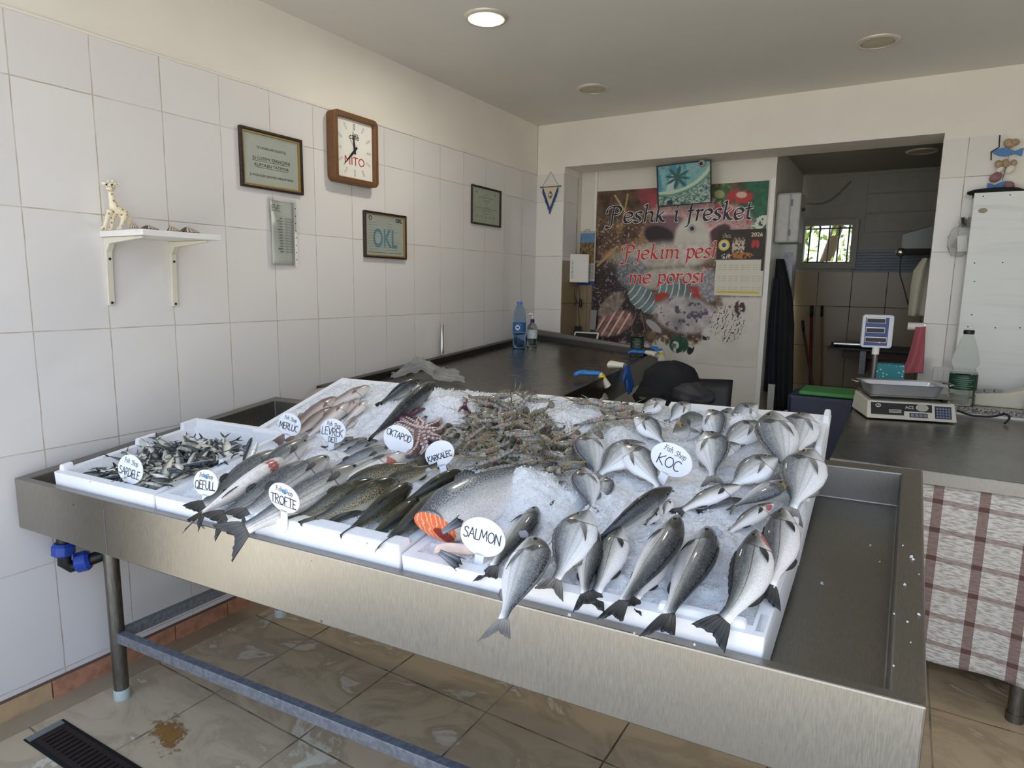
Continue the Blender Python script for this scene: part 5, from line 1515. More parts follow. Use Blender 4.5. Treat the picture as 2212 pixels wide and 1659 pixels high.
# notice in a moulded frame
def framed(name, lab, corners, d, wid, mats, fill, roll=0):
    y0, y1, z0, z1 = wrect(corners, d)
    W, H = y1 - y0, z1 - z0
    t = thing(name, lab, 'picture frame', (0, (y0 + y1) / 2, (z0 + z1) / 2))
    T = wframe(y0, z0, .0008, roll)
    o = [(0, 0), (W, 0), (W, H), (0, H)]
    i1 = [(wid * .6, wid * .6), (W - wid * .6, wid * .6), (W - wid * .6, H - wid * .6), (wid * .6, H - wid * .6)]
    i2 = [(wid, wid), (W - wid, wid), (W - wid, H - wid), (wid, H - wid)]
    MB(T).ring(o, i1, 0, d).obj('frame', mats, t, bevel=.003)
    MB(T).ring(i1, i2, .001, d * .7).obj('inner_edge', M['gilt'] if wid > .015 else mats, t, bevel=.001)
    MB(T).box(wid * .7, W - wid * .7, wid * .7, H - wid * .7, .001, .004).obj('paper', M['paper'] if fill != 'cert' else plain('green_tinted_paper', '#cfd6c2', .4, var=.08), t)
    MB(T).box(wid * .8, W - wid * .8, wid * .8, H - wid * .8, .0065, .0075).obj('glass', M['glass_sheet'], t)
    return t, T, W, H
t, T, W, H = framed('framed_notice', 'dark framed notice to customers with two underlined lines', [(518, 271), (653, 300), (657, 420), (524, 404)], .018, .020, M['frame_dark'], 0)
mb = MB(T)
for s, fy, sz, bd in (('TE NDERUAR KLIENTEJ', .70, .0150, .0), ('JU LUTEMI TERHIQENI', .52, .0200, .0), ('KUPONIN TATIMOR', .41, .0200, .0), ('JU FELENDEROJME PER MIRKUPTIMIN!', .23, .0138, .0)):
    text_mb(mb, s, W / 2, H * fy, sz, z=.0045, bold=bd, sx=1.0)
for fy, hw in ((.478, .098), (.368, .086)): mb.box(W / 2 - hw, W / 2 + hw, H * fy - .0007, H * fy + .0007, .0042, .0046)
mb.obj('lettering', M['ink2'], t)

t, T, W, H = framed('framed_certificate', 'dark framed blue and white certificate with large letters OKL', [(787, 457), (877, 463), (881, 558), (791, 559)], .018, .016, M['frame_dark'], 0)
mb = MB(T); text_mb(mb, 'OKL', W / 2, H * .42, .135, z=.0044, sx=.72, bold=.003); mb.obj('large_lettering', plain('faded_blue_print', '#7fb4c4', .5), t)
mb = MB(T); text_mb(mb, 'OKL', W * .84, H * .86, .028, z=.0046, bold=.001); rk = random.Random(4)
mb.ring([(W * .16 + .012 * math.cos(a), H * .86 + .012 * math.sin(a)) for a in np.linspace(0, 6.0, 14)], [(W * .16 + .008 * math.cos(a), H * .86 + .008 * math.sin(a)) for a in np.linspace(0, 6.0, 14)], .0042, .0046)
for i in range(11):
    for x0 in (.12, .52):
        l_ = rk.uniform(.12, .34); yy = H * (.77 - i * .058)
        mb.box(W * x0, W * (x0 + l_), yy, yy + .0009, .0044, .0047)
mb.box(W * .1, W * .9, H * .12, H * .128, .0044, .0047)
mb.obj('small_print', M['ink2'], t)
t, T, W, H = framed('framed_certificate', 'small certificate with signatures in a slim dark frame near the corner', [(1020, 402), (1084, 408), (1083, 489), (1021, 486)], .015, .012, M['frame_dark'], 'cert')
mb = MB(T); rk = random.Random(9)
for i, (fy, wd) in enumerate(((.80, .10), (.72, .5), (.66, .24), (.62, .22), (.55, .08), (.47, .2), (.44, .7), (.38, .3), (.30, .18), (.2, .12))):
    mb.box(W * (.5 - wd / 2), W * (.5 + wd / 2), H * fy, H * fy + .0016, .0044, .0047)
for x0 in (.2, .36, .62, .76): write(mb, 'es', W * x0, H * .2, .02, .0012, LOW, True, z=.0045)
for x0 in (.18, .8): mb.ring(rr(W * x0 - .01, W * x0 + .01, H * .82, H * .82 + .012, .004), rr(W * x0 - .008, W * x0 + .008, H * .82 + .002, H * .82 + .01, .003), .0044, .0047)
mb.obj('small_print', M['ink2'], t)

# price list in a plastic sleeve
y0, y1, z0, z1 = wrect([(586, 424), (642, 433), (643, 576), (581, 572)], .012)
W, H = y1 - y0, z1 - z0
t = thing('price_list', 'long price list in a clear punched plastic sleeve below the framed notice', 'paper', (0, y0, z0))
T = wframe(y0, z0, .002)
MB(T).grid(lambda a, b: (W * (.08 + .78 * a), H * (.02 + .93 * b), .004 + .003 * math.sin(a * 5 + b * 3)), 10, 14, thick=.0006).obj('paper', M['paper'], t, smooth=True)
mb = MB(T); write(mb, 'EVE', W * .25, H * .80, .026, .003, z=.0085)
rk = random.Random(2)
for i in range(13):
    yy = H * (.70 - i * .041); a0 = rk.uniform(.26, .36)
    text_mb(mb, ('%d lek/kg' % rk.choice((500, 800, 900, 1200, 1400, 2000))), W * .84, yy, .0105, 'RIGHT', z=.0088)
    mb.box(W * a0, W * .46, yy - .0022, yy + .0022, .0086, .0089)
mb.obj('lettering', plain('pale_print', '#6b6a68', .6), t)
sl = MB(T); sl.grid(lambda a, b: (W * a * .98, H * b, .008 + .004 * math.sin(a * 4 + b * 5)), 10, 14, thick=.0004)
sl.obj('sleeve', glassy('clear_sleeve', '#f5f6f6', .12, 1.04), t, smooth=True)
MB(T).box(W * .90, W, 0, H * .96, .007, .0085).obj('punched_strip', M['white'], t)
mb = MB(T)
for i in range(8): mb.lathe([(.0001, 0), (.0028, 0), (.0028, .0006)], 8, (W * .95, H * (.1 + .11 * i), .0085))
mb.obj('punch_holes', M['ink2'], t)

# shelf, giraffe, shells
a0 = on(215, 499, 0, 0); dep = on(308, 497, 1, a0[1])[0]; far = on(477, 515, 0, dep)
ys, ye, zt = a0[1], far[1], a0[2]
th_ = zt - on(215, 510, 0, 0)[2]
sh = thing('wall_shelf', 'white wall shelf on two metal brackets carrying the giraffe', 'shelf', (0, (ys + ye) / 2, zt))
MB().box(.0, dep, ys, ye, zt - .020, zt).obj('board', M['white'], sh, bevel=.001)
def bracket(yb, zb):
    br = MB(); w_ = .011
    zt2 = zt - .021
    prof = [(.0005, zt2), (dep * .88, zt2), (dep * .88, zt2 - .006), (.040, zt2 - .022), (.018, zt2 - .05), (.010, zb), (.0005, zb)]
    vs = [(x, yb - w_ * (1 if x < .05 else .5), z) for x, z in prof] + [(x, yb + w_ * (1 if x < .05 else .5), z) for x, z in prof]
    n = len(prof)
    br.add(vs, [tuple(range(n)), tuple(range(2 * n - 1, n - 1, -1))] + [(i, n + i, n + (i + 1) % n, (i + 1) % n) for i in range(n)])
    o = br.obj('bracket', plain('cream_bracket', '#d9d5c2', .4), sh, bevel=.002)
    for z, x in ((zt2 - .075, .018), (zb + .01, .012)):
        MB(frame((x - .001, yb, z), (0, 1, 0), (0, 0, 1))).lathe([(.0001, .003), (.0045, .002), (.005, -.002)], 10, cap=False).obj('screw', M['darkmetal'], o, smooth=True)
bracket(on(238, 600, 0, .01)[1], on(238, 660, 0, .01)[2]); bracket(on(376, 600, 0, .01)[1], on(377, 662, 0, .01)[2])

GX = .055
def gp(u, v, dx=0): return on(u, v, 0, GX + dx)
gm, gnt, gb = new_mat('cream_rubber_giraffe', .5)
tcg = nd(gnt, 'TexCoord').outputs['Object']
vg = nd(gnt, 'TexVoronoi', {'Vector': tcg, 'Scale': 70.0, 'Randomness': .8})
gnt.links.new(mix(gnt, ma(gnt, 'LESS_THAN', vg.outputs['Distance'], .27), lin('#e6dcc0'), lin('#a98453')), gb.inputs['Base Color'])
base_z = zt
t = thing('toy_giraffe', 'cream rubber toy giraffe with brown spots standing on the shelf end', 'toy', tuple(gp(250, 494)))
mb = MB()
def ground(P): P = np.array(P); P[2] = base_z + .001; return P
mb.tube([gp(239, 405), gp(240, 420), gp(243, 438), gp(248, 450)], [.010, .0095, .0115, .018], 12)
mb.tube([gp(243, 449), gp(254, 455), gp(268, 462), gp(276, 467)], [.014, .0185, .0185, .010], 12)
for top, mid, low, dx in (((238, 456), (231, 472), (225, 495), .012), ((246, 458), (243, 475), (241, 495), -.012), ((268, 466), (264, 480), (258, 495), .012), ((277, 468), (280, 482), (283, 495), -.012)):
    lw_ = ground(gp(low[0], low[1], dx)); mb.tube([gp(*top, dx * .6), gp(*mid, dx), lw_], [.0115, .0068, .0068], 10)
    mb.ball(lw_ + np.array([0, -.002, .006]), (.008, .010, .006), 10, 6)
hd = gp(239, 403)
mb.ball(hd, (.0145, .0155, .015), 14, 10); mb.ball(hd + np.array([.011, -.010, -.009]), (.011, .0115, .009), 12, 8)
o = mb.obj('body', gm, t, smooth=True)
rm = o.modifiers.new('remesh', 'REMESH'); rm.mode = 'VOXEL'; rm.voxel_size = .0022; rm.use_smooth_shade = True
sm_ = o.modifiers.new('smooth', 'SMOOTH'); sm_.iterations = 4
tv = np.array([.72, -.69, 0]); sv = np.array([.69, .72, 0])
for sd in (-1, 1):
    MB(frame(hd + sv * .020 * sd + np.array([0, 0, .010]), sv, (0, 0, 1))).ball((0, 0, 0), (.010, .006, .004), 10, 6).obj('ear', gm, t, smooth=True)
    MB().tube([hd + sv * .006 * sd + np.array([0, 0, .012]), hd + sv * .007 * sd + np.array([0, 0, .022])], [.0025, .0035], 8).obj('horn', gm, t, smooth=True)
    MB().ball(hd + sv * .0085 * sd + tv * .0145 + np.array([0, 0, .004]), .0033, 8, 6).obj('eye', M['ink2'], t, smooth=True)
MB().tube([gp(282, 462), gp(284, 470), gp(284, 478)], [.0025, .002, .003], 6).obj('tail', gm, t, smooth=True)
shm2, snt, sb_ = new_mat('ribbed_shell', .45)
sat = nd(snt, 'Attribute', attribute_name='rest').outputs['Vector']; ssp = nd(snt, 'SeparateXYZ', {0: sat})
swv = ma(snt, 'SINE', ma(snt, 'MULTIPLY', ssp.outputs[0], 75.0))
snt.links.new(mix(snt, smooth(snt, swv, -.4, .6), lin('#7d6a55'), lin('#cbbfae')), sb_.inputs['Base Color'])
def shell(P, a, b, h, rot, lab):
    T = Matrix.Translation(P) @ Matrix.Rotation(rot, 4, 'Z')
    mb = MB(T)
    def f(p, q):
        an = -math.pi * .62 + p * math.pi * 1.24; r = q
        rb = 1 + .03 * math.sin(p * 75)
        return (a * (math.cos(an) * r * rb - .3), b * math.sin(an) * r * rb, h * (1 - r ** 2.2) * (1 - .3 * r) + .0015)
    mb.grid(f, 48, 8, thick=.0015); r_ = [(i / 48, j / 8, 0) for i in range(49) for j in range(9)]; mb.rest = r_ + r_; mb.has_rest = True
    tag(mb.obj('seashell', shm2, smooth=True), lab, 'seashell', 'seashells on the wall shelf')
for (u, v), a, b, h, rot, lab in (((289, 492), .022, .020, .018, 1.0, 'small brown seashell behind the giraffe hind legs'), ((326, 494), .036, .026, .012, 1.6, 'flat pale seashell in the middle of the shelf'),
                                  ((376, 499), .030, .024, .017, 1.2, 'striped ribbed seashell leaning on the largest one'), ((412, 503), .045, .030, .018, 1.5, 'largest ribbed seashell at the far end of the shelf')):
    q = on(u, v, 0, dep - .035); q[2] = zt + .001; shell(tuple(q), a, b, h, rot, lab)

# ------------------------------------------------------------------ back wall and niche
def bframe(x, z, y, roll=0): 
    a = math.radians(roll); return frame((x, y, z), (math.cos(a), 0, math.sin(a)), (-math.sin(a), 0, math.cos(a)))
YB = 3.377
pl = on(1172, 405, 1, YB); prr = on(1208, 402, 1, YB); tip = on(1193, 462, 1, YB); top = on(1192, 371, 1, YB)
t = thing('pennant', 'small white pennant with striped crest and blue fringe on the corner pillar', 'pennant', tuple(top))
cxp = (pl[0] + prr[0]) / 2; hw = (prr[0] - pl[0]) / 2; zr = (pl[2] + prr[2]) / 2
T = bframe(cxp, zr, YB - .004); dp = zr - tip[2]
MB(T).prism([(-hw * .85, 0), (hw * .85, 0), (hw * .75, -dp * .3), (0, -dp * .86), (-hw * .75, -dp * .3)], -.001, .001).obj('cloth', plain('cream_cloth', '#d9cdb0', .8), t)
mb = MB(T); rk = random.Random(6)
for sd in (-1, 1):
    for i in range(46):
        f = i / 45; x = sd * hw * (.92 * (1 - f)); z = -dp * .80 * f
        mb.tube([(x, z, .002), (x + rk.uniform(-.002, .002) - sd * .002, z - .012, .005), (x + rk.uniform(-.003, .003), z - .034 - rk.uniform(0, .010), .003)], [.0026, .003, .0018], 5)
mb.obj('fringe', plain('blue_fringe', '#33507f', .8), t)
mb = MB(T); mb.tube([(-hw - .01, 0, .002), (hw + .01, 0, .002)], .003, 8); mb.ball((-hw - .011, 0, .002), .007); mb.ball((hw + .011, 0, .002), .007)
mb.obj('rod', plain('brass', '#8a6f3a', .35, .8), t, smooth=True)
mb = MB(T); mb.tube([(-hw, 0, .002), (0, top[2] - zr, .002)], .0012, 5); mb.tube([(hw, 0, .002), (0, top[2] - zr, .002)], .0012, 5); mb.obj('cord', plain('thin_cord', '#6d6350', .8), t)
mb = MB(T); mb.prism([(.020 * math.cos(a) * .8, -dp * .30 + .026 * math.sin(a)) for a in np.linspace(0, 2 * math.pi, 20, endpoint=False)], .001, .0016); mb.obj('crest', M['ink2'], t)
mb = MB(T)
for i in (-1, 1): mb.box(i * .006 - .002, i * .006 + .002, -dp * .30 - .018, -dp * .30 + .018, .0016, .002)
mb.box(-.012, .012, -dp * .30 - .003, -dp * .30 + .004, .0017, .0021); mb.obj('crest_stripes', M['white'], t)

# router, calendar with city view, cables
q0 = on(1229, 610, 1, 3.56); q1 = on(1236, 549, 1, 3.56); q2 = on(1258, 606, 1, 3.56)
t = thing('wifi_router', 'white internet router box fixed at the niche corner', 'router', tuple(q0))
MB().hexa([(.232, 3.50, q0[2]), (.345, 3.60, q0[2] + .0), (.330, 3.64, q0[2]), (.230, 3.54, q0[2]), (.232, 3.50, q1[2]), (.345, 3.60, q1[2]), (.330, 3.64, q1[2]), (.230, 3.54, q1[2])]).obj('housing', M['white'], t, bevel=.006)
vt = MB(frame((.234, 3.5012, q0[2]), (.113, .10, 0), (0, 0, 1)))
for i in range(14): vt.box(.012, .026, .03 + i * .010, .034 + i * .010, 0, .0014)
vt.obj('vents', plain('vent_grey', '#8f8f8c', .6), t)
c0 = on(1251, 500, 1, 3.655); c1 = on(1284, 616, 1, 3.655)
t = thing('wall_calendar', 'narrow calendar with a town photograph hanging behind the router', 'calendar', (c0[0], 3.655, c1[2]))
Wc, Hc = c1[0] - c0[0], c0[2] - c1[2]
M['print'] = vcol('coloured_print', .45)
def fbm(X, Y, f, seed, oct_=4):
    r = np.random.default_rng(seed); out = 0; amp = 1; tot = 0
    for o in range(oct_):
        n = int(f) + 3; g = r.random((n, n)); xs = np.clip(X, 0, 1) * (n - 2); ys = np.clip(Y, 0, 1) * (n - 2)
        i = np.floor(xs).astype(int); j = np.floor(ys).astype(int); fx = xs - i; fy = ys - j
        fx = fx * fx * (3 - 2 * fx); fy = fy * fy * (3 - 2 * fy)
        i2 = np.minimum(i + 1, n - 1); j2 = np.minimum(j + 1, n - 1)
        out = out + amp * ((g[i, j] * (1 - fx) + g[i2, j] * fx) * (1 - fy) + (g[i, j2] * (1 - fx) + g[i2, j2] * fx) * fy); tot += amp
        amp *= .55; f *= 2
    return out / tot
def rgb(h): return np.array([int(h[i:i + 2], 16) / 255 for i in (1, 3, 5)])
def lay(C, mask, col): 
    return C * (1 - mask[..., None]) + (col if col.ndim == 3 else col[None, None, :]) * mask[..., None]
def sst(x, a, b):
    q = np.clip((x - a) / (b - a), 0, 1); return q * q * (3 - 2 * q)
def calpic(X, Y):
    n = fbm(X, Y, 14, 3); n2 = fbm(X, Y, 30, 8, 2)
    C = rgb('#b7b3a6')[None, None] * np.ones(X.shape + (1,))
    pic = (Y < .60) & (Y > .04) & (X > .06) & (X < .94)
    town = np.where((n > .5)[..., None], rgb('#8b6f45'), rgb('#4d4a3f')) * (.7 + .6 * n2[..., None])
    sky = rgb('#5f86ad')[None, None] * (.8 + .4 * n[..., None])
    C = lay(C, pic.astype(float), np.where((Y < .2)[..., None], sky, town))
    rows = (Y > .63) & (Y < .9) & (np.abs(np.sin(Y * 75)) > .75) & (np.abs(np.sin(X * 40)) > .4) & (X > .1) & (X < .92)
    C = lay(C, rows * .7, rgb('#5a5f70'))
    return lay(C, (Y > .93).astype(float), rgb('#2d4a8a'))
printed('sheet', bframe(c0[0], c1[2], 3.654), Wc, Hc, 34, 90, calpic, M['print'], t)
MB(bframe(c0[0], c1[2], 3.652)).tube([(Wc * .35, Hc - .004, .002), (Wc * .4, Hc + .012, .002), (Wc * .6, Hc + .012, .002), (Wc * .65, Hc - .004, .002)], .0015, 6).obj('hook', M['darkmetal'], t)
def curve3(P, n=7):
    P = [np.array(p, float) for p in P]; out = []
    for i in range(len(P) - 1):
        p0 = P[max(i - 1, 0)]; p1 = P[i]; p2 = P[i + 1]; p3 = P[min(i + 2, len(P) - 1)]
        for k in range(n):
            t = k / n
            out.append(.5 * (2 * p1 + (p2 - p0) * t + (2 * p0 - 5 * p1 + 4 * p2 - p3) * t * t + (3 * p1 - p0 - 3 * p2 + p3) * t ** 3))
    return out + [P[-1]]
def cable(lab, pts, r, m, y):
    return tag(MB().tube(curve3([on(u, v, 1, y + dy) for u, v, dy in pts]), r, 7).obj('cable', m, smooth=True), lab, 'cable')
cable('black cable looping down from the router to the worktop', [(1240, 611, 0), (1241, 640, 0), (1246, 650, 0), (1238, 665, 0), (1232, 705, 0), (1231, 722, 0)], .004, M['black'], 3.60)
cable('thin double cable with a black adapter hanging under the router', [(1248, 611, 0), (1252, 640, 0), (1250, 670, 0), (1252, 705, 0)], .003, M['black'], 3.61)
tag(MB().ball(on(1254, 655, 1, 3.60), (.014, .012, .035), 12, 8).obj('power_adapter', M['black'], smooth=True), 'black oval power adapter on the hanging cable', 'adapter')
tag(MB(bframe(*on(1244, 718, 1, 3.60)[[0, 2]], 3.60)).box(0, .05, 0, .05, 0, .03).obj('power_socket', M['black'], bevel=.004), 'black plug block at the end of the router cables', 'plug')
e0 = on(1238, 722, 1, 3.50); e1 = on(1290, 712, 1, 3.50)
t = thing('tablet', 'white edged flat screen propped behind the worktop rim', 'screen', tuple(e0))
T = frame((e0[0], 3.47, e0[2] - .12), (1, .05, 0), (0, .5, .87))
MB(T).rrect(0, e1[0] - e0[0], 0, .155, .01, 0, .012).obj('housing', M['white'], t, bevel=.002)
MB(T).box(.012, e1[0] - e0[0] - .012, .012, .143, .012, .0128).obj('display', M['black'], t)
ph0 = on(1272, 712, 1, 3.62); ph1 = on(1285, 670, 1, 3.62)
tag(MB(frame((ph0[0], 3.635, ph0[2]), (1, 0, 0), (0, .12, 1))).box(0, .05, 0, ph1[2] - ph0[2], 0, .008).obj('photo_card', plain('grey_card', '#8c8c88', .5), bevel=.001), 'small grey card leaning by the poster edge', 'card')

# poster glued on the partition
YP = 3.676
PX0, PX1, PZ0, PZ1 = .352, 1.60, .93, 2.185
pt_ = thing('shop_poster', 'large torn seafood poster with black and red Albanian lettering', 'poster', ((PX0 + PX1) / 2, YP, PZ0))
def zc(X, Y):
    P = np.stack([PX0 + X * (PX1 - PX0), np.full(X.shape, YP), PZ1 - Y * (PZ1 - PZ0)], -1)
    q = px(P); return (q[..., 0] - 1200) * 3.77, (q[..., 1] - 320) * 3.77
def ell(x, y, cx, cy, rx_, ry_, rot=0, soft=.15):
    a = math.radians(rot); dx = x - cx; dy = y - cy
    u = (dx * math.cos(a) + dy * math.sin(a)) / rx_; v = (-dx * math.sin(a) + dy * math.cos(a)) / ry_
    return 1 - sst(np.sqrt(u * u + v * v), 1 - soft, 1 + soft)
def poster(X, Y):
    x, y = zc(X, Y)
    n = fbm(X, Y, 12, 1); n2 = fbm(X, Y, 40, 2, 3); n3 = fbm(X, Y, 90, 4, 2); n4 = fbm(X, Y, 25, 9, 3)
    C = rgb('#5a4636')[None, None] * (.55 + .9 * n4)[..., None]
    C = lay(C, sst(n, .55, .7) * .7, rgb('#a8875a'))
    C = lay(C, sst(n3, .66, .78) * .6 * (y > 560), rgb('#d8cfc4'))
    C = lay(C, sst(x, 300, 500) * 0 + sst(y, 850, 1050) * sst(-x, -900, -520) * .85, rgb('#2b2329'))
    C = lay(C, sst(n3, .62, .76) * (y > 850) * (x < 700) * .7, rgb('#a99aa6'))
    for (x0, y0_, x1, y1_, w_, c_) in ((340, 960, 500, 800, 9, '#b98c5e'), (540, 640, 590, 370, 7, '#a98a55'), (340, 560, 560, 700, 6, '#7c5f3d'), (480, 380, 570, 520, 6, '#c3a878'), (860, 560, 1000, 470, 6, '#c79a7a')):
        L = math.hypot(x1 - x0, y1_ - y0_); s = ((x - x0) * (x1 - x0) + (y - y0_) * (y1_ - y0_)) / L; d = np.abs((x - x0) * (y1_ - y0_) - (y - y0_) * (x1 - x0)) / L
        C = lay(C, (d < w_) * (s > 0) * (s < L) * 1.0, rgb(c_))
    C = lay(C, sst(x, 1480, 1560) * sst(-y, -690, -640), rgb('#1f5a3f')[None, None] * (.7 + .7 * n2)[..., None])
    # pink fish
    pk = rgb('#c7a29c')[None, None] * (.75 + .5 * n2)[..., None]
    C = lay(C, ell(x, y, 1200, 560, 420, 170, 8), pk)
    C = lay(C, ell(x, y, 790, 400, 130, 80, 20), rgb('#a0484f')[None, None] * (.7 + .6 * n)[..., None])
    C = lay(C, ell(x, y, 1420, 540, 180, 60, 25) * sst(n2, .45, .6) * .8, rgb('#b3383c'))
    C = lay(C, ell(x, y, 900, 640, 170, 90, -10) * .8, rgb('#6a4a56'))
    sc_ = (np.sin(x * .18 + y * .09) * np.sin(x * .09 - y * .2)); C = C * (1 - .10 * (ell(x, y, 1250, 560, 330, 120, 8) * (sc_ > .2))[..., None])
    # green star leaf and red flower
    ang = np.arctan2(y - 370, x - 1365); rr_ = np.hypot(x - 1365, y - 370)
    C = lay(C, sst(-(rr_ / (85 + 28 * np.sin(ang * 9))), -1.05, -.95), rgb('#41683f')[None, None] * (.5 + 1.0 * n2)[..., None])
    C = lay(C, ell(x, y, 1335, 375, 42, 34), rgb('#a8a878'))
    C = lay(C, ell(x, y, 1500, 395, 110, 72, -8) * sst(n2 + .2 * np.sin(ang * 7), .3, .42), rgb('#b8332f'))
    C = lay(C, ell(x, y, 1515, 380, 45, 26), rgb('#d9b7a8'))
    wl = np.abs((x - 1640) + (y - 640) * .8); C = lay(C, (wl < 55) * (x > 1590) * (y > 545) * (y < 690) * sst(n3, .35, .5), rgb('#d3d6c8'))
    # dark hollow, pale fish with eye
    C = lay(C, ell(x, y, 850, 720, 130, 80, 20), rgb('#2c2226')); C = lay(C, ell(x, y, 1330, 700, 110, 60, -35), rgb('#4a2a35'))
    C = lay(C, ell(x, y, 1115, 760, 150, 200, 0), rgb('#cfcac0')[None, None] * (.9 + .16 * n)[..., None])
    C = lay(C, ell(x, y, 1112, 655, 36, 36, 0, .1), rgb('#a9a6a0')); C = lay(C, ell(x, y, 1112, 655, 17, 17), rgb('#1d2230'))
    # pale glow under the red words
    C = lay(C, np.maximum(ell(x, y, 900, 870, 420, 110, -4, .35), ell(x, y, 920, 1060, 350, 95, -3, .35)) * .9, rgb('#cbc5ba')[None, None] * (.82 + .3 * n2)[..., None])
    C = lay(C, ell(x, y, 620, 1010, 130, 120, 30) * .75, rgb('#7d8489')[None, None] * (.6 + .8 * n3)[..., None])
    # grey shrimps with white stripes
    for cx_, cy_, a_, b2, rt in ((720, 1235, 150, 90, 38), (980, 1150, 160, 95, 10)):
        e_ = ell(x, y, cx_, cy_, a_, b2, rt, .06); a__ = math.radians(rt); u = (x - cx_) * math.cos(a__) + (y - cy_) * math.sin(a__); v = -(x - cx_) * math.sin(a__) + (y - cy_) * math.cos(a__)
        C = lay(C, e_, rgb('#6e7f80')[None, None] * (.75 + .5 * n)[..., None])
        C = lay(C, e_ * (np.abs(np.sin((u + .002 * v * v) * .062)) > .965), rgb('#d5dbd8'))
    for cx_, cy_, a_, b2, rt in ((860, 1215, 70, 34, -15), (1140, 1200, 46, 72, 0), (1100, 1140, 40, 22, 30)):
        C = lay(C, ell(x, y, cx_, cy_, a_, b2, rt) * sst(n2, .3, .5), rgb('#b3362c'))
    # pale octopus
    C = lay(C, ell(x, y, 1060, 1360, 260, 150, 8), rgb('#b9b2b0')[None, None] * (.6 + .75 * n)[..., None])
    C = lay(C, ell(x, y, 1060, 1360, 240, 140, 8) * sst(n2, .58, .68), rgb('#5c5468'))
    C = lay(C, ell(x, y, 1250, 1120, 90, 130, 0) * .85, rgb('#9a9ba2')[None, None] * (.7 + .6 * n3)[..., None])
    C = lay(C, ell(x, y, 450, 1290, 150, 70, -50), rgb('#8d7d72')[None, None] * (.5 + .9 * n2)[..., None])
    e_ = ell(x, y, 480, 1430, 160, 90, -25); C = lay(C, e_, rgb('#9c6f66')[None, None] * (.6 + .8 * n2)[..., None]); C = lay(C, e_ * (np.abs(np.sin(x * .05 + y * .03)) > .93), rgb('#e0cfbd'))
    C = lay(C, ell(x, y, 800, 1450, 80, 30, 40), rgb('#b4aeae'))
    # torn and faded corner
    bare = sst(x + .55 * (y - 1210) + 120 * (n2 - .5), 1330, 1400) * (y > 1170) * sst(y, 1180, 1230)
    bare = np.maximum(bare, sst(y + 160 * (n2 - .5) - .25 * (x - 1000), 1560, 1620) * (x > 840))
    bare = np.maximum(bare, sst(x, 1640, 1680) * (y > 660) * .95)
    bare = np.maximum(bare, sst(y + 90 * (n2 - .5), 1560, 1610))
    C = lay(C, bare, rgb('#d6d1c6')[None, None] * (.94 + .1 * n)[..., None])
    C = lay(C, ell(x, y, 1005, 1600, 78, 70, 0, .08) * sst(n2, .22, .4), rgb('#23503a')[None, None] * (.6 + .8 * n3)[..., None]); C = lay(C, ell(x, y, 975, 1605, 30, 34) * sst(n2, .35, .5), rgb('#cfd4c6')); C = lay(C, ell(x, y, 1100, 1640, 26, 44, 25) * (n2 > .4), rgb('#1f2a24'))
    fl = (np.abs(np.sin((x - 1500) * .09 + (y - 1300) * .05 + 6 * n2)) > .93) * ell(x, y, 1400, 1430, 140, 150, 0) * (n3 > .42)
    C = lay(C, np.maximum(fl, ell(x, y, 1500, 1300, 46, 56) * sst(n2, .42, .52)), rgb('#4a2f2c'))
    C = lay(C, ell(x, y, 1225, 1545, 30, 22) * (n3 > .45), rgb('#2f2526'))
    return C
printed('print', bframe(PX0, PZ0, YP), PX1 - PX0, PZ1 - PZ0, 400, 400, poster, M['print'], pt_, .0012)
def pz(zx, zy): 
    q = on(1200 + zx / 3.77, 320 + zy / 3.77, 1, YP); return q[0] - PX0, q[2] - PZ0
def pwrite(nm, s, a, b, cap, m, back=True):
    x0, y0 = pz(*a); x1, y1 = pz(*b); L = x1 - x0
    wid = sum(LOW[c][0] for c in s) * cap; rise = (y1 - y0) / L
    TT = bframe(PX0, PZ0, YP)
    if back:
        k = MB(TT); write(k, s, (x0 + x1) / 2, y0, cap, cap * .15, LOW, True, nib=(math.radians(38), cap * .24), z=.0006, sx=L / wid, rise=0 if abs(rise) < .005 else rise, slant=.08)
        k.v = [p + Vector((0, 0, 0)) for p in k.v]; k.obj(nm + '_outline', M['white'], pt_)
    k = MB(TT); write(k, s, (x0 + x1) / 2, y0, cap, cap * .07, LOW, True, nib=(math.radians(38), cap * .18), z=.0012, sx=L / wid, rise=0 if abs(rise) < .005 else rise, slant=.08)
    k.obj(nm, m, pt_)
M['navy'] = plain('navy_print', '#1b1d33', .5); M['brick'] = plain('red_poster_print', '#cc3630', .5)
def pwords(nm, s, a, b, cap, m):
    tot = sum(LOW[c][0] for c in s); x = 0
    for w_ in s.split(' '):
        wl = sum(LOW[c][0] for c in w_); q = lambda f: (a[0] + (b[0] - a[0]) * f, a[1] + (b[1] - a[1]) * f)
        pwrite(nm, w_, q(x / tot), q((x + wl) / tot), cap, m); x += wl + LOW[' '][0]
pwords('lettering', 'Peshk i fresket', (405, 615), (1600, 580), .118, M['navy'])
pwords('red_lettering', 'Pjekim peshk', (530, 905), (1430, 885), .104, M['brick'])
pwords('red_lettering', 'me porosi', (590, 1100), (1210, 1085), .104, M['brick'])
pwrite('red_lettering', '!', (1255, 1110), (1345, 1105), .130, M['brick'])

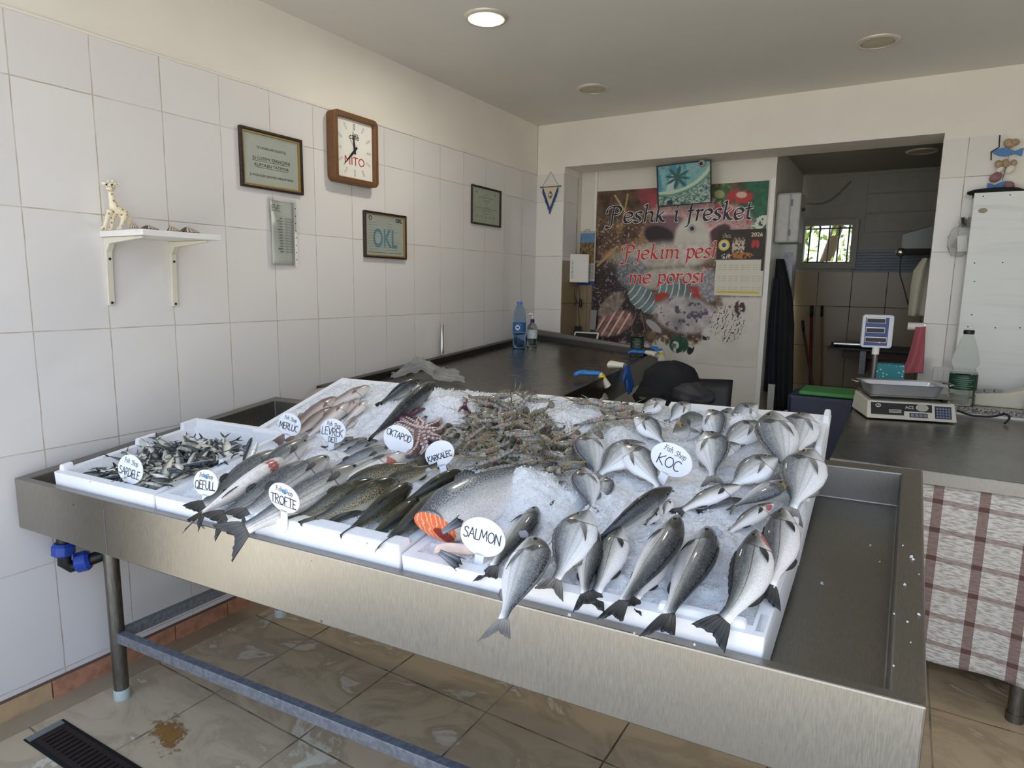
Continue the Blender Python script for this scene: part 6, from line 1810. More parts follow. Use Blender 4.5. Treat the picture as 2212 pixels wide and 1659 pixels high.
# seaside picture with a camera above it
a_, b_ = on(1427, 360, 1, 3.55), on(1535, 440, 1, 3.55)
t = thing('seaside_picture', 'small framed palm beach picture tilted over the poster top', 'picture', (a_[0], 3.55, b_[2]))
Wp, Hp = b_[0] - a_[0] + .012, a_[2] - b_[2] + .01
T = frame((a_[0] - .006, 3.56, b_[2] - .005), (1, .0, .03), (0, -.16, 1))
MB(T).ring([(0, 0), (Wp, 0), (Wp, Hp), (0, Hp)], [(.007, .007), (Wp - .007, .007), (Wp - .007, Hp - .007), (.007, Hp - .007)], 0, .016).obj('frame', M['black'], t, bevel=.001)
def beach(X, Y):
    n = fbm(X, Y, 8, 5); n2 = fbm(X, Y, 36, 6, 2)
    C = rgb('#7fb3b4')[None, None] * (.8 + .3 * n)[..., None]
    C = lay(C, sst(np.abs(np.sin(X * 11 + n * 3)), .5, .9) * (X < .55) * .7, rgb('#2f7f9f'))
    C = lay(C, ell(X * 100, Y * 100, 26, 62, 10, 40, 8) * .8, rgb('#c6d6d2'))
    ang = np.arctan2(Y - .32, X - .38); r_ = np.hypot(X - .38, (Y - .32) * .8)
    C = lay(C, sst(-(r_ / (.16 + .09 * np.sin(ang * 8))), -1.1, -.8) * .9, rgb('#23504a')); 
    d = np.hypot(X - .15, Y + .25); C = lay(C, sst(d, .95, 1.0), rgb('#5c8a76')); C = lay(C, (np.abs(d - .93) < .035) * 1.0, rgb('#b9cfae'))
    C = lay(C, (d > 1.02) * sst(n2, .45, .6), rgb('#a8b7b0')); C = lay(C, (d > 1.02) * sst(-n2, -.42, -.3) * .8, rgb('#1f3a38'))
    C = lay(C, ((X - .22) ** 2 + (Y - .93) ** 2 < .004) * 1.0, rgb('#18303a'))
    return C
printed('print', T @ Matrix.Translation((.006, .006, .006)), Wp - .012, Hp - .012, 70, 60, beach, M['print'], t)
c_ = on(1516, 353, 1, 3.50)
t = thing('security_camera', 'small round camera under the lintel above the beach picture', 'camera', tuple(c_))
T = frame(c_, (1, 0, 0), (0, -.2, 1))
MB(T).lathe([(.0001, .012), (.016, .012), (.024, .004), (.026, -.02), (.018, -.05)], 20).obj('housing', plain('camera_grey', '#a3a199', .4), t, smooth=True)
MB(T).ball((0, 0, .009), (.013, .013, .006), 14, 8).obj('lens', plain('black_lens', '#08080a', .05), t, smooth=True)
MB().tube([c_ + np.array([0, .03, .0]), (c_[0], 3.60, 2.32)], .006, 8).obj('bracket', M['darkmetal'], t)

# 2026 calendar
a_, b_ = on(1551, 497, 1, 3.665), on(1645, 640, 1, 3.665)
t = thing('wall_calendar', 'dark wall calendar for 2026 with a yellow badge taped on the poster', 'calendar', (a_[0], 3.665, b_[2]))
Wc, Hc = b_[0] - a_[0], a_[2] - b_[2]
def cal26(X, Y):
    n = fbm(X, Y, 10, 12); n2 = fbm(X, Y, 40, 13, 2)
    C = rgb('#2d241c')[None, None] * (.7 + .5 * n)[..., None]
    C = lay(C, ell(X * 100, Y * 100, 15, 23, 12, 8.5, 0, .06), rgb('#e0c93a')); C = lay(C, ell(X * 100, Y * 100, 15, 23, 8, 5.6, 0, .06), rgb('#d9d6c4')); C = lay(C, ell(X * 100, Y * 100, 15, 23, 5, 3.4, 0, .1), rgb('#2b4a7a'))
    for cx_ in (37, 45, 54): C = lay(C, ell(X * 100, Y * 100, cx_, 24, 5, 12, 5) * sst(n2, .3, .45), rgb('#cdbba8')); C = lay(C, ell(X * 100, Y * 100, cx_, 15.5, 2.2, 2.2), rgb('#6b4a38'))
    C = lay(C, ell(X * 100, Y * 100, 53, 39, 24, 5, 0) * sst(n2, .3, .5), rgb('#b8752f')); C = lay(C, (np.abs(X - .2) < .1) * (Y > .36) * (Y < .44) * sst(n2, .5, .6), rgb('#d8d3cc'))
    for sx_ in (76, 84): C = lay(C, ell(X * 100, Y * 100, sx_, 22, 4, 6.5, 12 if sx_ < 80 else -12), rgb('#b8332a'))
    sheet = (Y > .455) & (X < .95) | (Y > .62)
    C = lay(C, sheet * 1.0, rgb('#d8d5c4'))
    g = (np.abs(np.sin(X * 4 * np.pi)) > .28) & ((Y * 100 - 48) % 17 > 3) & ((Y * 100 - 48) % 17 < 14)
    C = lay(C, (g & sheet & (Y < .93) & (np.sin(X * 150) > .1) & (np.sin(Y * 190) > .0)) * .35, rgb('#7d7a70'))
    C = lay(C, ((Y > .93) & (Y < .965) & (X > .06) & (X < .94)) * 1.0, rgb('#d6bd2f'))
    return C
printed('sheet', bframe(a_[0], b_[2], 3.664), Wc, Hc, 80, 120, cal26, M['print'], t)
mb = MB(bframe(a_[0], b_[2], 3.664)); text_mb(mb, '2026', Wc * .82, Hc * .915, .038, z=.001, bold=.0006); write(mb, 'shes', Wc * .2, Hc * .88, .03, .0016, LOW, True, z=.001); mb.obj('lettering', plain('cream_print', '#e6d9b8', .5), t)

# electric box, dark aprons, hanging strip
a_, b_ = on(1669, 418, 1, 3.74), on(1706, 524, 1, 3.74)
t = thing('electric_box', 'grey metal electric cabinet with rounded corners on the partition edge', 'box', (a_[0], 3.8, b_[2]))
MB().box(1.643, b_[0] + .05, 3.74, 3.95, b_[2], a_[2]).obj('housing', plain('grey_enamel', '#b7b9b3', .45, var=.1), t, bevel=.015)
MB().box(b_[0] - .02, b_[0] - .012, 3.733, 3.741, b_[2] + .01, a_[2] - .01).obj('door_seam', M['galv'], t)
for f in (.2, .8): MB().tube([(b_[0] - .006, 3.733, b_[2] + (a_[2] - b_[2]) * f - .02), (b_[0] - .006, 3.733, b_[2] + (a_[2] - b_[2]) * f + .02)], .006, 8).obj('hinge', M['galv'], t)
MB().tube([(b_[0] + .05, 3.8, b_[2] + .22), (b_[0] + .07, 3.8, b_[2] + .22)], .01, 10).obj('cable_gland', M['black'], t)
def hung(name, lab, cat, cpx, y, m, thick=.03, seed=0, waves=5, amp=.012):
    """cloth hanging with folds: px outline rows (left, right, v)"""
    rows = [(on(l, v, 1, y), on(r, v, 1, y)) for l, r, v in cpx]
    k = len(rows) - 1
    def f(a, b, s=1):
        q = b * k; i = min(int(q), k - 1); w = q - i
        L_ = rows[i][0] * (1 - w) + rows[i + 1][0] * w; R_ = rows[i][1] * (1 - w) + rows[i + 1][1] * w
        P = L_ * (1 - a) + R_ * a
        P[1] += -thick * math.sin(math.pi * a) ** .6 + amp * math.sin(a * waves * 3 + seed + b * 2.2) * (.3 + .7 * b)
        return P
    mb = MB(); mb.grid(f, 26, 30, thick=-.004)
    return tag(mb.obj(name, m, smooth=True), lab, cat)
M['dark_cloth'] = plain('black_cloth', '#16171c', .85, var=.3, vscale=12)
hung('hanging_apron', 'long black apron hanging beside the partition', 'apron', [(1676, 1694, 560), (1672, 1712, 640), (1666, 1716, 700), (1664, 1714, 800), (1668, 1712, 884)], 3.86, M['dark_cloth'], .05)
hung('hanging_jacket', 'dark jacket hanging behind the black apron next to the white panel', 'jacket', [(1672, 1684, 600), (1660, 1680, 690), (1655, 1678, 760), (1650, 1678, 845)], 3.80, plain('navy_cloth', '#1b1e2a', .85, var=.3), .04, seed=3)
mb = MB(); r0_ = [on(u, v, 1, 3.9) for u, v in ((1692, 545), (1714, 545), (1708, 640), (1690, 640))]
tag(MB().prism([(p[0], p[2]) for p in r0_], 0, .008).obj('steel_strip', M['galv']), 'pale metal strip under the electric cabinet', 'bracket')
so = bpy.data.objects['steel_strip']
for v in so.data.vertices: v.co = (v.co.x, 3.90 - v.co.z, v.co.y)
q0, q1 = on(1664, 830, 1, 3.6), on(1660, 893, 1, 3.6)
tag(MB().box(q0[0] - .012, q0[0] + .03, 3.60, 3.612, 0.02, q0[2]).obj('clear_strip', plain('scratched_plastic', '#a7a9a6', .3)), 'upright grey plastic strip behind the bream', 'strip')

# kitchen recess
def rod(lab, a, b, r, m, y, grp='broom handles in the kitchen'):
    A = on(*a, 1, y); B = on(*b, 1, y + .0)
    d = B - A; B2 = A + d * ((A[2] - .02) / (A[2] - B[2]))
    t = thing('broom', lab, 'broom', tuple(B2), grp)
    MB().tube([A, B2], r, 10).obj('handle', m, t, smooth=True)
    MB().tube([A + np.array([0, 0, .03]), A - d / np.linalg.norm(d) * -.06], r * 1.15, 10).obj('grip', M['black'], t, smooth=True)
    MB().box(B2[0] - .045, B2[0] + .045, B2[1] - .02, B2[1] + .02, -.018 + B2[2], B2[2] + .07).obj('brush_head', M['dark_cloth'], t, bevel=.01)
rod('dark red broom handle, the thicker upright one', (1753, 668), (1749, 890), .013, plain('red_handle', '#6b1f1c', .4), 4.80)
rod('wooden broom handle with a dark grip', (1775, 668), (1769, 890), .010, plain('wood_handle', '#8a6b45', .5), 4.83)
rod('slanting brown broom handle crossing the red one', (1733, 700), (1764, 885), .010, plain('brown_handle', '#5d3b26', .5), 4.74)
A, B = on(1790, 748, 1, 4.55), on(1960, 756, 1, 4.55)
t = thing('kitchen_shelf', 'black shelf board on the tiled kitchen wall', 'shelf', (A[0], 4.6, A[2]))
MB().box(A[0], 2.848, 4.45, 4.938, A[2] - .014, A[2]).obj('board', M['black'], t, bevel=.002)
MB().box(A[0] + .10, A[0] + .55, 4.55, 4.9, A[2] - .08, A[2] - .014).obj('drawer', plain('brown_wood', '#43281c', .5), t, bevel=.003)
MB().box(2.19, 2.23, 4.47, 4.9, A[2] - .19, A[2] - .015).obj('bracket', M['galv'], t)
C, D = on(1802, 741, 1, 4.52), on(1886, 742, 1, 4.52)
t = thing('foil_roll', 'shiny metal roll lying on the black kitchen shelf', 'roll', tuple(C))
MB().tube([(C[0], 4.52, A[2] + .026), (D[0], 4.52, A[2] + .026)], .025, 18).obj('roll', M['chrome'], t, auto=40)
MB().tube([(C[0] - .02, 4.52, A[2] + .026), (D[0] + .03, 4.52, A[2] + .026)], .010, 10).obj('core', M['black'], t)
# extractor hood
hA = on(1946, 540, 1, 4.2); hB = on(2010, 478, 1, 4.2)
t = thing('extractor_hood', 'grey metal extractor hood in the kitchen corner', 'hood', (2.7, 4.3, hA[2]))
MB().add([(hA[0], 4.1, hA[2]), (2.848, 4.1, hA[2]), (2.848, 4.938, hA[2]), (hA[0], 4.938, hA[2]), (hA[0], 4.1, hA[2] + .10), (2.848, 4.1, hB[2] + .05), (2.848, 4.938, hB[2] + .05), (hA[0], 4.938, hA[2] + .10)],
         [(0, 3, 2, 1), (4, 5, 6, 7), (0, 1, 5, 4), (1, 2, 6, 5), (2, 3, 7, 6), (3, 0, 4, 7)]).obj('canopy', plain('hood_grey', '#5f635f', .4, .5), t, bevel=.004)
MB().ball(on(1946, 545, 1, 4.08), (.03, .03, .03), 12, 8).obj('knob', M['chrome'], t, smooth=True)
cable('black cable hanging from the hood to the kitchen wall', [(1947, 550, 0), (1944, 590, 0), (1952, 620, 0), (1962, 658, 0)], .004, M['black'], 4.1)
cable('grey cable drooping under the kitchen ceiling', [(1742, 440, 0), (1775, 440, 0), (1805, 425, 0), (1838, 392, 0)], .006, plain('grey_cable', '#7a776e', .6), 4.92)
M['towel'] = plain('white_towel', '#d9d4c2', .9, bump=.6, bscale=150)
hung('hand_towel', 'white towel hanging under the extractor hood', 'towel', [(1992, 2010, 558), (1972, 2012, 585), (1966, 2010, 620), (1960, 2002, 682)], 3.95, M['towel'], .05, waves=3)
tag(MB().tube([on(2008, 556, 1, 3.92), (2.851, 3.92, on(2008, 556, 1, 3.92)[2])], .005, 8).obj('wall_hook', M['chrome']), 'small hook at the kitchen side carrying the white towel', 'hook')
hung('cleaning_cloth', 'dusty pink cloth hanging behind the weighing scale', 'cloth', [(1978, 2000, 706), (1970, 1998, 740), (1958, 1996, 780), (1944, 1994, 805)], 3.34, plain('pink_cloth', '#bb6670', .9, bump=.5), .03, waves=3)
q = on(1974, 705, 1, 3.36)
t = thing('cloth_hook', 'white roll holder from which the pink cloth hangs', 'holder', tuple(q))
MB().tube([q + np.array([-.03, 0, 0]), q + np.array([.05, 0, 0])], .022, 14).obj('roll', M['white'], t, auto=40)
MB().tube([q + np.array([.05, 0, .01]), (2.548, 3.376, q[2] + .01)], .006, 8).obj('arm', M['chrome'], t)
# blue bin with green edge
q0 = on(1806, 945, 1, 3.1); q1 = on(1830, 866, 1, 3.1)
t = thing('storage_bin', 'dark blue plastic bin with a green lid behind the counter corner', 'bin', (2.20, 3.15, 0))
MB().hexa([(1.93, 3.1, 0), (2.24, 3.1, 0), (2.24, 3.36, 0), (1.93, 3.36, 0), (1.90, 3.07, .86), (2.26, 3.07, .86), (2.26, 3.37, .86), (1.90, 3.37, .86)]).obj('body', plain('navy_plastic', '#1c2340', .4), t, bevel=.02)
MB().box(1.96, 2.25, 3.08, 3.36, .86, .885).obj('lid', plain('green_plastic', '#3f8f3f', .4), t, bevel=.008)
# ------------------------------------------------------------------ bottles and other things on the worktop
def bottle(name, lab, P, H, R, prof, tint, cap_c, water=None, label=None, labc='#1f4a3a', ior=1.06, mark=None, capr=.5):
    t = thing(name, lab, 'bottle', tuple(P), None)
    T = Matrix.Translation(P)
    n = 28
    MB(T).lathe([(R * r, H * z) for r, z in prof], n).obj('body', glassy(name + '_plastic', tint, .04, ior), t, smooth=True)
    zc_, rc = prof[-1][1] * H, prof[-1][0] * R
    MB(T).lathe([(rc * 1.2, zc_ - .004), (rc * 1.25, zc_), (rc * 1.25, H), (rc * 1.1, H + .002)], 20).obj('cap', plain(name + '_cap', cap_c, .4), t, auto=40)
    if water:
        MB(T).lathe([(R * r * .93, max(H * z, .003)) for r, z in prof if z < water] + [(np.interp(water, [z for r, z in prof], [r for r, z in prof]) * R * .93, H * water)], n).obj('liquid', glassy(name + '_water', tint, .0, 1.33), t, smooth=True)
    if label:
        z0, z1 = label; r0 = np.interp((z0 + z1) / 2, [z for r, z in prof], [r for r, z in prof]) * R + .0008
        lb = MB(T).lathe([(r0, H * z0), (r0, H * z1)], n, cap=False).obj('label', plain(name + '_label', labc, .4, var=.25, vscale=90), t, smooth=True)
        if mark == 'mountain':
            d = CAM - P; a = math.atan2(d[1], d[0])
            Tm = frame(np.array(P) + np.array([math.cos(a - .25), math.sin(a - .25), 0]) * (r0 + .0008) + np.array([0, 0, H * (z0 + z1) / 2]), (-math.sin(a - .25), math.cos(a - .25), 0), (0, 0, 1))
            mk = MB(Tm); mk.prism([(.016 * math.cos(w), .017 * math.sin(w)) for w in np.linspace(0, 6.283, 20, endpoint=False)], 0, .0012); mk.obj('badge', M['white'], lb)
            mk = MB(Tm); mk.prism([(-.013, -.002), (-.004, .008), (.0, .005), (.004, .009), (.013, -.002)], .0012, .0016); mk.box(-.010, .010, -.008, -.005, .0012, .0016); mk.obj('mountain_mark', M['navy'], lb)
        if mark == 'lines':
            d = CAM - P; a = math.atan2(d[1], d[0]); mk = MB()
            for i in range(6):
                zz = H * (z0 + (z1 - z0) * (.15 + .13 * i)); w0 = .6 + .25 * math.sin(i * 2.1)
                mk.tube([np.array(P) + np.array([math.cos(a + q) * (r0 + .0006), math.sin(a + q) * (r0 + .0006), zz]) for q in np.linspace(-w0, w0, 9)], .0011, 5)
            mk.obj('label_print', plain('faint_print', '#8fae9a', .5), lb)
    return t
WATER = [(.86, 0), (1, .03), (.96, .12), (1, .16), (.96, .24), (1, .28), (1, .36), (1, .60), (.98, .66), (1, .70), (.86, .80), (.62, .89), (.34, .945), (.32, .955)]
CONE = [(.9, 0), (1, .03), (1, .12), (.98, .17), (1, .18), (1, .42), (.93, .45), (.80, .47), (.79, .51), (.90, .53), (1, .56), (.99, .59), (.90, .66), (.72, .77), (.52, .87), (.36, .93), (.33, .95), (.31, .96)]
_OLD = [(.9, 0), (1, .03), (1, .12), (.98, .17), (1, .18), (1, .42), (.86, .46), (.84, .52), (1, .57), (1, .62), (.86, .70), (.66, .80), (.46, .90), (.33, .95), (.31, .96)]
def sit(u, v, lift=0.0):
    """point of the worktop surface seen at (u, v)"""
    lo = None; d = ray(u, v)
    z = 1.0
    for _ in range(30):
        P = CAM + (z - CAM[2]) / d[2] * d
        b = (P[1] - 1.2) / 2.13; a = (P[0] - .03) / (1.215 - .2 * b)
        z = wt(a, b)[2] - .03
    return CAM + (z + lift - CAM[2]) / d[2] * d
P = sit(1121, 752); ht = (on(1121, 652, 1, P[1])[2] - P[2])
bottle('water_bottle', 'tall blue tinted water bottle with blue label and cap by the corner', P, ht, .047 * ht / .33, WATER, '#c3def8', '#3f7fd6', .33, (.36, .55), '#2f6fb4', mark='mountain')
P = sit(1149, 748); ht2 = on(1149, 690, 1, P[1])[2] - P[2]
t = bottle('sanitizer_bottle', 'clear pump bottle with dark blue collar next to the water bottle', P, ht2, .036, [(.92, 0), (1, .04), (1, .66), (.9, .76), (.55, .84), (.32, .88), (.32, .9)], '#eef3f6', '#232a6a', .55, (.30, .62), '#d7dde2')
MB(Matrix.Translation(P)).tube([(0, 0, ht2 * .98), (0, 0, ht2 + .035)], .006, 10).obj('pump_stem', M['white'], t, smooth=True)
MB(Matrix.Translation(P)).tube([(.004, 0, ht2 + .032), (-.012, -.01, ht2 + .040), (-.030, -.02, ht2 + .030)], [.010, .008, .004], 10).obj('pump_head', M['white'], t, smooth=True)
P = wt(.93, .93, -.03); P = P + (on(1376, 752, 1, P[1]) - P) * np.array([1, 0, 0]); ht = on(1376, 668, 1, P[1])[2] - P[2]
bottle('vinegar_bottle', 'clear cone-necked bottle with dark label at the worktop end', P, ht, .040 * ht / .28, CONE, '#eef1ee', '#1b1b1d', .30, (.16, .40), '#1f2f2a', mark='lines')

# crumpled clear bag
bag_m, bnt, bb = new_mat('crumpled_clear_plastic', .18)
bb.inputs['Base Color'].default_value = lin('#e8ebea'); bb.inputs['Transmission Weight'].default_value = .75; bb.inputs['IOR'].default_value = 1.05; bb.inputs['Alpha'].default_value = .55
tcb = nd(bnt, 'TexCoord').outputs['Object']; nb = nd(bnt, 'TexNoise', {'Vector': tcb, 'Scale': 40.0, 'Detail': 5.0}).outputs[0]
bnt.links.new(nd(bnt, 'Bump', {'Height': nb, 'Strength': .8, 'Distance': .01}).outputs[0], bb.inputs['Normal'])
PA, PB_, PC, PD = sit(842, 822), sit(1006, 830), sit(985, 800), sit(860, 800)
def bagf(a, b):
    P = (PA * (1 - a) + PB_ * a) * (1 - b) + (PD * (1 - a) + PC * a) * b
    pk = math.exp(-((a - .38) / .22) ** 2 - ((b - .5) / .6) ** 2)
    z = .008 + .085 * pk + .022 * abs(mnoise.noise((a * 6, b * 5, 2))) + .012 * mnoise.noise((a * 17, b * 13, 4))
    return P + np.array([.03 * mnoise.noise((a * 5, b * 5, 7)), .04 * mnoise.noise((a * 4, b * 6, 9)), max(z, .002)])
tag(MB().grid(bagf, 40, 24, thick=.0006).obj('plastic_bag', bag_m), 'crumpled clear plastic bag on the near end of the worktop', 'bag')

# rubber gloves
def glove(lab, P, rot, m, cuff_m, tilt=(0, 0), curl=.3, sc=1.0, spread=1.0, fold=0.0, cuff_rot=0.0, band=None):
    """a limp glove: fingers along local +x, cuff along -x; fold = downward angle of the cuff where it hangs over the edge"""
    t = thing('rubber_glove', lab, 'glove', tuple(P), 'rubber gloves drying on the worktop edge')
    B0 = Matrix.Translation(P) @ Matrix.Rotation(rot, 4, 'Z')
    T = B0 @ Matrix.Rotation(tilt[0], 4, 'X') @ Matrix.Rotation(tilt[1], 4, 'Y') @ Matrix.Scale(sc, 4)
    mb = MB(T)
    mb.ball((.045, 0, .012), (.050, .040, .014), 16, 10)
    for i, (y, ln) in enumerate(((-.030, .060), (-.011, .078), (.010, .072), (.028, .052))):
        pts = [(.07, y * .8, .012), (.07 + ln * .5, y * (1 + .25 * spread), .016), (.07 + ln * .85, y * (1 + .4 * spread), .014 - curl * .03), (.07 + ln, y * (1 + .5 * spread), .010 - curl * .06)]
        mb.tube(pts, [.012, .0105, .0095, .004], 9)
    mb.tube([(.03, -.03, .012), (.055, -.055, .012), (.075, -.068, .010)], [.013, .011, .004], 9)
    mb.tube([(.02, 0, .012), (0, 0, .013), (-.014, 0, .013)], [.030, .030, .031], 14, flat=.45)
    o = mb.obj('hand_part', m, t, smooth=True)
    rm = o.modifiers.new('remesh', 'REMESH'); rm.mode = 'VOXEL'; rm.voxel_size = .0035; rm.use_smooth_shade = True
    sm_ = o.modifiers.new('smooth', 'SMOOTH'); sm_.iterations = 3
    T2 = B0 @ Matrix.Rotation(cuff_rot, 4, 'Z') @ Matrix.Scale(sc, 4)
    dx, dz = -math.cos(fold), -math.sin(fold)
    p = lambda q: (-.006 + dx * q, 0, .013 + dz * q)
    c = MB(T2)
    c.tube([p(-.004), p(.02), p(.05), p(.085)], [.029, .036, .040, .045], 16, flat=.5, cap=False)
    c.tube([p(.085), p(.05), p(.0)], [.042, .037, .028], 16, flat=.46, cap=False)
    c.obj('cuff', cuff_m, t, smooth=True)
    if band:
        bn = MB(T2); bn.tube([p(.006), p(.018), p(.032)], [.0345, .038, .040], 16, flat=.52, cap=False); bn.obj('wrist_band', band, t, smooth=True)
M['gblue'] = plain('blue_rubber', '#2f7fd0', .45); M['gdark'] = plain('dark_blue_rubber', '#1f4f96', .5); M['gwhite'] = plain('cream_glove_cotton', '#e2decc', .7, bump=.4, bscale=60); M['gyel'] = plain('yellow_band', '#dccb38', .5)
def edge(b, z=0.0, x=0.0):
    p = wt(1, b, z); p[0] += x; return p
def pos(u, v, z): return on(u, v, 2, z)
def near_edge(u, v):
    """point of the worktop's open long edge nearest to the sight line"""
    best = min(np.linspace(0, 1, 400), key=lambda b_: abs(px(wt(1, b_))[0] - u)); return wt(1, best)
E1 = near_edge(1306, 800)
glove('blue rubber glove lying open-fingered on the worktop, cream cuff over the edge', E1 + np.array([-.035, 0, .002]), 3.25, M['gblue'], M['gwhite'], (0, .02), .25, .92, 1.6, fold=1.0, cuff_rot=.35, band=M['gyel'])
E2 = near_edge(1346, 785)
glove('dark blue glove hanging down the worktop side from its cream cuff', E2 + np.array([.012, .0, .002]), -.15, M['gdark'], M['gwhite'], (.05, 1.40), .1, 1.0, .2, fold=0.0, cuff_rot=.1)
E3 = near_edge(1408, 757)
glove('blue glove stretched out by the dark-labelled bottle, cream cuff beyond the edge', E3 + np.array([-.05, .03, .002]), 3.0, M['gblue'], M['gwhite'], (0, .02), .2, .9, 1.5, fold=.15)
E4 = near_edge(1420, 752)
glove('blue glove hanging at the far worktop end with a yellow banded cuff', E4 + np.array([.02, 0, .0]), 2.6, M['gblue'], M['gwhite'], (0, -.25), .2, .75, .4, fold=1.35, band=M['gyel'])

# chair with jackets behind the display
q = on(1470, 880, 1, 2.35)
t = thing('armchair', 'black plastic armchair buried under dark jackets behind the bream', 'chair', (1.35, 2.4, 0))
xA = on(1378, 880, 1, 2.3)[0]; xB = on(1562, 880, 1, 2.3)[0]; zt_ = on(1470, 820, 1, 2.5)[2]
MB().box(xA + .03, xB - .03, 2.1, 2.55, .43, .46).obj('seat', M['black'], t, bevel=.01)
MB().grid(lambda a, b: (xA + .04 + (xB - xA - .08) * a, 2.58 + .06 * b + .03 * math.cos(a * 6.28), .45 + (zt_ - .45) * b), 10, 8, thick=.02).obj('backrest', M['black'], t, smooth=True)
for x in (xA + .02, xB - .02):
    MB().tube([(x, 2.12, 0), (x, 2.12, .66), (x, 2.3, .70), (x, 2.56, .66)], .018, 10).obj('armrest', M['black'], t, smooth=True)
    MB().tube([(x, 2.56, 0), (x, 2.56, .46)], .018, 10).obj('leg', M['black'], t, smooth=True)
MB().box(xA + .05, xB - .10, 2.08, 2.10, zt_ - .14, zt_ - .125).obj('red_edge', plain('red_plastic', '#a3222a', .4), t)
def heapcloth(name, lab, c, r, m, seed, cat):
    c = np.array(c)
    mb = MB(); mb.ball((0, 0, 0), 1, 40, 24)
    mb.v = [Vector((p.x * r[0], p.y * r[1], p.z * r[2])) * (1 + .16 * mnoise.noise(p * 2.2 + Vector((seed, 0, 0))) + .06 * abs(mnoise.noise(p * 6 + Vector((0, seed, 0))))) + Vector(c) for p in mb.v]
    return tag(mb.obj(name, m, smooth=True), lab, cat)
heapcloth('jacket', 'black jacket piled on the armchair back', (on(1447, 838, 1, 2.45)), (.17, .11, .145), M['dark_cloth'], 3, 'jacket')
heapcloth('jacket', 'quilted dark grey jacket stuffed on the armchair in front', (on(1498, 854, 1, 2.25)), (.105, .08, .065), plain('quilted_grey', '#2c2c30', .6, bump=1.0, bscale=25), 8, 'jacket')
heapcloth('jacket', 'black coat slumped at the armchair side by the worktop leg', (on(1412, 858, 1, 2.4)), (.11, .09, .07), plain('black_wool', '#131316', .9), 5, 'jacket')
t = thing('wire_crate', 'black ribbed plastic crate under the worktop end', 'crate', (.98, 2.2, .5))
mb = MB()
for i in range(12):
    mb.box(.85, 1.12, 2.0, 2.012, .45 + i * .032, .462 + i * .032)
for i in range(9): mb.box(.85 + i * .033, .858 + i * .033, 2.002, 2.012, .45, .84)
mb.obj('grille', M['black'], t); MB().box(.85, 1.12, 2.013, 2.35, 0, .84).obj('body', M['black'], t, bevel=.01)

# ------------------------------------------------------------------ right counter
ZC = .855
ct = thing('side_counter', 'wet steel counter on the right with checked curtain in front', 'counter', (3.0, 2.2, 0))
X0, X1, Y0, Y1 = 2.262, 3.75, 1.60, 2.93
MB().box(X0, X1, Y0, Y1, ZC - .045, ZC).obj('worktop', M['steel_dark'], ct, bevel=.003)
MB().box(X0 + .001, X1, Y0 - .003, Y0 + .0, ZC - .046, ZC - .002).obj('front_edge', M['steel'], ct)
for (x, y) in ((2.905, 1.66), (3.65, 1.66), (2.32, 2.85), (3.65, 2.85)):
    l = MB().tube([(x, y, .03), (x, y, ZC - .04)], .024, 16).obj('leg', M['leg'], ct, auto=40)
    MB().lathe([(.027, 0), (.027, .03)], 16, (x, y, 0)).obj('foot', M['leg'], l, auto=40)
MB().box(X0 + .05, X1 - .05, Y0 + .25, Y1 - .05, .14, .16).obj('lower_shelf', M['galv'], ct)
cm, cnt, cb = new_mat('checked_curtain_cloth', .85)
tcc = nd(cnt, 'TexCoord').outputs['Object']; rs0 = nd(cnt, 'Attribute', attribute_name='rest').outputs['Vector']; sp = nd(cnt, 'SeparateXYZ', {0: rs0})
def stripe(x, d, w_, ph):
    fr = ma(cnt, 'FRACT', ma(cnt, 'DIVIDE', ma(cnt, 'SUBTRACT', x, ph), d)); return ma(cnt, 'LESS_THAN', fr, w_)
s1 = stripe(sp.outputs[0], .132, .23, .062); s2 = stripe(sp.outputs[1], .105, .17, .055)
crinkle = nd(cnt, 'TexNoise', {'Vector': nd(cnt, 'Mapping', {'Vector': rs0, 'Scale': (40, 170, 1)}).outputs[0], 'Scale': 1.0, 'Detail': 3.0}).outputs[0]
base = mix(cnt, smooth(cnt, crinkle, .32, .62), lin('#a9a193'), lin('#ddd9d2'))
both = ma(cnt, 'MULTIPLY', s1, s2); any_ = ma(cnt, 'MAXIMUM', s1, s2)
c1 = mix(cnt, ma(cnt, 'ADD', ma(cnt, 'MULTIPLY', s1, .6), ma(cnt, 'MULTIPLY', s2, .45), clamp=True) if False else ma(cnt, 'MAXIMUM', ma(cnt, 'MULTIPLY', s1, .8), ma(cnt, 'MULTIPLY', s2, .6)), base, lin('#7b5a50')); c1 = mix(cnt, ma(cnt, 'MULTIPLY', both, .75), c1, lin('#4e2d28'))
cnt.links.new(c1, cb.inputs['Base Color'])
cnt.links.new(nd(cnt, 'Bump', {'Height': crinkle, 'Strength': .7, 'Distance': .004}).outputs[0], cb.inputs['Normal'])
mb = MB()
CH = .66
def curt(a, b):
    x = 2.40 + 1.3 * a; z = ZC - .05 - CH * b
    return (x, Y0 + .022 + .010 * math.sin(a * 24) * (.3 + b) + .012 * math.sin(a * 9 + 1) * b, z + .012 * math.sin(a * 7) * b)
mb.grid(curt, 130, 40, thick=.002)
r_ = [(1.3 * i / 130, CH * j / 40 + .006 * math.sin(i * .1), 0) for i in range(131) for j in range(41)]; mb.rest = r_ + r_; mb.has_rest = True
mb.obj('curtain', cm, ct, smooth=True)

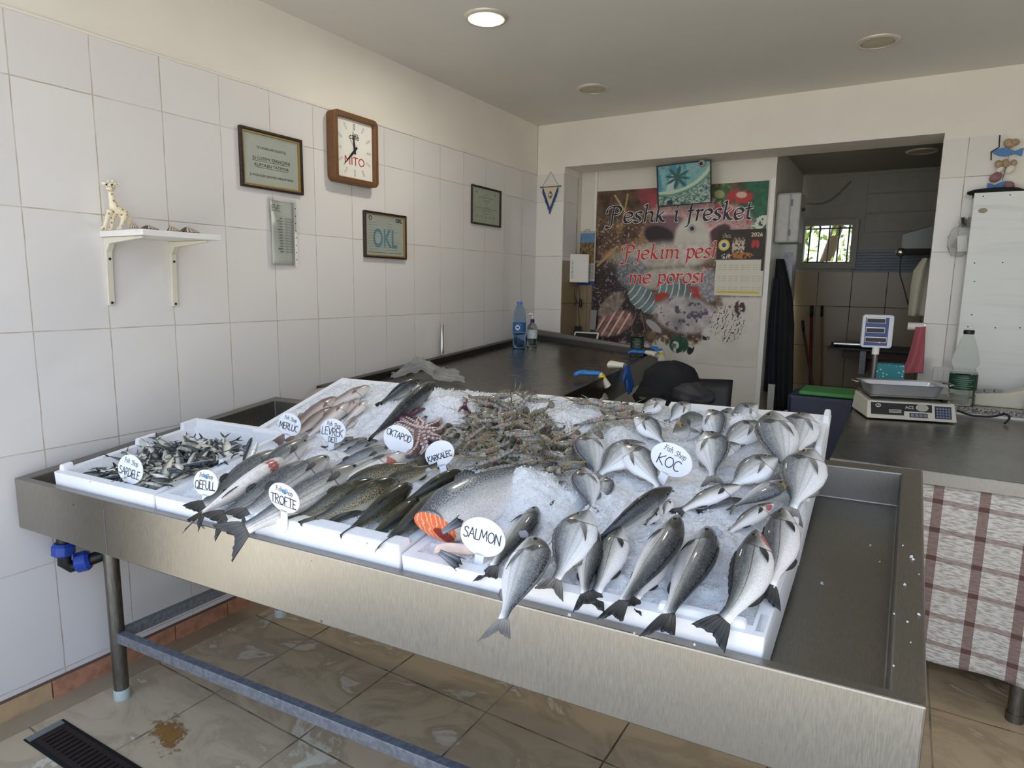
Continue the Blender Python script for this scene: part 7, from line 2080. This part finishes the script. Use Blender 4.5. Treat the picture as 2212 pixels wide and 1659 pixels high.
# scale with its display on a pole
def cz(u, v): return on(u, v, 2, ZC)
A, B = cz(1872, 905), cz(2068, 917)
d = (B - A); W = np.linalg.norm(d); T = frame(A, d, np.cross([0, 0, 1], d))     # x along the front, y away, z up
sc_ = thing('weighing_scale', 'cream electronic scale with black front panel and display on a pole', 'scale', tuple((A + B) / 2))
Dp = .30
MB(T).hexa([(0, 0, .006), (W, 0, .006), (W, Dp, .006), (0, Dp, .006), (.006, .035, .088), (W - .006, .035, .088), (W - .006, Dp - .01, .100), (.006, Dp - .01, .100)]).obj('housing', plain('cream_plastic', '#dcd8c8', .4, var=.08), sc_, bevel=.006)
def fp(x, z): return (x, .035 * (z - .006) / .082 - .0012, z)
def fpanel(nm, x0, x1, z0, z1, m, off=0.0, par=None):
    q = [fp(x0, z0), fp(x1, z0), fp(x1, z1), fp(x0, z1)]
    MB(T).hexa([(a, b - off, c) for a, b, c in (q[0], q[1])] + [(q[1][0], q[1][1] + .004, q[1][2]), (q[0][0], q[0][1] + .004, q[0][2])] + [(q[3][0], q[3][1] - off, q[3][2]), (q[2][0], q[2][1] - off, q[2][2]), (q[2][0], q[2][1] + .004, q[2][2]), (q[3][0], q[3][1] + .004, q[3][2])]).obj(nm, m, par or sc_)
fpanel('front_panel', W * .05, W * .73, .046, .080, M['black']); fpanel('lower_panel', W * .05, W * .42, .026, .0465, M['black'])
fpanel('keypad', W * .76, W * .94, .020, .076, plain('blue_keypad', '#26334f', .5)); fpanel('button_strip', W * .48, W * .68, .020, .040, plain('dark_strip', '#3b3b3f', .5))
Tf = T @ Matrix(((1, 0, 0, 0), (0, .3927, -.9197, -.0021), (0, .9197, .3927, .006), (0, 0, 0, 1)))
mb = MB(Tf); text_mb(mb, 'ACS', W * .48, .062, .020, z=.002); 
mb.ring([(W * .13 + .012 * math.cos(a), .066 + .009 * math.sin(a)) for a in np.linspace(0, 6.28, 20, endpoint=False)], [(W * .13 + .009 * math.cos(a), .066 + .006 * math.sin(a)) for a in np.linspace(0, 6.28, 20, endpoint=False)], .001, .002)
mb.tube([(W * .12, .060, .002), (W * .145, .072, .002)], .0012, 5)
for i in range(3): mb.box(W * .25, W * .39, .034 + i * .006, .0365 + i * .006, .001, .002)
mb.obj('lettering', M['white'], sc_)
mb = MB(Tf); mb.prism([((.026 + .002 * (i % 2)) * math.cos(a) + W * .62, (.017 + .002 * (i % 2)) * math.sin(a) + .064) for i, a in enumerate(np.linspace(0, 6.283, 40, endpoint=False))], .001, .0022); mb.obj('seal_sticker', plain('silver_sticker', '#b5b3a8', .4), sc_)
mb = MB(Tf)
for i in range(4): mb.box(W * (.495 + .046 * i), W * (.53 + .046 * i), .019, .033, .0008, .002)
for i in range(5):
    for j in range(4): mb.box(W * (.775 + .032 * i), W * (.797 + .032 * i), .020 + .013 * j, .029 + .013 * j, .0008, .0018)
mb.obj('keys', plain('key_grey', '#7f8796', .5), sc_)
MB(T).box(.012, W - .012, .03, Dp - .01, .108, .114).obj('weighing_plate', M['steel'], sc_, bevel=.003)
for x in (.04, W - .04): MB(T).box(x - .01, x + .01, .06, Dp - .05, .09, .108).obj('plate_support', M['darkmetal'], sc_)
pb_ = (W * .24, Dp + .02, .03)
ptop = on(1932, 755, 1, (T @ Vector(pb_)).y)[2]; dtop = on(1937, 683, 1, (T @ Vector(pb_)).y)[2]
pw = T @ Vector(pb_)
MB().tube([pw, (pw.x, pw.y, ptop)], .013, 14).obj('pole', M['leg'], sc_, auto=40)
MB().tube([(pw.x, pw.y, ptop - .03), (pw.x, pw.y, ptop + .01)], .017, 14).obj('collar', M['white'], sc_, auto=40)
MB(T).box(pb_[0] - .03, pb_[0] + .03, Dp - .02, Dp + .05, .006, .04).obj('pole_base', plain('cream_base', '#d6d2c2', .4), sc_, bevel=.004)
dw = .142; Td = frame((pw.x - dw * .5, pw.y - .02, ptop + .004), (1, .12, 0), (0, 0, 1)); dh_ = dtop - ptop
hs = MB(Td).rrect(0, dw, 0, dh_, .014, -.05, 0).obj('display_housing', plain('grey_white_plastic', '#d2d6dc', .4), sc_, bevel=.004)
MB(Td).box(.014, dw - .022, .012, dh_ - .014, 0, .001).obj('blue_panel', plain('blue_scale_panel', '#27427f', .4), hs)
for i, w_ in enumerate((.082, .082, .094)):
    z_ = dh_ * (.76 - .29 * i); x_ = .020
    MB(Td).box(x_ - .002, x_ + w_ + .002, z_ - .002, z_ + .026, .001, .0014).obj('display_border', M['white'], hs)
    MB(Td).box(x_, x_ + w_, z_, z_ + .021, .0014, .0018).obj('display_window', M['black'], hs)
led, lnt, lb_ = new_mat('red_led', .4); lb_.inputs['Base Color'].default_value = (.8, .05, .05, 1); lb_.inputs['Emission Color'].default_value = (1, .05, .08, 1); lb_.inputs['Emission Strength'].default_value = 3
MB(Td).ball((.085, dh_ * .17, .002), .0028, 8, 6).obj('indicator', led, hs, smooth=True)
# steel tray on the scale
tr_ = thing('steel_tray', 'shallow stainless tray standing on the scale plate', 'tray', tuple(T @ Vector((W / 2, .15, .115))))
Tt = T @ Matrix.Translation((-.01, .03, .115))
DT = .20
o0 = rr(.03, W - .06, .02, DT - .02, .03); n = len(o0); mb = MB(Tt)
vs = [(x, y, .0) for x, y in o0] + [(x, y, .050) for x, y in rr(.012, W - .042, .004, DT - .004, .033)] + [(x, y, .056) for x, y in rr(-.006, W - .024, -.012, DT + .012, .04)] + [(x, y, .051) for x, y in rr(.016, W - .046, .008, DT - .008, .030)] + [(x, y, .004) for x, y in rr(.034, W - .064, .024, DT - .024, .026)]
mb.add(vs, [(r * n + i, r * n + (i + 1) % n, (r + 1) * n + (i + 1) % n, (r + 1) * n + i) for r in range(4) for i in range(n)] + [tuple(range(n - 1, -1, -1)), tuple(range(4 * n, 5 * n))])
mb.obj('pan', plain('tray_steel', '#d5d9e2', .38, .8), tr_, auto=50)
for x in (-.02, W - .012): MB(Tt).tube([(x, .05, .055), (x + (-.02 if x < 0 else .02), .06, .057), (x + (-.02 if x < 0 else .02), .13, .057), (x, .14, .055)], .004, 6).obj('handle', M['chrome'], tr_, smooth=True)
bx = T @ Vector((W * .36, Dp + .14, .0)); bx.z = ZC + (.041 if bx.y > 2.9 else .001); bx.y = max(bx.y, 2.95) if bx.y > 2.84 else bx.y
tb = thing('tissue_box', 'teal patterned carton behind the steel tray', 'carton', tuple(bx))
tm, tnt, tb2 = new_mat('teal_dotted_carton', .5)
vv = nd(tnt, 'TexVoronoi', {'Vector': nd(tnt, 'TexCoord').outputs['Object'], 'Scale': 55.0}); tnt.links.new(mix(tnt, ma(tnt, 'LESS_THAN', vv.outputs['Distance'], .25), lin('#2f8f97'), lin('#bfe0dc')), tb2.inputs['Base Color'])
MB(frame(bx, (1, .1, 0), (-.1, 1, 0))).box(0, .13, 0, .09, 0, .185).obj('carton', tm, tb, bevel=.002)
# granite slab at the wall with mat, bottle, machine
gr = thing('granite_top', 'speckled granite ledge with white front edge behind the scale', 'worktop', (3.2, 3.15, 0))
gmm, gn_, gb_ = new_mat('speckled_granite', .2)
gv = nd(gn_, 'TexNoise', {'Vector': nd(gn_, 'TexCoord').outputs['Object'], 'Scale': 120.0, 'Detail': 3.0}).outputs[0]
gn_.links.new(ramp(gn_, gv, [(.35, '#2b2826'), (.47, '#77706a'), (.6, '#b9b2a8')]), gb_.inputs['Base Color'])
MB().box(2.36, 3.9, 2.94, 3.376, ZC + .012, ZC + .040).obj('slab', gmm, gr, bevel=.002)
MB().box(2.36, 3.9, 2.935, 3.0, ZC - .03, ZC + .011).obj('front_edge', M['white'], gr)
MB().box(2.56, 3.88, 3.0, 3.37, 0, ZC + .011).obj('base_cabinet', M['white'], gr)
ZG = ZC + .040
q = on(2190, 878, 2, ZG); tag(MB().box(q[0] - .13, q[0] - .02, q[1] - .03, q[1] + .03, ZG, ZG + .004).obj('wooden_board', plain('rusty_brown_board', '#6b3f22', .5, var=.3)), 'small brown board on the granite ledge', 'board')
P = on(2075, 863, 2, ZG); P[2] = ZG
if P[1] > 3.30: P = on(2075, 868, 2, ZG)
P = on(2075, 868, 1, 3.0); P[2] = ZG; ht = on(2080, 713, 1, P[1])[2] - ZG
bottle('vinegar_bottle', 'cone-necked clear bottle with dark green label beside the scale', P, ht, .052 * ht / .33, CONE, '#eef1ee', '#1b1b1d', .42, (.22, .42), '#1d4a36', mark='lines')
q = on(2128, 866, 1, 3.05); q = np.array([q[0] + .14, 3.03, ZG])
mc = thing('payment_terminal', 'cream fax-like machine with a raised roll cover by the cabinet', 'machine', tuple(q))
Tm = frame(q + np.array([-.20, 0, 0]), (1, 0, 0), (0, 1, 0))
MB(Tm).add([(0, 0, 0), (.62, 0, 0), (.62, .14, 0), (0, .14, 0), (0, 0, .06), (.15, 0, .075), (.3, 0, .13), (.62, 0, .15), (.62, .14, .15), (.3, .14, .13), (.15, .14, .075), (0, .14, .06)],
    [(3, 2, 1, 0), (0, 1, 7, 6, 5, 4), (2, 3, 11, 10, 9, 8), (4, 5, 10, 11), (5, 6, 9, 10), (6, 7, 8, 9), (0, 4, 11, 3), (1, 2, 8, 7)]).obj('housing', plain('cream_machine', '#d8d3c0', .4), mc, bevel=.008)
MB(frame(q + np.array([.15, .07, .13]), (1, 0, 0), (0, 0, 1))).lathe([(.075, -.045), (.080, -.03), (.080, .03), (.075, .045)], 30).obj('roll_cover', plain('smoked_cover', '#3b3632', .15), mc, auto=40)
mb = MB(Tm)
for i in range(3): mb.box(.012 + .042 * i, .046 + .042 * i, .03, .09, .064 + i * .004, .074 + i * .005)
mb.obj('buttons', plain('grey_buttons', '#8f8f92', .4), mc)
pk = thing('shrimp_pack', 'small printed food packet lying against the cream machine', 'packet', tuple(q + np.array([.05, -.06, 0])))
Tp = frame(q + np.array([.02, -.045, .002]), (1, -.05, .04), (0, .5, .86))
MB(Tp).rrect(0, .19, 0, .125, .008, 0, .014).obj('packet', plain('packet_print', '#d9d5d2', .3), pk, bevel=.003)
MB(Tp).box(.10, .188, .04, .122, .014, .0145).obj('picture', plain('packet_dark', '#3a3330', .3), pk); MB(Tp).box(.03, .15, .002, .035, .014, .0146).obj('contents', plain('packet_red', '#8f3f2c', .3, var=.4, vscale=80), pk)
mb = MB(Tp); text_mb(mb, 'SPEC I', .062, .06, .028, z=.015, bold=.0006); mb.ring([(.025 + .018 * math.cos(a), .098 + .015 * math.sin(a)) for a in np.linspace(0, 6.28, 18, endpoint=False)], [(.025 + .010 * math.cos(a), .098 + .008 * math.sin(a)) for a in np.linspace(0, 6.28, 18, endpoint=False)], .0142, .015); mb.obj('lettering', M['red'], pk)
tag(MB().tube(curve3([(B + d * .0 + np.array([.0, .12, .05])), B + np.array([.06, .13, .03]), B + np.array([.14, .12, .035]), B + np.array([.19, .17, .045]), B + np.array([.21, .16, .03]), B + np.array([.19, .12, .008])]), .005, 8).obj('electric_cable', M['black'], smooth=True), 'black power cord leaving the side of the scale', 'cord')
# dark tool in front of the machine
q2 = q + np.array([.22, -.09, 0]); tag(MB().tube([q2 + np.array([-.05, 0, .015]), q2 + np.array([-.02, 0, .07]), q2 + np.array([.03, 0, .09]), q2 + np.array([.10, .02, .05])], [.012, .02, .022, .014], 10).obj('tape_gun', M['black'], smooth=True), 'black hand tool lying at the frame edge on the granite', 'tool')

# white cabinet with black bag on top
YC = 3.24
c0 = on(2104, 417, 1, YC); c1 = on(2071, 715, 1, YC)
xw = (c0[0] + c1[0]) / 2
cb_ = thing('white_cabinet', 'tall white wood-grained cabinet standing on the granite ledge', 'cabinet', (xw + .4, 3.2, ZG))
wm, wnt, wb_ = new_mat('white_wood_grain_board', .35)
wtc = nd(wnt, 'TexCoord').outputs['Object']; ww = nd(wnt, 'TexNoise', {'Vector': nd(wnt, 'Mapping', {'Vector': wtc, 'Scale': (1.2, 1, 14)}).outputs[0], 'Scale': 2.0, 'Detail': 5.0}).outputs[0]
wnt.links.new(mix(wnt, smooth(wnt, ww, .5, .75), lin('#dfe2de'), lin('#d2d6d2')), wb_.inputs['Base Color'])
MB().box(xw, xw + .9, YC, YC + .018, ZG + .0, c0[2]).obj('front_board', wm, cb_, bevel=.0015)
MB().box(xw, xw + .018, YC + .019, 3.376, ZG, c0[2]).obj('side_board', wm, cb_, bevel=.001)
MB().box(xw, xw + .9, YC + .019, 3.376, c0[2] - .018, c0[2]).obj('top_board', wm, cb_, bevel=.001)
Tc = bframe(xw, 0, YC)
for u, v in ((2124, 424), (2182, 421), (2105, 568), (2166, 567), (2105, 608), (2099, 680), (2091, 706), (2150, 708), (2203, 708)):
    p = on(u, v, 1, YC); MB(frame(p, (1, 0, 0), (0, 0, 1))).lathe([(.0001, .001), (.0035, .001), (.0035, -.001)], 8).obj('screw', M['darkmetal'], cb_)
p = on(2123, 455, 1, YC); MB(frame(p, (1, 0, 0), (0, 0, 1))).prism([(.017 * math.cos(a) * 1.2, .013 * math.sin(a)) for a in np.linspace(0, 6.28, 18, endpoint=False)], 0, .001).obj('stain', plain('brown_stain', '#9b9276', .6), cb_)
heapcloth('bag', 'black bag lying on top of the white cabinet', (on(2150, 414, 1, YC + .06)), (.125, .05, .020), M['dark_cloth'], 2, 'bag')
# wall organiser bag and switch
p = on(2073, 520, 1, 3.30)
t = thing('hanging_bag', 'clear plastic bag with papers and a metal cup wedged beside the cabinet', 'bag', tuple(p))
mb = MB(); mb.ball((0, 0, 0), 1, 22, 14)
mb.v = [Vector((p[0] + q_.x * .055, p[1] + .02 + q_.y * .05, p[2] + q_.z * .085)) * 1 + Vector((mnoise.noise(q_ * 3), 0, mnoise.noise(q_ * 3 + Vector((5, 0, 0))))) * .012 for q_ in mb.v]
mb.obj('bag', bag_m, t, smooth=True)
MB(frame((p[0] - .005, p[1] - .01, p[2] - .06), (1, .2, .1), (-.2, 0, 1))).box(0, .045, 0, .085, 0, .002).obj('paper', M['white'], t)
MB(frame((p[0] - .035, p[1] + .0, p[2] - .03), (1, .2, -.5), (.5, .1, 1))).box(0, .05, 0, .06, 0, .004).obj('card', plain('grey_card2', '#8a8986', .4), t)
MB(Matrix.Translation((p[0] + .02, p[1] + .01, p[2] + .07))).lathe([(.026, 0), (.030, .05), (.031, .052), (.028, .05), (.024, .004)], 18).obj('cup', M['chrome'], t, smooth=True)
p = on(2036, 808, 1, 3.376)
t = thing('light_switch', 'white double light switch low on the tiled pillar', 'switch', tuple(p))
MB(bframe(p[0] - .045, p[2] - .04, 3.377)).rrect(0, .10, 0, .08, .006, 0, .010).obj('plate', M['white'], t, bevel=.002)
for i in range(2): MB(bframe(p[0] - .045, p[2] - .04, 3.377)).box(.022 + .028 * i, .048 + .028 * i, .014, .066, .010, .014).obj('rocker', M['white'], t, bevel=.001)

# shell and wooden fish mobile
p = on(2170, 330, 1, 3.36)
t = thing('shell_mobile', 'hanging decoration of two blue wooden fish and seashells above the cabinet', 'decoration', tuple(p))
fb = plain('blue_painted_wood', '#4a7fb5', .6)
def wfish(u0, v0, u1, v1, flip=1):
    A = on(u0, v0, 1, 3.355); B = on(u1, v1, 1, 3.355); L = np.linalg.norm(B - A); T = frame(A, B - A, (0, 0, 1))
    up = [(0, 0), (.12, .10), (.35, .16), (.55, .12), (.74, .04), (.90, .15), (1, .18)]; lo = [(1, -.14), (.9, -.10), (.76, -.05), (.5, -.15), (.25, -.14), (.08, -.06)]
    MB(T).prism([(x * L, y * L) for x, y in up + lo], -.006, .006).obj('wooden_fish', fb, t, bevel=.002)
wfish(2143, 328, 2209, 330); wfish(2192, 396, 2133, 404)
sp_ = plain('pink_shell', '#9b6f6c', .4, var=.4, vscale=60); sb2 = plain('beige_shell', '#b59a78', .4, var=.4, vscale=60)
for u, v, r, m in ((2180, 310, .022, sb2), (2192, 308, .018, sb2), (2158, 355, .018, sb2), (2172, 352, .016, sb2), (2160, 366, .014, M['gwhite']), (2182, 366, .018, M['gwhite']), (2151, 383, .024, sp_), (2180, 402, .022, sp_), (2190, 352, .014, sb2)):
    q_ = on(u, v, 1, 3.35); mb = MB(Matrix.Translation(q_) @ Matrix.Rotation(u * .7, 4, 'Y')); mb.ball((0, 0, 0), (r, r * .6, r * 1.25), 14, 8); mb.obj('seashell', m, t, smooth=True)
MB().tube([on(2183, 300, 1, 3.36), on(2178, 340, 1, 3.36), on(2165, 390, 1, 3.36)], .0015, 5).obj('cord', plain('twine', '#6b5438', .9), t)
MB().tube([on(2141, 346, 1, 3.372), on(2141, 328, 1, 3.372), on(2158, 318, 1, 3.372), on(2160, 292, 1, 3.372)], .003, 6).obj('wire', M['darkmetal'], t)

def tp_(u, v):
    d = ray(u, v)
    P = CAM + ((TA - CAM) @ TN) / (d @ TN) * d; s_, t_ = hst(P)
    if RI['l'] < s_ < 1 - RI['r'] and RI['f'] < t_ < 1 - RI['b']:
        o = TA + np.array([0, 0, -.099]); P = CAM + ((o - CAM) @ TN) / (d @ TN) * d
    return P
# ------------------------------------------------------------------ floor things
# drain grate
gq = [on(u, v, 2, .004) for u, v in ((48, 1594), (140, 1554), (330, 1672), (215, 1720))]
dr = thing('floor_drain', 'rusty iron drain grate sunk into the floor tiles near the wall', 'drain', tuple(np.mean(gq, 0)))
x0, x1 = .150, .62
ang = math.atan2((gq[2] - gq[1])[1], (gq[2] - gq[1])[0]); Ld = np.linalg.norm(gq[2] - gq[1]) + .1; Wd = np.linalg.norm(gq[1] - gq[0])
Tg = frame(gq[1], gq[2] - gq[1], np.cross([0, 0, 1], gq[2] - gq[1]))
rust = plain('rusty_iron', '#33231c', .7, .2, var=.4, vscale=50); 
MB(Tg).box(-.01, Ld, -Wd, .0, -.0035, -.001).obj('pit', plain('drain_black', '#141210', .9), dr)  # flat near-black sheet under the grate bars
mb = MB(Tg); mb.ring([(.035, -Wd + .012), (Ld, -Wd + .012), (Ld, -.014), (.035, -.014)], [(.05, -Wd + .026), (Ld - .01, -Wd + .026), (Ld - .01, -.028), (.05, -.028)], -.001, .004)
for i in range(24): mb.box(.055 + i * .0225, .068 + i * .0225, -Wd + .02, -.02, -.001, .0035)
mb.obj('grate', rust, dr)
MB(Tg).box(-.006, .020, -Wd + .005, -.01, -.0015, .0025).obj('mortar_edge', plain('grey_mortar', '#7d8078', .9), dr)
# rust stain: a thin film lying on the tiles
q = on(365, 1585, 2, .0012)
rm_, rnt, rb = new_mat('rust_film', .5)
rtc = nd(rnt, 'TexCoord').outputs['Object']
rn = nd(rnt, 'TexNoise', {'Vector': rtc, 'Scale': 26.0, 'Detail': 6.0, 'Roughness': .7}).outputs[0]
ras = nd(rnt, 'Attribute', attribute_name='rest').outputs['Vector']
rlen = nd(rnt, 'VectorMath', {0: ras}, operation='LENGTH').outputs['Value']
rnt.links.new(mix(rnt, rn, lin('#8a5a22'), lin('#b98a4a')), rb.inputs['Base Color'])
rnt.links.new(ma(rnt, 'MULTIPLY', smooth(rnt, ma(rnt, 'SUBTRACT', rn, ma(rnt, 'MULTIPLY', rlen, .38)), .22, .42), .75), rb.inputs['Alpha'])
mb = MB(frame(q, (1, -.42, 0), (.42, 1, 0)))
mb.grid(lambda a_, b_: ((a_ - .5) * .32, (b_ - .5) * .13, 0), 20, 10, thick=.0006)
r_ = [((i / 20 - .5) * 2, (j / 10 - .5) * 2, 0) for i in range(21) for j in range(11)]; mb.rest = r_ + r_; mb.has_rest = True
tag(mb.obj('rust_stain', rm_), 'orange rust stain on the floor tiles near the tank leg', 'stain')
# crumbs of ice on the bare rim and floor of the tank
mb = MB(); rk = random.Random(31)
for u, v in ((1967, 1390), (1984, 1329), (1972, 1210), (1985, 1242), (1931, 1328), (1955, 1265), (1776, 1261), (1950, 1180), (1968, 1204), (1960, 1345), (1900, 1215), (1880, 1180), (1930, 1440), (1090, 1290), (1230, 1330), (1370, 1370), (1500, 1395)):
    P = tp_(u, v); mb.add(_octa(Vector(P) + Vector((0, 0, .002)), rk.uniform(.002, .0055), rk), [(0, 1, 4), (1, 2, 4), (2, 3, 4), (3, 0, 4), (1, 0, 5), (2, 1, 5), (3, 2, 5), (0, 3, 5)])
tag(mb.obj('ice_crumbs', M['ice']), 'white ice crumbs scattered on the bare steel rim and trough', 'ice', None, 'stuff')
# blue compression elbow under the tank corner
p = on(138, 1195, 0, .07)
t = thing('drain_pipe', 'black drain pipe with two blue screw couplings under the tank corner', 'pipe', tuple(p))
a1 = on(137, 1168, 0, .07); a2 = on(140, 1222, 0, .07); a3 = on(175, 1217, 0, .09); a4 = on(200, 1207, 0, .11)
MB().tube([a1 + np.array([0, 0, .06]), a1, a2 + np.array([0, 0, .01]), (a2 * .6 + a3 * .4) - np.array([0, 0, .006]), a3, a4, a4 + (a4 - a3) * 3], .021, 14).obj('pipe', M['black'], t, smooth=True)
def nut(A, B, r):
    d_ = B - A; L = np.linalg.norm(d_); T = frame(A, np.cross(d_, [0.3, .9, .1]), d_) @ Matrix.Rotation(-math.pi / 2, 4, 'X')
    mb = MB(T); n = 24
    pr = [(r * .86, 0), (r * .98, L * .1), (r, L * .75), (r * .8, L)]
    vs = [(rr_ * (1 + .05 * (1 if q_ % 3 == 0 else 0)) * math.cos(2 * math.pi * q_ / n), rr_ * (1 + .05 * (1 if q_ % 3 == 0 else 0)) * math.sin(2 * math.pi * q_ / n), z) for rr_, z in pr for q_ in range(n)]
    mb.add(vs, [(i * n + q_, i * n + (q_ + 1) % n, (i + 1) * n + (q_ + 1) % n, (i + 1) * n + q_) for i in range(3) for q_ in range(n)] + [tuple(range(n - 1, -1, -1)), tuple(range(3 * n, 4 * n))])
    mb.obj('coupling_nut', plain('blue_coupling', '#2146a8', .4), t, bevel=.001)
nut(on(137, 1199, 0, .07), on(137, 1172, 0, .07), .034); nut(on(163, 1217, 0, .082), on(196, 1208, 0, .108), .034)
